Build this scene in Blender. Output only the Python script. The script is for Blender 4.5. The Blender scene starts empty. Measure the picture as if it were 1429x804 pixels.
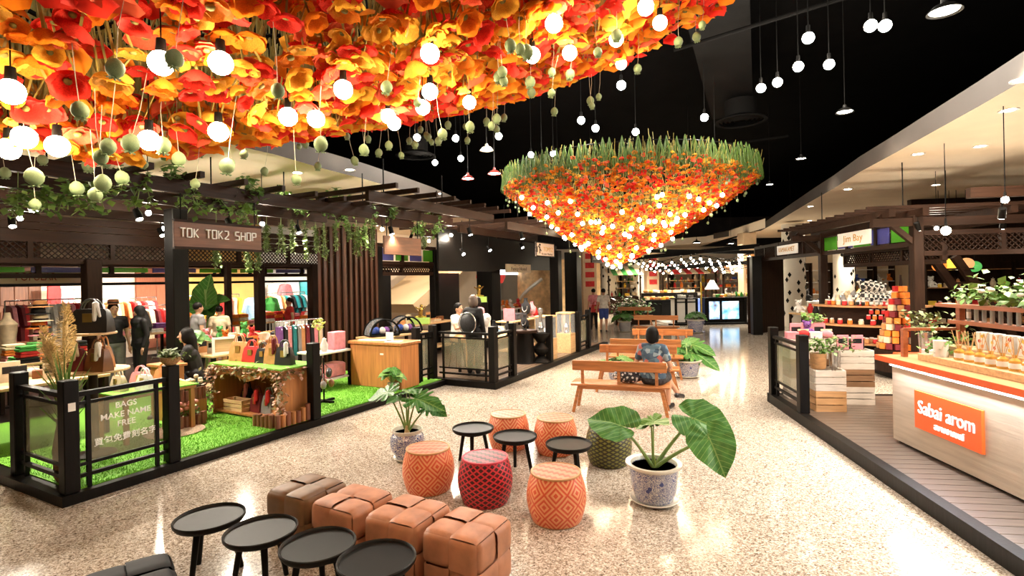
import bpy, bmesh, math, random
from mathutils import Vector, Matrix, Euler
random.seed(7)
SC = bpy.context.scene
COL = SC.collection
PI = math.pi
R_ = math.radians

# ------------------------------------------------------------------ camera
F, CX, HZ, ROLL, HCAM = 730.0, 714.5, 390.0, R_(1.1), 2.1     # photo taken as 1429 x 804
cam_data = bpy.data.cameras.new('camera')
cam = bpy.data.objects.new('camera', cam_data)
COL.objects.link(cam)
SC.camera = cam
cam_data.sensor_width = 36.0
cam_data.lens = 36.0 * F / 1429.0
cam_data.shift_y = -12.0 / 1429.0
cam_data.clip_start = 0.05
cam_data.clip_end = 200
cr, sr = math.cos(ROLL), math.sin(ROLL)
cam.matrix_world = Matrix(((cr, sr, 0, 0), (0, 0, -1, 0), (-sr, cr, 0, HCAM), (0, 0, 0, 1)))

# ------------------------------------------------------------------ world, exposure
w = bpy.data.worlds.new('world')
SC.world = w
w.use_nodes = True
w.node_tree.nodes['Background'].inputs[0].default_value = (1.0, 0.80, 0.60, 1)
w.node_tree.nodes['Background'].inputs[1].default_value = 0.008
SC.view_settings.view_transform = 'Standard'
SC.view_settings.look = 'None'
SC.view_settings.exposure = 0.06
SC.view_settings.gamma = 1.0
SC.view_settings.use_curve_mapping = False
try:
    SC.cycles.use_denoising = True
    SC.cycles.caustics_reflective = False
    SC.cycles.caustics_refractive = False
    SC.cycles.sample_clamp_indirect = 4.0
    SC.cycles.max_bounces = 6
    SC.cycles.diffuse_bounces = 3
    SC.cycles.transparent_max_bounces = 12
except Exception:
    pass

PENDANT_W = 90.0      # pendant lamps under the black ceiling
SHOP_W = 120.0          # track lamps of the shops
BULB_E = 95.0          # globe bulbs between the poppies

# ------------------------------------------------------------------ pixels to places
def ray(x, y):
    u = x - CX
    v = HZ - y
    return Vector(((u * cr + v * sr) / F, 1.0, (-u * sr + v * cr) / F))
def G(x, y, z=0.0):                       # where the line of sight meets the level z
    a = ray(x, y)
    d = (z - HCAM) / a.z
    return Vector((a.x * d, d, z))
def P(x, y, d):                           # a point at distance d along the hall
    a = ray(x, y)
    return Vector((a.x * d, d, HCAM + a.z * d))
AL = R_(28)
OL = Vector((-4.32, 4.98, 0))
SL = Vector((math.sin(AL), math.cos(AL), 0))       # along the left shop fronts
TL = Vector((-math.cos(AL), math.sin(AL), 0))      # into the left shops
RZL = R_(62)
def L(s, t, z=0.0):
    return OL + SL * s + TL * t + Vector((0, 0, z))
def hitL(x, y, t):
    a = ray(x, y)
    d = (t + TL.dot(OL)) / (TL.x * a.x + TL.y * a.y)
    p = Vector((a.x * d, d, HCAM + a.z * d))
    return (p - OL).dot(SL), p.z
def stL(x, y, z=0.0):
    p = G(x, y, z) - OL
    return p.dot(SL), p.dot(TL)
AR = R_(8.74)
OR = Vector((3.45, 3.71, 0))
SR = Vector((math.sin(AR), math.cos(AR), 0))       # along the right shop fronts
QR = Vector((math.cos(AR), -math.sin(AR), 0))      # into the right shops
RZR = -AR
def RW(q, s, z=0.0):
    return OR + QR * q + SR * s + Vector((0, 0, z))
def hitR(x, y, q):
    a = ray(x, y)
    d = (q + QR.dot(OR)) / (QR.x * a.x + QR.y * a.y)
    p = Vector((a.x * d, d, HCAM + a.z * d))
    return (p - OR).dot(SR), p.z
def qsR(x, y, z=0.0):
    p = G(x, y, z) - OR
    return p.dot(QR), p.dot(SR)

# ------------------------------------------------------------------ materials
MATS = {}
def new_mat(name):
    m = bpy.data.materials.new(name)
    m.use_nodes = True
    return m, m.node_tree, m.node_tree.nodes['Principled BSDF']
def nd(nt, typ, **kw):
    n = nt.nodes.new(typ)
    for k, v in kw.items():
        setattr(n, k, v)
    return n
def mth(nt, op, a, b=None, c=None):
    n = nt.nodes.new('ShaderNodeMath')
    n.operation = op
    for i, v in enumerate((a, b, c)):
        if v is None:
            continue
        if isinstance(v, (int, float)):
            n.inputs[i].default_value = v
        else:
            nt.links.new(v, n.inputs[i])
    return n.outputs[0]
def ramp(nt, fac, stops, mode='LINEAR'):
    n = nt.nodes.new('ShaderNodeValToRGB')
    n.color_ramp.interpolation = mode
    e = n.color_ramp.elements
    while len(e) < len(stops):
        e.new(0.5)
    for i, (p, c) in enumerate(stops):
        e[i].position = p
        e[i].color = (c[0], c[1], c[2], 1)
    nt.links.new(fac, n.inputs[0])
    return n.outputs[0]
def mat(name, col, rough=0.6, metal=0.0, var=0.15, scale=6.0, stretch=(1, 1, 1), bump=0.0, emis=0.0, trans=0.0, coat=0.0, alpha=1.0, spec=None, ecol=None):
    if name in MATS:
        return MATS[name]
    m, nt, b = new_mat(name)
    tc = nd(nt, 'ShaderNodeTexCoord')
    mp = nd(nt, 'ShaderNodeMapping')
    mp.inputs['Scale'].default_value = stretch
    nt.links.new(tc.outputs['Object'], mp.inputs[0])
    nz = nd(nt, 'ShaderNodeTexNoise')
    nz.inputs['Scale'].default_value = scale
    nz.inputs['Detail'].default_value = 4
    nt.links.new(mp.outputs[0], nz.inputs[0])
    lo = [max(0, c * (1 - var)) for c in col]
    hi = [min(1, c * (1 + var)) for c in col]
    c = ramp(nt, nz.outputs[0], [(0.3, lo), (0.7, hi)])
    nt.links.new(c, b.inputs['Base Color'])
    b.inputs['Roughness'].default_value = rough
    b.inputs['Metallic'].default_value = metal
    if trans:
        b.inputs['Transmission Weight'].default_value = trans
        b.inputs['IOR'].default_value = 1.3
    if coat:
        b.inputs['Coat Weight'].default_value = coat
    if spec is not None:
        b.inputs['Specular IOR Level'].default_value = spec
    if alpha < 1:
        b.inputs['Alpha'].default_value = alpha
    if emis:
        if ecol:
            b.inputs['Emission Color'].default_value = (*ecol, 1)
        else:
            nt.links.new(c, b.inputs['Emission Color'])
        b.inputs['Emission Strength'].default_value = emis
    if bump:
        bp = nd(nt, 'ShaderNodeBump')
        bp.inputs['Strength'].default_value = bump
        bp.inputs['Distance'].default_value = 0.01
        nt.links.new(nz.outputs[0], bp.inputs['Height'])
        nt.links.new(bp.outputs[0], b.inputs['Normal'])
    MATS[name] = m
    return m
def wood(name, col, rough=0.5, axis=0, scale=3.0, var=0.3, coat=0.0, spec=None):
    st = [10, 10, 10]
    st[axis] = 0.8
    return mat(name, col, rough, 0, var, scale, tuple(st), 0.25, coat=coat, spec=spec)
def petal_mat(name, col):
    m, nt, b = new_mat(name)
    tc = nd(nt, 'ShaderNodeTexCoord')
    nz = nd(nt, 'ShaderNodeTexNoise')
    nz.inputs['Scale'].default_value = 14
    nt.links.new(tc.outputs['Object'], nz.inputs[0])
    c = ramp(nt, nz.outputs[0], [(0.3, [x * 0.8 for x in col]), (0.7, [min(1, x * 1.15) for x in col])])
    nt.links.new(c, b.inputs['Base Color'])
    b.inputs['Roughness'].default_value = 0.7
    b.inputs['Specular IOR Level'].default_value = 0.2
    tr = nd(nt, 'ShaderNodeBsdfTranslucent')
    nt.links.new(c, tr.inputs[0])
    mx = nd(nt, 'ShaderNodeMixShader')
    mx.inputs[0].default_value = 0.45
    nt.links.new(b.outputs[0], mx.inputs[1])
    nt.links.new(tr.outputs[0], mx.inputs[2])
    nt.links.new(mx.outputs[0], nt.nodes['Material Output'].inputs[0])
    MATS[name] = m
    return m

# ------------------------------------------------------------------ mesh builder
class MB:
    def __init__(s):
        s.v = []; s.f = []; s.m = []
    def add(s, vs, fs, m=0):
        o = len(s.v)
        s.v += [tuple(v) for v in vs]
        s.f += [tuple(i + o for i in f) for f in fs]
        s.m += [m] * len(fs)
        return s
    def box(s, x0, x1, y0, y1, z0, z1, m=0):
        return s.add([(x0, y0, z0), (x1, y0, z0), (x1, y1, z0), (x0, y1, z0), (x0, y0, z1), (x1, y0, z1), (x1, y1, z1), (x0, y1, z1)],
                     [(3, 2, 1, 0), (4, 5, 6, 7), (0, 1, 5, 4), (1, 2, 6, 5), (2, 3, 7, 6), (3, 0, 4, 7)], m)
    def cbox(s, c, d, rz=0.0, m=0, taper=1.0):
        ca, sa = math.cos(rz), math.sin(rz)
        vs = []
        for z, k in ((-1, 1.0), (1, taper)):
            for x, y in ((-1, -1), (1, -1), (1, 1), (-1, 1)):
                px, py = x * d[0] / 2 * k, y * d[1] / 2 * k
                vs.append((c[0] + px * ca - py * sa, c[1] + px * sa + py * ca, c[2] + z * d[2] / 2))
        return s.add(vs, [(3, 2, 1, 0), (4, 5, 6, 7), (0, 1, 5, 4), (1, 2, 6, 5), (2, 3, 7, 6), (3, 0, 4, 7)], m)
    def bbox(s, x0, x1, y0, y1, z0, z1, b=0.01, m=0):      # box with chamfered edges
        cx, cy, cz = (x0 + x1) / 2, (y0 + y1) / 2, (z0 + z1) / 2
        hx, hy, hz = (x1 - x0) / 2, (y1 - y0) / 2, (z1 - z0) / 2
        b = min(b, hx * .45, hy * .45, hz * .45)
        ring = lambda ex, ey, z: [(cx + px, cy + py, z) for px, py in ((-ex + b, -ey), (ex - b, -ey), (ex, -ey + b), (ex, ey - b), (ex - b, ey), (-ex + b, ey), (-ex, ey - b), (-ex, -ey + b))]
        vs = ring(hx - b, hy - b, z0) + ring(hx, hy, z0 + b) + ring(hx, hy, z1 - b) + ring(hx - b, hy - b, z1)
        fs = [tuple(range(7, -1, -1)), tuple(range(24, 32))]
        for k in range(3):
            for i in range(8):
                j = (i + 1) % 8
                fs.append((k * 8 + i, k * 8 + j, k * 8 + 8 + j, k * 8 + 8 + i))
        return s.add(vs, fs, m)
    def beam(s, p0, p1, wd, ht, m=0, up=(0, 0, 1)):
        p0, p1 = Vector(p0), Vector(p1)
        d = (p1 - p0).normalized()
        a = d.cross(Vector(up))
        if a.length < 1e-4:
            a = d.cross(Vector((0, 1, 0)))
        a.normalize()
        b = a.cross(d)
        vs = [q + a * (i * wd / 2) + b * (j * ht / 2) for q in (p0, p1) for i, j in ((-1, -1), (1, -1), (1, 1), (-1, 1))]
        return s.add(vs, [(0, 1, 2, 3), (7, 6, 5, 4), (1, 0, 4, 5), (2, 1, 5, 6), (3, 2, 6, 7), (0, 3, 7, 4)], m)
    def cyl(s, p0, p1, r0, r1=None, n=12, m=0):
        return s.tube([p0, p1], [r0, r0 if r1 is None else r1], n, m)
    def tube(s, pts, r, n=6, m=0, cap=True):
        pts = [Vector(p) for p in pts]
        if isinstance(r, (int, float)):
            r = [r] * len(pts)
        vs, fs = [], []
        prev = None
        for i, p in enumerate(pts):
            d = (pts[min(i + 1, len(pts) - 1)] - pts[max(i - 1, 0)])
            d = d.normalized() if d.length > 1e-9 else Vector((0, 0, 1))
            if prev is None:
                a = d.cross(Vector((0, 0, 1)))
                if a.length < 1e-3:
                    a = d.cross(Vector((0, 1, 0)))
            else:
                a = prev - d * prev.dot(d)
            a.normalize()
            prev = a
            b = d.cross(a)
            for k in range(n):
                t = 2 * PI * k / n
                vs.append(p + (a * math.cos(t) + b * math.sin(t)) * r[i])
        for i in range(len(pts) - 1):
            for k in range(n):
                j = (k + 1) % n
                fs.append((i * n + k, i * n + j, (i + 1) * n + j, (i + 1) * n + k))
        if cap:
            fs.append(tuple(range(n - 1, -1, -1)))
            o = (len(pts) - 1) * n
            fs.append(tuple(range(o, o + n)))
        return s.add(vs, fs, m)
    def lathe(s, prof, n=24, c=(0, 0, 0), m=0, cap=True):
        vs, fs = [], []
        for r, z in prof:
            for k in range(n):
                t = 2 * PI * k / n
                vs.append((c[0] + r * math.cos(t), c[1] + r * math.sin(t), c[2] + z))
        for i in range(len(prof) - 1):
            for k in range(n):
                j = (k + 1) % n
                fs.append((i * n + k, i * n + j, (i + 1) * n + j, (i + 1) * n + k))
        if cap:
            if prof[0][0] > 1e-6:
                fs.append(tuple(range(n - 1, -1, -1)))
            o = (len(prof) - 1) * n
            if prof[-1][0] > 1e-6:
                fs.append(tuple(range(o, o + n)))
        return s.add(vs, fs, m)
    def sph(s, c, r, nu=12, nv=8, m=0):
        if isinstance(r, (int, float)):
            r = (r, r, r)
        vs, fs = [(c[0], c[1], c[2] - r[2])], []
        for i in range(1, nv):
            a = -PI / 2 + PI * i / nv
            for k in range(nu):
                t = 2 * PI * k / nu
                vs.append((c[0] + r[0] * math.cos(a) * math.cos(t), c[1] + r[1] * math.cos(a) * math.sin(t), c[2] + r[2] * math.sin(a)))
        vs.append((c[0], c[1], c[2] + r[2]))
        for k in range(nu):
            fs.append((0, 1 + (k + 1) % nu, 1 + k))
        for i in range(nv - 2):
            for k in range(nu):
                j = (k + 1) % nu
                fs.append((1 + i * nu + k, 1 + i * nu + j, 1 + (i + 1) * nu + j, 1 + (i + 1) * nu + k))
        o = 1 + (nv - 2) * nu
        for k in range(nu):
            fs.append((o + k, o + (k + 1) % nu, len(vs) - 1))
        return s.add(vs, fs, m)
    def cap(s, p0, p1, r0, r1, n=10, m=0):                    # tapered limb with round ends
        p0, p1 = Vector(p0), Vector(p1)
        s.tube([p0, p1], [r0, r1], n, m)
        s.sph(p0, r0, n, 6, m)
        return s.sph(p1, r1, n, 6, m)
    def prism(s, poly, z0, z1, m=0):
        n = len(poly)
        vs = [(x, y, z0) for x, y in poly] + [(x, y, z1) for x, y in poly]
        fs = [tuple(range(n - 1, -1, -1)), tuple(range(n, 2 * n))]
        for i in range(n):
            j = (i + 1) % n
            fs.append((i, j, n + j, n + i))
        return s.add(vs, fs, m)
    def vprism(s, poly, y0, y1, m=0):                          # outline in x-z, thickness along y
        n = len(poly)
        vs = [(x, y0, z) for x, z in poly] + [(x, y1, z) for x, z in poly]
        fs = [tuple(range(n)), tuple(range(2 * n - 1, n - 1, -1))]
        for i in range(n):
            j = (i + 1) % n
            fs.append((j, i, n + i, n + j))
        return s.add(vs, fs, m)
    def merge(s, o, M=None, m=None):
        vs = o.v if M is None else [tuple(M @ Vector(v)) for v in o.v]
        b = len(s.v)
        s.v += vs
        s.f += [tuple(i + b for i in f) for f in o.f]
        s.m += o.m if m is None else [m] * len(o.f)
        return s
    def mesh(s, name, mats, smooth=40):
        me = bpy.data.meshes.new(name)
        me.from_pydata(s.v, [], s.f)
        if not isinstance(mats, (list, tuple)):
            mats = [mats]
        for m in mats:
            me.materials.append(m)
        if len(mats) > 1:
            me.polygons.foreach_set('material_index', s.m)
        if smooth:
            me.polygons.foreach_set('use_smooth', [True] * len(me.polygons))
            if smooth < 180:
                me.set_sharp_from_angle(angle=R_(smooth))
        me.update()
        return me
    def obj(s, name, mats, parent=None, smooth=40, loc=None, rz=0.0):
        return link(name, s.mesh(name, mats, smooth), parent, loc, rz)

def link(name, data, parent=None, loc=None, rz=0.0, scale=None, rot=None):
    o = bpy.data.objects.new(name, data)
    COL.objects.link(o)
    if parent is not None:
        o.parent = parent
    if loc is not None:
        o.location = loc
    if rot is not None:
        o.rotation_euler = rot
    elif rz:
        o.rotation_euler = (0, 0, rz)
    if scale is not None:
        o.scale = scale if isinstance(scale, (tuple, list)) else (scale,) * 3
    return o
def tag(o, label, cat, group=None):
    o['label'] = label
    o['category'] = cat
    if group:
        o['group'] = group
    return o
def thing(name, label, cat, loc=(0, 0, 0), rz=0.0, group=None):
    return tag(link(name, None, None, loc, rz), label, cat, group)
def solo(name, mb, mats, label, cat, loc=(0, 0, 0), rz=0.0, group=None, smooth=40):
    return tag(mb.obj(name, mats, None, smooth, loc, rz), label, cat, group)
def struct(name, mb, mats, loc=None, rz=0.0, parent=None, smooth=40):
    o = mb.obj(name, mats, parent, smooth, loc, rz)
    o['kind'] = 'structure'
    return o
def stuff(name, mb, mats, parent=None, loc=None, rz=0.0, label=None, cat=None, smooth=40):
    o = mb.obj(name, mats, parent, smooth, loc, rz)
    o['kind'] = 'stuff'
    if label:
        tag(o, label, cat)
    return o
def dup(root, loc, rz=0.0, label=None, group=None):
    r = root.copy()
    COL.objects.link(r)
    r.location = loc
    r.rotation_euler = (0, 0, rz)
    if label:
        r['label'] = label
    if group:
        r['group'] = group
    for ch in list(root.children):
        c = ch.copy(); COL.objects.link(c); c.parent = r
        for g in list(ch.children):
            d = g.copy(); COL.objects.link(d); d.parent = c
    return r
def text_obj(name, body, size, m, parent, loc, rot, extrude=0.004, width=None, align='CENTER', bold=0.0, shear=0.0):
    cu = bpy.data.curves.new(name, 'FONT')
    cu.body = body
    cu.size = size
    cu.align_x = align
    cu.align_y = 'CENTER'
    cu.extrude = extrude
    cu.offset = bold
    cu.shear = shear
    cu.resolution_u = 3
    t = bpy.data.objects.new(name + '_tmp', cu)
    COL.objects.link(t)
    dg = bpy.context.evaluated_depsgraph_get()
    me = bpy.data.meshes.new_from_object(t.evaluated_get(dg))
    bpy.data.objects.remove(t)
    if width and me.vertices:
        xs = [v.co.x for v in me.vertices]
        k = width / max(1e-6, max(xs) - min(xs))
        for v in me.vertices:
            v.co.x *= k
    me.materials.clear()
    me.materials.append(m)
    return link(name, me, parent, loc, rot=rot)
FRONT = (R_(90), 0, 0)          # lettering that stands up and reads from -y
def lamp(name, kind, loc, power, col=(1, .8, .55), size=0.08, parent=None, target=None, angle=100, blend=0.6):
    ld = bpy.data.lights.new(name, kind)
    ld.energy = power
    ld.color = col
    if kind in ('POINT', 'SPOT'):
        ld.shadow_soft_size = size
    if kind == 'SPOT':
        ld.spot_size = R_(angle)
        ld.spot_blend = blend
    o = bpy.data.objects.new(name, ld)
    COL.objects.link(o)
    o.location = loc
    if parent is not None:
        o.parent = parent
    if target is not None:
        o.rotation_euler = (Vector(target) - Vector(loc)).to_track_quat('-Z', 'Y').to_euler()
    return o
# ------------------------------------------------------------------ common materials
M_black = mat('black_metal', (.004, .0035, .003), .55, 0, .3, 20, spec=.12)
M_blackwood = mat('black_painted_wood', (.005, .004, .0033), .45, 0, .35, 4, (8, 8, .6), .1, spec=.14)
M_darkwood = wood('dark_stained_wood', (.020, .0095, .0055), .5, 2, spec=.12)
M_darkwood_x = wood('dark_stained_beam_wood', (.024, .011, .0063), .5, 0, spec=.12)
M_cream = mat('cream_plaster', (.90, .76, .58), .7, 0, .04, 2)
M_white = mat('white_paint', (.8, .78, .74), .5, 0, .05, 4)
M_orange = mat('orange_laminate', (.75, .11, .02), .4, 0, .06, 5)
M_bench = wood('orange_teak', (.42, .155, .048), .38, 0, 3, .3)
M_cabwood = wood('honey_brown_plywood', (.42, .17, .05), .45, 2, 2, .25)
M_palewood = wood('pale_pine', (.62, .40, .20), .5, 0, 3, .2)
M_leaf = mat('leaf_green', (.06, .17, .03), .4, 0, .5, 9, coat=.2)
M_leaf2 = mat('leaf_light_green', (.14, .28, .05), .45, 0, .4, 9)
M_ivy = mat('ivy_green', (.15, .27, .06), .5, 0, .6, 6)
M_moss = mat('grey_green_moss', (.16, .22, .07), .7, 0, .4, 20)
M_stem = mat('stem_green', (.20, .30, .08), .5, 0, .2, 8)
M_soil = mat('dark_soil', (.05, .028, .015), .95, 0, .5, 60, bump=.6)
M_grass = mat('artificial_turf_green', (.16, .42, .03), .8, 0, .35, 90, bump=.6)
M_chrome = mat('brushed_steel', (.6, .6, .6), .25, .9, .1, 20)
M_skin = mat('skin', (.55, .30, .19), .5, 0, .06, 8)
M_hair = mat('black_hair', (.006, .0045, .004), .45, 0, .4, 60, (20, 20, 1), .3, spec=.15)
M_paper = mat('white_paper', (.82, .80, .76), .7, 0, .03, 5)
M_wicker = mat('wicker_brown', (.30, .17, .07), .7, 0, .5, 70, bump=.8)

def floor_mat():
    m, nt, b = new_mat('terrazzo')
    tc = nd(nt, 'ShaderNodeTexCoord')
    def chips(scale, th):
        v = nd(nt, 'ShaderNodeTexVoronoi')
        v.inputs['Scale'].default_value = scale
        nt.links.new(tc.outputs['Object'], v.inputs[0])
        sep = nd(nt, 'ShaderNodeSeparateColor')
        nt.links.new(v.outputs['Color'], sep.inputs[0])
        return sep.outputs[0]
    c1 = ramp(nt, chips(105, .5), [(0, (.05, .03, .017)), (.20, (.16, .108, .07)), (.42, (.42, .335, .26)), (.7, (.56, .475, .39)), (1, (.88, .81, .72))])
    c2 = ramp(nt, chips(58, .5), [(0, (.07, .043, .026)), (.20, (.30, .23, .17)), (.6, (.50, .41, .325)), (1, (.85, .77, .67))])
    mx = nd(nt, 'ShaderNodeMix', data_type='RGBA')
    mx.inputs[0].default_value = .4
    nt.links.new(c1, mx.inputs[6]); nt.links.new(c2, mx.inputs[7])
    nt.links.new(mx.outputs[2], b.inputs['Base Color'])
    b.inputs['Roughness'].default_value = .13
    b.inputs['Specular IOR Level'].default_value = .38
    return m
M_floor = floor_mat()

# ------------------------------------------------------------------ the hall
bm = MB(); bm.box(-32, 34, -12, 46, -.2, 0)
struct('floor', bm, M_floor)
bm = MB(); bm.box(-32, 34, -12, 46, 7.2, 7.4)
struct('ceiling', bm, mat("black_ceiling_paint", (.002, .0018, .0017), .9, 0, .3, 2, spec=.03))
M_hallwall = mat('dark_hall_wall', (.05, .035, .028), .7, 0, .3, 1)
bm = MB(); bm.box(-32, 34, 46, 46.3, 0, 7.2); struct('wall_far', bm, M_hallwall)
bm = MB(); bm.box(-32, 34, -12.3, -12, 0, 7.2); struct('wall_behind', bm, M_hallwall)
bm = MB(); bm.box(-32.3, -32, -12, 46, 0, 7.2); struct('wall_left', bm, M_hallwall)
bm = MB(); bm.box(34, 34.3, -12, 46, 0, 7.2); struct('wall_right', bm, M_hallwall)
def soffit(name, edge, closing, z):
    poly = [(p.x, p.y) for p in edge] + closing
    b = MB(); b.prism(poly, z, z + .32, 0)
    b.m = [0, 1] + [1] * len(poly)
    o = struct(name, b, [M_cream, mat('grey_brown_fascia', (.06, .048, .04), .7, 0, .1, 2)], smooth=30)
    return o
ZS = 4.2
el = [Vector((-5.0, -6, 0)), Vector((-5.2, 2, 0)), Vector((-5.1, 5.6, 0))] + [G(x, y, ZS) for x, y in ((215, 180), (265, 190), (320, 201), (385, 216), (450, 235), (505, 249), (560, 265), (605, 279), (640, 293), (662, 305), (676, 317))] + [Vector((-1.4, 24, 0))]
soffit('ceiling_left', el, [(-31, 24), (-31, -6)], ZS)
er = [Vector((11.6, 30, 0))] + [G(x, y, ZS) for x, y in ((1062, 322), (1075, 315), (1100, 300), (1130, 282), (1165, 262), (1200, 240), (1250, 213), (1300, 185), (1365, 149), (1429, 112))] + [Vector((5.1, 3.5, 0)), Vector((4.4, 0, 0)), Vector((4.2, -6, 0))]
soffit('ceiling_right', er, [(33, -6), (33, 30)], ZS)
# the pale bulkhead sweeping across behind the far chandelier
eb = [G(x, y, 4.1) for x, y in ((1068, 318), (1030, 331), (985, 339), (930, 343), (880, 345))]
bm = MB()
bm.prism([(p.x, p.y) for p in eb] + [(eb[-1].x - 1, 43), (eb[0].x + 3, 43)], 4.1, 4.5)
struct('ceiling_far', bm, M_cream)
# steel beams and duct under the black ceiling
M_duct = mat("black_duct", (.005, .0045, .004), .8, 0, .2, 2, spec=.05)
bm = MB(); bm.beam(P(995, -40, 8.0), P(1022, 150, 13.9), 1.0, .5)
solo('air_duct', bm, M_duct, 'wide black sheet metal air duct under the dark ceiling', 'duct')
for i, (a, b, lab) in enumerate((((730, 240), (1100, 190), 'thin black ceiling pipe running above the grass topped flower chandelier'), ((940, 70), (1300, -40), 'thin black ceiling pipe running behind the bare bulb pendants'))):
    bm = MB(); bm.tube([P(a[0], a[1], 15.5 - i * 6.4), P(b[0], b[1], 14 - i * 6.4)], .035, 8)
    solo('ceiling_pipe', bm, M_duct, lab, 'pipe')
def diffuser(p, r, lab):
    t = thing('air_diffuser', lab, 'air vent', p, 0, 'round black air diffusers')
    b = MB(); b.lathe([(r * .62, .5), (r * .62, .12), (r, .02), (r, 0), (r * .86, 0), (r * .86, .03)], 28, cap=False)
    b.obj('housing', M_duct, t)
    for k in (.72, .56, .40, .24):
        b = MB(); b.lathe([(r * k, .005), (r * (k + .10), .05), (r * (k + .09), .055), (r * k, .02)], 28, cap=False)
        b.obj('ring', M_duct, t)
    b = MB(); b.lathe([(0, .45), (r * .62, .45)], 28); b.obj('throat', M_black, t)
diffuser(P(580, 218, 14.5), .55, 'round black air diffuser beneath the red and orange poppy canopy')
diffuser(P(1034, 170, 12.5), .58, 'round black air diffuser at the end of the ceiling duct')

# ------------------------------------------------------------------ pendant lamps of the hall
M_bulb = mat('warm_bulb', (1, .87, .66), .3, 0, 0, 3, emis=45, ecol=(1, .86, .62))
M_bulb_w = mat('white_bulb', (1, .95, .86), .3, 0, 0, 3, emis=60, ecol=(1, .93, .8))
bulb_pend = MB(); bulb_pend.sph((0, 0, 0), .075, 14, 10)
sock = MB(); sock.cyl((0, 0, .06), (0, 0, .17), .028, .024, 10)
me_bulb = bulb_pend.mesh('bulb', M_bulb_w); me_sock = sock.mesh('socket', M_black)
rod = MB(); rod.cyl((0, 0, .15), (0, 0, 1.0), .008, .008, 6)
me_rod = rod.mesh('cord', M_black)
PZ = 5.3
PEND = [(1128, 53), (1215, 36), (1235, 36), (1114, 93), (1157, 90), (1062, 123), (1085, 115), (983, 164), (867, 119), (811, 168), (831, 179), (887, 184), (741, 216), (772, 214), (582, 192), (636, 193), (696, 190), (607, 227), (643, 221)]
def pendant(p, power, lab, grp):
    t = thing('pendant_bulb', lab, 'pendant lamp', p, 0, grp)
    link('bulb', me_bulb, t); link('socket', me_sock, t)
    c = link('cord', me_rod, t); k = (7.2 - p.z - .15) / .85; c.scale = (1, 1, k); c.location = (0, 0, .15 - .15 * k)
    if power:
        lamp('bulb_light', 'POINT', (0, 0, -.12), power, (1, .92, .81), .07, t)
    return t
for i, (x, y) in enumerate(PEND):
    right = x > 800
    pendant(G(x, y, PZ), PENDANT_W, 'bare white pendant bulb glowing under the black ceiling ' + ('above the grass topped flower chandelier' if right else 'behind the near poppy canopy'), 'bare pendant bulbs ' + ('right' if right else 'left') + ' side of the hall')
for i, (x, y) in enumerate(((-1.2, .3), (1.6, 1.2), (3.2, 3.4), (0.9, 3.6), (2.2, -2.2), (-2.6, -2.6), (2.2, 6.6), (.2, 8.2))):     # the row goes on over the photographer
    pendant(Vector((x, y, 6.2)), PENDANT_W * 1.0, 'bare white pendant bulb hung high over the terrazzo seating area', 'bare pendant bulbs over the seating')
def shade_lamp(p, r, lab, col, power):
    t = thing('shade_pendant', lab, 'pendant lamp', p)
    b = MB(); b.lathe([(.03, r * .9), (.035, r * .6), (r * .6, r * .42), (r, 0), (r * .95, 0), (r * .55, r * .38), (.02, r * .5)], 20, cap=False)
    b.obj('shade', mat(col[0], col[1], .4), t)
    b = MB(); b.lathe([(0, .01), (r * .8, .015)], 20); b.obj('lens', M_bulb_w, t)
    b = MB(); b.cyl((0, 0, r * .8), (0, 0, 7.2 - p.z), .008, .008, 6); b.obj('cord', M_black, t)
    lamp('lens_light', 'SPOT', (0, 0, -.03), power, (1, .86, .66), .1, t, target=(0, 0, -3), angle=120).rotation_euler = (0, 0, 0)
BL = ('black_enamel', (.02, .018, .016)); RD = ('dark_red_enamel', (.20, .02, .015))
shade_lamp(G(1318, 17, 5.0), .17, 'large black shaded pendant downlight near the cream right hand ceiling', BL, 260)
shade_lamp(G(1179, 157, 5.0), .15, 'black shaded pendant lamp beside the flower chandelier rim', BL, 220)
shade_lamp(G(679, 210, 5.0), .16, 'white topped shaded pendant between the two flower chandeliers', ('cream_enamel', (.5, .42, .34)), 200)
shade_lamp(G(653, 250, 4.6), .17, 'red enamel shaded pendant lamp behind the poppy canopy', RD, 200)
shade_lamp(G(690, 243, 4.6), .17, 'red enamel shaded pendant lamp at the flower chandelier edge', RD, 200)
# recessed downlights in the cream ceilings
def downlight(p, lab, grp, power):
    t = thing('downlight', lab, 'ceiling light', p, 0, grp)
    b = MB(); b.lathe([(.075, 0), (.11, 0), (.11, -.012), (.075, -.004)], 20, cap=False); b.obj('trim_ring', M_white, t)
    b = MB(); b.lathe([(0, -.003), (.074, -.003)], 20); b.obj('lens', M_bulb_w, t)
    if power:
        lamp('lens_light', 'SPOT', (0, 0, -.03), power, (1, .88, .72), .07, t, angle=130)
def soffit_fill_bulb(p, label, grp, power=42):  # added bulbs, put in to throw light up onto the cream ceilings
    t = thing('added_fill_bulb', label, 'pendant lamp', p, 0, grp)
    link('bulb', me_bulb, t, scale=.55); link('socket', me_sock, t, scale=.6)
    b = MB(); b.cyl((0, 0, .08), (0, 0, ZS - p.z), .006, .006, 5); b.obj('cord', M_black, t)
    lamp('bulb_light', 'POINT', (0, 0, -.09), power, (1, .86, .68), .06, t)
for s, tt in ((.4, 2.7), (2.2, 2.7), (4.2, 2.7), (1.4, 4.9), (3.6, 4.9), (6.4, 1.7), (8.6, 1.4), (9.8, 3.0)):
    soffit_fill_bulb(L(s, tt, 3.25), 'small added fill bulb brightening the cream ceiling above the left pergolas', 'added fill bulbs in the left pergolas')
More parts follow.
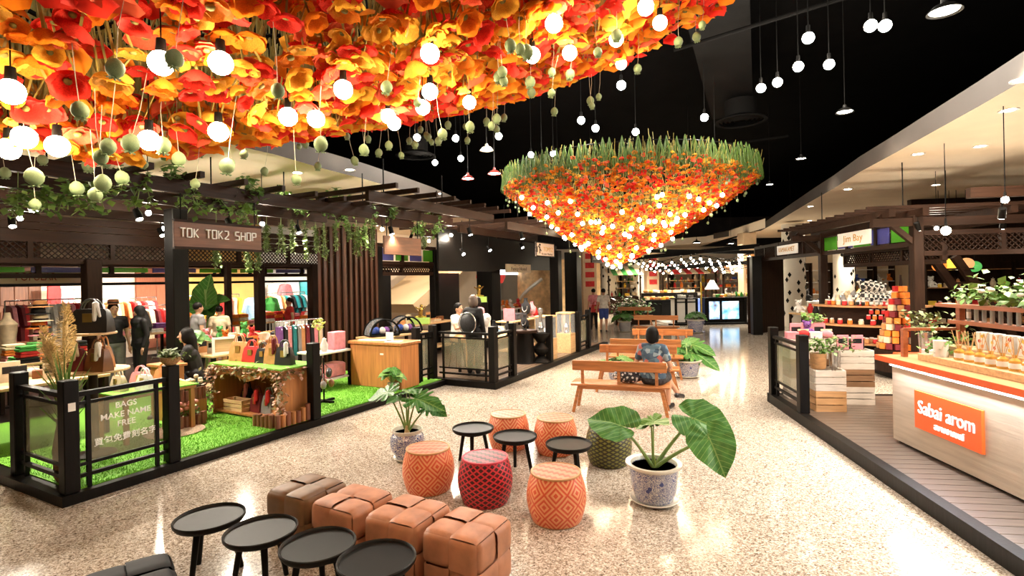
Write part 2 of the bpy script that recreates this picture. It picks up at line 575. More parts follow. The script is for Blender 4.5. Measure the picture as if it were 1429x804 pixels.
for q, s in ((1.9, -1.0), (2.1, 1.4), (2.4, 3.4), (4.3, 5.2), (4.3, 8.0), (6.6, 3.4)):
    soffit_fill_bulb(RW(q, s, 3.0), 'small added fill bulb brightening the cream ceiling of the right shops', 'added fill bulbs of the right shops', 50)
for x, y in ((415, 241), (488, 237), (560, 277), (611, 270)):
    downlight(G(x, y, ZS), 'small round downlight set in the cream left hand ceiling', 'downlights in the left cream ceiling', 130)
for x, y in ((1281, 215), (1306, 258), (1183, 264), (1131, 288), (1368, 204), (1130, 308)):
    downlight(G(x, y, ZS), 'small round downlight set in the cream right hand ceiling', 'downlights in the right cream ceiling', 110)
shade_lamp(G(1118, 222, 5.0), .13, 'small black shaded pendant right of the chandelier grass', BL, 150)
shade_lamp(G(1074, 258, 4.8), .12, 'small black shaded pendant by the flower chandelier side', BL, 120)
# ------------------------------------------------------------------ woven drum stools
def weave_mat(name, kind):
    m, nt, b = new_mat(name)
    tc = nd(nt, 'ShaderNodeTexCoord')
    sp = nd(nt, 'ShaderNodeSeparateXYZ')
    nt.links.new(tc.outputs['Object'], sp.inputs[0])
    ang = mth(nt, 'ARCTAN2', sp.outputs[1], sp.outputs[0])
    n, h = {'orange': (8, .20), 'red': (20, .052), 'green': (18, .045)}[kind]
    a = mth(nt, 'MULTIPLY', ang, n / (2 * PI))
    z = mth(nt, 'DIVIDE', sp.outputs[2], h)
    pa = mth(nt, 'PINGPONG', a, .5)
    pz = mth(nt, 'PINGPONG', z, .5)
    d = mth(nt, 'ADD', pa, pz)
    if kind == 'orange':
        f = mth(nt, 'FRACT', mth(nt, 'MULTIPLY', d, 4.5))
        c = ramp(nt, f, [(0, (.66, .085, .032)), (.44, (.68, .10, .04)), (.56, (.80, .34, .15)), (1, (.82, .38, .18))])
        hgt = f
    elif kind == 'red':
        c = ramp(nt, d, [(0, (.30, .02, .02)), (.10, (.02, .004, .004)), (.30, (.03, .006, .006)), (.36, (.55, .025, .035)), (.47, (.60, .035, .05)), (.53, (.60, .035, .05)), (.64, (.55, .03, .04)), (.70, (.03, .006, .006)), (.90, (.02, .004, .004)), (1, (.30, .02, .02))])
        hgt = d
    else:
        c = ramp(nt, d, [(0, (.20, .20, .035)), (.28, (.17, .17, .03)), (.38, (.035, .03, .012)), (.55, (.025, .02, .01)), (.66, (.035, .03, .012)), (.75, (.16, .16, .03)), (1, (.22, .22, .04))])
        hgt = d
    nt.links.new(c, b.inputs['Base Color'])
    b.inputs['Roughness'].default_value = .42
    bp = nd(nt, 'ShaderNodeBump')
    bp.inputs['Strength'].default_value = .5
    bp.inputs['Distance'].default_value = .006
    nt.links.new(hgt, bp.inputs['Height'])
    nt.links.new(bp.outputs[0], b.inputs['Normal'])
    return m
def weave_top_mat(name, c0, c1, k=24.0):
    m, nt, b = new_mat(name)
    tc = nd(nt, 'ShaderNodeTexCoord')
    sp = nd(nt, 'ShaderNodeSeparateXYZ')
    nt.links.new(tc.outputs['Object'], sp.inputs[0])
    x = mth(nt, 'MULTIPLY', sp.outputs[0], k)
    y = mth(nt, 'MULTIPLY', sp.outputs[1], k)
    st = mth(nt, 'FLOOR', y)
    f = mth(nt, 'FRACT', mth(nt, 'MULTIPLY', mth(nt, 'ADD', x, mth(nt, 'MULTIPLY', st, .8)), .35))
    c = ramp(nt, f, [(0, c0), (.42, c0), (.5, c1), (1, c1)])
    nt.links.new(c, b.inputs['Base Color'])
    b.inputs['Roughness'].default_value = .45
    bp = nd(nt, 'ShaderNodeBump')
    bp.inputs['Strength'].default_value = .4
    bp.inputs['Distance'].default_value = .004
    nt.links.new(mth(nt, 'PINGPONG', y, .5), bp.inputs['Height'])
    nt.links.new(bp.outputs[0], b.inputs['Normal'])
    return m
BARREL = {}
def barrel(kind, loc, rz, label, group=None):
    if kind not in BARREL:
        side = weave_mat(kind + '_woven_side', kind)
        top = {'orange': weave_top_mat('orange_woven_top', (.50, .14, .07), (.62, .29, .17)), 'red': weave_top_mat('red_woven_top', (.06, .005, .008), (.34, .022, .042)), 'green': weave_top_mat('green_woven_top', (.28, .23, .09), (.36, .31, .14))}[kind]
        rim = {'orange': mat('tan_rim', (.58, .30, .12), .5), 'red': mat('red_rim', (.60, .04, .07), .45), 'green': mat('dark_green_rim', (.035, .03, .012), .5)}[kind]
        b1 = MB()
        pr = []
        for i in range(15):
            u = i / 14
            z = .012 + u * .398
            pr.append((.205 + .055 * math.sin(PI * min(1, max(0, .06 + u * .88))), z))
        b1.lathe(pr, 40)
        b2 = MB(); b2.lathe([(.214, .405), (.222, .412), (.220, .423), (.208, .426), (.200, .420)], 40, cap=False)
        b3 = MB(); b3.lathe([(.203, .405), (.203, .421), (0, .427)], 40)
        b4 = MB(); b4.lathe([(.19, 0), (.21, .004), (.212, .02)], 40)
        BARREL[kind] = (b1.mesh('woven_side', side), b2.mesh('rim', rim), b3.mesh('woven_top', top), b4.mesh('base_ring', rim))
    t = thing('drum_stool', label, 'stool', loc, rz, group)
    for n, me in zip(('woven_side', 'rim', 'woven_top', 'base_ring'), BARREL[kind]):
        link(n, me, t)
    return t
barrel('orange', (.35, 4.57, 0), .3, 'orange zigzag woven drum stool in front of the round black side table', 'orange drum stools')
barrel('orange', (-.88, 5.28, 0), .9, 'orange zigzag woven drum stool between the tall pot plant and the leather cubes', 'orange drum stools')
barrel('orange', (-.08, 6.55, 0), .1, 'orange zigzag woven drum stool behind two black side tables', 'orange drum stools')
barrel('orange', (.49, 6.33, 0), 1.2, 'orange zigzag woven drum stool nearest the green woven stool', 'orange drum stools')
barrel('red', (-.29, 4.98, 0), .2, 'dark red diamond woven drum stool amid the orange ones', None)
barrel('green', (1.06, 5.93, 0), .0, 'olive green diamond woven drum stool behind the large leafy pot plant', None)

# ------------------------------------------------------------------ black tray stools
b1 = MB(); b1.lathe([(0, .365), (.19, .365), (.222, .372), (.237, .392), (.239, .412), (.233, .417), (.226, .412), (.220, .400), (.19, .397), (0, .397)], 48)
me_tray = b1.mesh('tray_top', mat('black_lacquer', (.008, .007, .006), .42, 0, .2, 6, spec=.12))
b2 = MB(); b2.lathe([(.15, .345), (.15, .367)], 24); me_hub = b2.mesh('hub', M_black)
b3 = MB(); b3.cyl((.13, 0, .36), (.20, 0, 0), .023, .017, 12); me_sleg = b3.mesh('leg', MATS['black_lacquer'])
def side_table(loc, rz, label, group):
    t = thing('tray_stool', label, 'stool', loc, rz, group)
    link('tray_top', me_tray, t); link('hub', me_hub, t)
    for k in range(3):
        link('leg', me_sleg, t, rz=2 * PI * k / 3)
gm = 'round black stools among the drum stools'
side_table((-.48, 6.0, 0), .5, 'round black tray stool next to the potted monstera and orange drum stools', gm)
side_table((0, 5.66, 0), 1.6, 'round black tray stool behind the dark red drum stool', gm)
side_table((.55, 5.36, 0), .9, 'round black tray stool beside the olive green drum stool', gm)
gf = 'row of round black stools by the leather cubes'
for i, ((x, y), lb) in enumerate((((-2.24, 3.82), 'round black tray stool at the end of the row, by the brown leather cube'), ((-1.76, 3.60), 'round black tray stool second in the row beside the leather cubes'), ((-1.29, 3.39), 'round black tray stool third in the row beside the leather cubes'), ((-.86, 3.20), 'round black tray stool at the row end, beside the largest tan leather cube'))):
    side_table((x, y, 0), .4 + i * .7, lb, gf)

# ------------------------------------------------------------------ woven leather cubes
def pouf_meshes(m):
    half = Vector((.225, .225, .205))
    def sq(p):
        n = (abs(p.x) ** 11 + abs(p.y) ** 11 + abs(p.z) ** 11) ** (1 / 11)
        return p / n
    faces = [(Vector((0, 0, 1)), Vector((1, 0, 0)), Vector((0, 1, 0)))]
    for k in range(4):
        a = k * PI / 2
        nrm = Vector((round(math.cos(a)), round(math.sin(a)), 0))
        faces.append((nrm, Vector((0, 0, 1)).cross(nrm), Vector((0, 0, 1))))
    out = []
    for fi, (nv, uu, vv) in enumerate(faces):
        for i in range(2):
            for j in range(2):
                along_u = (i + j + fi) % 2 == 0
                b = MB(); vs = []; N = 9
                for a in range(N):
                    for c in range(N):
                        x, y = a / (N - 1), c / (N - 1)
                        u, v = -1 + i + x, -1 + j + y
                        lx = x if i == 0 else 1 - x          # 1 at the face centre
                        ly = y if j == 0 else 1 - y
                        ac, al = (ly, lx) if along_u else (lx, ly)   # across / along, 1 at centre
                        bul = .020 * (1 - abs(2 * ac - 1) ** 7)
                        tuck = -.035 * max(0, (al - .72) / .28) ** 2 if (i + j) % 2 else .012 * al
                        p = sq(nv + uu * u + vv * v)
                        q = Vector((p.x * half.x, p.y * half.y, p.z * half.z)) * (1 + bul + tuck)
                        q += nv * (bul + tuck) * .28
                        q.z += .215
                        q.z = max(q.z, .004)
                        vs.append(q)
                fs = [(a * N + c, (a + 1) * N + c, (a + 1) * N + c + 1, a * N + c + 1) for a in range(N - 1) for c in range(N - 1)]
                b.add(vs, fs)
                out.append(b.mesh('strap', m, 180))
    core = MB()
    core.bbox(-.212, .212, -.212, .212, .004, .405, .04)
    return out, core.mesh('core', m)
def leather(name, col):
    return mat(name, col, .48, 0, .22, 7, bump=.35)
PM = {}
def pouf(kind, m, loc, rz, label, group):
    if kind not in PM:
        PM[kind] = pouf_meshes(m)
    t = thing('leather_pouf', label, 'pouf', loc, rz, group)
    link('core', PM[kind][1], t)
    for me in PM[kind][0]:
        link('strap', me, t)
RZP = R_(61)
tan = leather('tan_leather', (.46, .19, .095))
gp = 'row of woven leather cubes'
pouf('tan', tan, (-.34, 3.62, 0), RZP, 'tan woven leather cube pouf at the row end, beside the red drum stool', gp)
pouf('tan', tan, (-.80, 3.87, 0), RZP + .03, 'tan woven leather cube pouf in the middle of the row', gp)
pouf('tan', tan, (-1.28, 4.10, 0), RZP - PI / 2, 'tan woven leather cube pouf next to the brown one', gp)
pouf('brown', leather('olive_brown_leather', (.17, .085, .035)), (-1.74, 4.36, 0), RZP + .02, 'olive brown woven leather cube pouf heading the row', gp)
pouf('charcoal', mat('charcoal_leather', (.007, .0065, .008), .6, 0, .2, 7, bump=.3, spec=.12), G(178, 812, .4).xy.to_3d() , R_(40), 'charcoal woven leather cube pouf in front of the black stools', gp)

# ------------------------------------------------------------------ leafy plants in pots
def leaf_mesh(name, m, split=0, fold=.25, droop=.25, width=.62):
    N = 44
    def rad(t):
        a = abs(t)
        if a < PI / 2:
            r = 1.0 / (1 + (1 / width - 1) * (math.sin(a) ** .9))
            r = max(r, width * .98)if a > 1.2 else r
        else:
            k = (a - PI / 2) / (PI / 2)
            r = width * (1 - .25 * k) * (1 - max(0, (k - .75) / .25) ** 2 * .85)
        if split:
            ph = (a * split / PI * 2.0) % 1
            if .35 < a < 2.3 and ph < .22:
                r *= .62
        return r
    vs = [(0, 0, 0)]
    for ring in (.5, 1.0):
        for k in range(N):
            t = -PI + 2 * PI * k / N
            r = rad(t) * ring if ring == 1 else min(rad(t), width) * .5
            x, y = r * math.cos(t), r * math.sin(t)
            vs.append((x, y, -droop * x * abs(x) + fold * abs(y) - .25 * fold * y * y * 4 + .025 * math.sin(t * 9) * ring))
    fs = []
    for k in range(N):
        j = (k + 1) % N
        fs.append((0, 1 + k, 1 + j))
        fs.append((1 + k, 1 + N + k, 1 + N + j, 1 + j))
    b = MB(); b.add(vs, fs)
    return b.mesh(name, m, 180)
def leaf_mat(name, c0, c1, vein):
    m, nt, b = new_mat(name)
    tc = nd(nt, 'ShaderNodeTexCoord')
    sp = nd(nt, 'ShaderNodeSeparateXYZ')
    nt.links.new(tc.outputs['Object'], sp.inputs[0])
    ay = mth(nt, 'ABSOLUTE', sp.outputs[1])
    w_ = mth(nt, 'PINGPONG', mth(nt, 'MULTIPLY', mth(nt, 'SUBTRACT', sp.outputs[0], mth(nt, 'MULTIPLY', ay, .8)), 7.0), .5)
    v1 = mth(nt, 'LESS_THAN', w_, .05)
    v2 = mth(nt, 'LESS_THAN', ay, .016)
    vv = mth(nt, 'MAXIMUM', v1, v2)
    nz = nd(nt, 'ShaderNodeTexNoise'); nz.inputs['Scale'].default_value = 5
    nt.links.new(tc.outputs['Object'], nz.inputs[0])
    base = ramp(nt, nz.outputs[0], [(.3, c0), (.75, c1)])
    mx = nd(nt, 'ShaderNodeMix', data_type='RGBA')
    nt.links.new(mth(nt, 'MULTIPLY', vv, .7), mx.inputs[0])
    nt.links.new(base, mx.inputs[6]); mx.inputs[7].default_value = (*vein, 1)
    nt.links.new(mx.outputs[2], b.inputs['Base Color'])
    b.inputs['Roughness'].default_value = .42
    b.inputs['Specular IOR Level'].default_value = .3
    b.inputs['Subsurface Weight'].default_value = 0
    return m
M_bigleaf = leaf_mat('glossy_dark_leaf', (.035, .13, .02), (.08, .24, .04), (.25, .42, .12))
M_paleleaf = leaf_mat('young_pale_leaf', (.11, .25, .04), (.20, .36, .08), (.42, .52, .22))
LEAF = {'big': leaf_mesh('leaf', M_bigleaf), 'pale': leaf_mesh('leaf', M_paleleaf, 5), 'split': leaf_mesh('leaf', M_bigleaf, 7, .12, .3, .55)}
def blue_white(name, scale, dense):
    m, nt, b = new_mat(name)
    tc = nd(nt, 'ShaderNodeTexCoord')
    nz = nd(nt, 'ShaderNodeTexNoise'); nz.inputs['Scale'].default_value = scale; nz.inputs['Detail'].default_value = 1.0; nz.inputs['Distortion'].default_value = 2.5
    nt.links.new(tc.outputs['Object'], nz.inputs[0])
    vo = nd(nt, 'ShaderNodeTexVoronoi'); vo.inputs['Scale'].default_value = scale * .30
    nt.links.new(tc.outputs['Object'], vo.inputs[0])
    s = mth(nt, 'PINGPONG', mth(nt, 'MULTIPLY', nz.outputs[0], 5.0), .5)
    f = mth(nt, 'MAXIMUM', mth(nt, 'LESS_THAN', s, dense), mth(nt, 'LESS_THAN', vo.outputs['Distance'], .20))
    c = ramp(nt, f, [(0, (.74, .71, .66)), (1, (.035, .05, .20))])
    nt.links.new(c, b.inputs['Base Color'])
    b.inputs['Roughness'].default_value = .15
    b.inputs['Coat Weight'].default_value = .4
    return m
M_bw = blue_white('blue_white_scroll_porcelain', 34, .27)
M_bw2 = blue_white('blue_white_leaf_porcelain', 17, .30)
M_porc = mat('cream_porcelain', (.72, .68, .58), .18, 0, .06, 5, coat=.3)
def pot(t, r, h, style, mt):
    b = MB()
    if style == 'bowl':
        b.lathe([(r * .60, .03), (r * .66, .035), (r * .78, h * .35), (r * .84, h * .75), (r * .85, h * .90), (r * .80, h * .9)], 36, cap=False)
        po = b.obj('pot', mt, t)
        b = MB(); b.lathe([(r * .85, h * .88), (r * .98, h * .94), (r, h * .97), (r * .99, h), (r * .82, h * .985), (r * .78, h * .90)], 36, cap=False)
        b.obj('rim', M_porc, po)
    else:
        b.lathe([(r * .66, .03), (r * .70, .04), (r * .95, h * .38), (r * 1.02, h * .6), (r * .95, h * .80), (r * .80, h * .88), (r * .76, h * .88)], 36, cap=False)
        po = b.obj('pot', mt, t)
        b = MB(); b.lathe([(r * .80, h * .86), (r * .86, h * .93), (r * .92, h), (r * .84, h), (r * .74, h * .9)], 36, cap=False)
        b.obj('rim', M_porc, po)
    b = MB(); b.lathe([(0, h * .87), (r * .80, h * .87)], 24); b.obj('soil', M_soil, po)
    b = MB(); b.lathe([(r * .62, 0), (r * .72, .01), (r * .86, .038), (r * .84, .044), (r * .70, .03), (0, .03)], 36); b.obj('saucer', M_porc, t)
def put_leaf(t, kind, base, tip, up):
    base, tip = Vector(base), Vector(tip)
    x = tip - base
    s = x.length
    x.normalize()
    z = Vector(up)
    z = (z - x * z.dot(x)).normalized()
    y = z.cross(x)
    M = Matrix((x, y, z)).transposed().to_4x4()
    o = link('leaf', LEAF[kind], t)
    o.matrix_local = Matrix.Translation(base) @ M @ Matrix.Diagonal((s, s, s, 1))
    return o
def petiole(t, p0, p1, r=.012, sag=.0):
    p0, p1 = Vector(p0), Vector(p1)
    mid = (p0 + p1) / 2 + Vector((0, 0, sag))
    pts = [p0 * (1 - u) ** 2 + mid * 2 * u * (1 - u) + p1 * u * u for u in [i / 6 for i in range(7)]]
    b = MB(); b.tube(pts, [r * (1.5 - .8 * i / 6) for i in range(7)], 8)
    return b.obj('leaf_stalk', M_stem, t)
base = G(913, 700)
t = thing('potted_elephant_ear', 'large glossy leafed plant in a blue and white porcelain pot on the terrazzo', 'potted plant', base)
pot(t, .26, .37, 'bowl', M_bw)
def rel(x, y, d):
    return P(x, y, d) - base
c0 = Vector((0, 0, .31))
for kind, bp, tp, up, r in (('big', rel(990, 612, 4.72), rel(1013, 660, 4.45), (-.2, -.8, .7), .014), ('big', rel(968, 584, 5.0), rel(1026, 604, 4.75), (-.2, -.6, .9), .014),
                           ('pale', rel(909, 592, 4.8), rel(931, 585, 4.62), (0, -.25, 1), .010), ('big', rel(866, 594, 4.7), rel(818, 576, 4.9), (.4, -.8, .6), .013), ('pale', rel(912, 588, 4.86), rel(884, 594, 4.9), (0, -.3, 1), .006)):
    put_leaf(petiole(t, c0, bp, r, .05), kind, bp, tp, up)
b = MB(); b.cyl((0, 0, .30), (.01, 0, .42), .02, .008, 8); b.obj('shoot', mat('yellow_green_shoot', (.45, .50, .08), .5), t)
base = G(569, 641)
t = thing('potted_monstera', 'split leafed monstera in a round blue and white jar on a saucer', 'potted plant', base)
pot(t, .20, .36, 'jar', M_bw2)
c0 = Vector((0, 0, .30))
for kind, x0, y0, d0, x1, y1, d1, up in (('split', 541, 548, 6.3, 497, 549, 6.5, (0, -.5, 1)), ('split', 556, 556, 6.2, 533, 559, 6.0, (0, -.4, 1)), ('split', 567, 547, 6.3, 583, 541, 6.1, (.2, -.5, .9)),
                                        ('split', 581, 557, 6.1, 634, 566, 5.9, (0, -.5, 1)), ('split', 598, 567, 6.2, 630, 577, 5.95, (.1, -.7, .8)), ('pale', 572, 549, 6.15, 560, 540, 6.0, (0, -.5, .9))):
    p0_, p1_ = rel(x0, y0, d0), rel(x1, y1, d1)
    put_leaf(petiole(t, c0, p0_, .009, .06), kind, p0_, p0_.lerp(p1_, .72), up)
b = MB(); b.cyl((0, 0, .30), (0, 0, .40), .035, .02, 8); b.obj('trunk', M_palewood, t)
def bushy(name, label, loc, r, h, potstyle, potmat, n, spread, hl, lk, seed, cat='potted plant', group=None):
    rnd = random.Random(seed)
    t = thing(name, label, cat, loc, 0, group)
    pot(t, r, h, potstyle, potmat)
    for i in range(n):
        a = rnd.uniform(0, 2 * PI); e = rnd.uniform(.25, 1)
        bp = Vector((math.cos(a) * spread * .55 * e, math.sin(a) * spread * .55 * e, h * .87 + hl * (1.05 - .55 * e) * rnd.uniform(.7, 1)))
        tp = bp + Vector((math.cos(a), math.sin(a), rnd.uniform(-.5, .15))) * spread * .5
        put_leaf(petiole(t, (0, 0, h * .85), bp, .006, .05), rnd.choice(lk), bp, tp, (math.cos(a) * .2, math.sin(a) * .2 - .3, 1))
    return t
# the plant that leans over beside the benches
base = G(959, 526)
t = thing('potted_monstera', 'broad monstera leaning out of a blue and white pot beside the benches', 'potted plant', base)
pot(t, .30, .36, 'bowl', M_bw)
c0 = Vector((0, 0, .30))
for kind, x0, y0, d0, x1, y1, d1 in (('split', 968, 493, 11.0, 1008, 509, 10.7), ('split', 966, 481, 11.2, 1000, 489, 10.9), ('split', 955, 484, 11.3, 938, 473, 11.4), ('split', 958, 479, 11.1, 972, 470, 11.0), ('split', 956, 495, 11.0, 965, 514, 10.8), ('split', 948, 488, 11.2, 930, 492, 11.1)):
    put_leaf(petiole(t, c0, rel(x0, y0, d0), .014, .1), kind, rel(x0, y0, d0), rel(x1, y1, d1), (.1, -.6, .9))
bushy('potted_pothos', 'bushy green plant in a small grey pot beyond the benches', G(872, 463), .27, .42, 'bowl', mat('grey_pot', (.30, .30, .31), .4), 22, .55, .40, ['pale', 'big', 'split'], 3)
bushy('potted_fern', 'dark arching fern in a blue and white pot by the dark kiosk', G(971, 464), .36, .5, 'bowl', M_bw2, 26, .5, .38, ['split'], 4)
bushy('potted_pothos', 'leafy plant standing between two back to back benches', Vector((2.05, 10.42, 0)), .16, .30, 'jar', M_bw, 14, .5, .32, ['split'], 5)

# ------------------------------------------------------------------ benches
def bench_parts():
    out = []
    b = MB(); b.bbox(-.75, .75, .02, .44, .415, .450, .008); out.append(('seat', b.mesh('seat', M_bench)))
    b = MB(); b.bbox(-.71, .71, -.025, .005, .665, .82, .008); out.append(('backrest', b.mesh('backrest', M_bench)))
    for x in (-.56, 0, .56):
        b = MB(); b.beam((x, .055, .44), (x, .018, .80), .045, .030, up=(0, 1, 0)); out.append(('back_post', b.mesh('back_post', M_bench)))
    for x, sx in ((-.62, -1), (.62, 1)):
        for y0, y1 in ((.09, .02), (.37, .45)):
            b = MB(); b.beam((x, y0, .42), (x + sx * .09, y1, 0), .045, .05, up=(0, 1, 0)); out.append(('leg', b.mesh('leg', M_bench)))
    for y in (.10, .36):
        b = MB(); b.box(-.62, .62, y - .015, y + .015, .355, .415); out.append(('rail', b.mesh('rail', M_bench)))
    return out
BP = bench_parts()
def bench(px, py, rz, flip, label):
    t = thing('bench', label, 'bench', (px, py, 0), rz + (PI if flip else 0), 'orange teak benches along the hall')
    for n, me in BP:
        link(n, me, t)
    return t
BR = R_(-18)
bench(1.595, 7.98, BR, False, 'orange teak bench with a woman sitting on it')
bench(2.33, 9.83, BR, True, 'orange teak bench facing the seated woman')
bench(2.71, 10.77, BR, False, 'orange teak bench back to back behind the one facing the woman')
bench(3.63, 12.74, BR, True, 'orange teak bench beyond the leaning monstera pot')
bench(4.73, 17.3, BR, False, 'orange teak bench near the fern in its pot')
bench(5.21, 22.4, BR, False, 'farthest orange teak bench, in front of the shrub planter')
# bag on the bench
p = Vector((1.595, 7.98, .45)) + Vector((math.cos(BR), math.sin(BR), 0)) * .12 + Vector((-math.sin(BR), math.cos(BR), 0)) * .22
t = thing('tote_bag', 'black and white patterned cloth bag beside the woman on the bench', 'bag', p, BR)
m, nt, bs = new_mat('black_white_print')
tc = nd(nt, 'ShaderNodeTexCoord'); vo = nd(nt, 'ShaderNodeTexVoronoi'); vo.inputs['Scale'].default_value = 22
nt.links.new(tc.outputs['Object'], vo.inputs[0])
nt.links.new(ramp(nt, vo.outputs['Distance'], [(.3, (.75, .72, .7)), (.45, (.015, .015, .02))]), bs.inputs[0])
b = MB(); b.sph((0, 0, .11), (.24, .11, .11), 16, 10); b.obj('body', m, t)
b = MB(); b.tube([(-.12, 0, .18), (-.08, -.02, .30), (.08, -.02, .30), (.12, 0, .18)], .012, 8); b.obj('strap', M_black, t)
# ------------------------------------------------------------------ poppy chandeliers
PET = [petal_mat('red_petal', (.86, .045, .028)), petal_mat('orange_petal', (1.0, .27, .02)), petal_mat('amber_petal', (1.0, .47, .05)), petal_mat('coral_petal', (.95, .15, .07))]
M_eye = mat('poppy_heart', (.22, .20, .04), .8, 0, .4, 60)
M_pstem = mat('poppy_stem', (.34, .27, .06), .6, 0, .3, 12)
M_pod = mat('grey_green_seed_pod', (.22, .31, .16), .6, 0, .3, 18)
M_thread = mat('pale_thread', (.55, .52, .40), .6)
M_glow = mat('glowing_globe', (1, .86, .60), .3, 0, 0, 3, emis=BULB_E, ecol=(1, .80, .50))
def poppy_mb(seed, depth, n=20):
    rnd = random.Random(seed)
    ph = rnd.uniform(0, 6)
    b = MB()
    for lay, (k0, off, dz) in enumerate(((1.0, 0, 0), (.80, PI / 4, -.05))):
        if lay and n < 15:
            break
        vs = [(0, 0, dz)]
        rings = (.3, .65, .88, 1.0) if n > 14 else (.45, .85, 1.0)
        for ri, r in enumerate(rings):
            for k in range(n):
                t = 2 * PI * k / n
                lobe = abs(math.cos(2 * (t + off)))
                ruf = math.sin(7 * t + ph + lay) * .5 + rnd.uniform(-.6, .6)
                rr = r * k0 * (.86 + .16 * lobe + (.05 * ruf if ri > 1 else 0))
                z = -depth * (r ** 2.2) * (.75 + .3 * lobe) + (.09 * ruf * r ** 3)
                if r == 1.0:
                    z += .10 * rnd.random()
                vs.append((rr * math.cos(t), rr * math.sin(t), z + dz))
        fs = [(0, 1 + (k + 1) % n, 1 + k) for k in range(n)]
        for ri in range(len(rings) - 1):
            o = 1 + ri * n
            for k in range(n):
                j = (k + 1) % n
                fs.append((o + k, o + j, o + n + j, o + n + k))
        b.add(vs, fs, 0)
    b.lathe([(.0, -.10), (.22, -.14), (.20, -.28), (.0, -.30)], 7, m=1)
    return b
PV = [poppy_mb(i, dpt) for i, dpt in enumerate((.75, .55, .95, .4, .65))]
PVL = [poppy_mb(i + 20, dpt, 10) for i, dpt in enumerate((.75, .55, .9))]
POPPY_ME = [[pv.mesh('poppy', [m, M_eye], 180) for m in PET] for pv in PV]
pb = MB()
pb.lathe([(0, -1), (.5, -.93), (.88, -.55), (1, -.05), (.85, .45), (.45, .85), (.12, 1)], 12, m=0)
for k in range(8):
    a = 2 * PI * k / 8
    pb.beam((.25 * math.cos(a), .25 * math.sin(a), -1.0), (.72 * math.cos(a), .72 * math.sin(a), -1.12), .2, .08, 0)
pb.tube([(0, 0, .95), (.25, .1, 4), (0, 0, 9)], .045, 5, 1)
ME_POD = pb.mesh('seed_pod', [M_pod, M_thread], 60)
gb = MB(); gb.sph((0, 0, 0), 1, 12, 8, 0); ME_GLOBE = gb.mesh('globe_bulb', M_glow, 60)
gb = MB(); gb.cyl((0, 0, .85), (0, 0, 2.0), .42, .36, 10); gb.cyl((0, 0, 2), (0, 0, 9), .06, .06, 5); ME_GSOCK = gb.mesh('socket', M_black, 60)
M_glow2 = mat('glowing_small_globe', (1, .86, .60), .3, 0, 0, 3, emis=BULB_E * .85, ecol=(1, .82, .54))
ME_GLOBE2 = ME_GLOBE.copy(); ME_GLOBE2.materials[0] = M_glow2
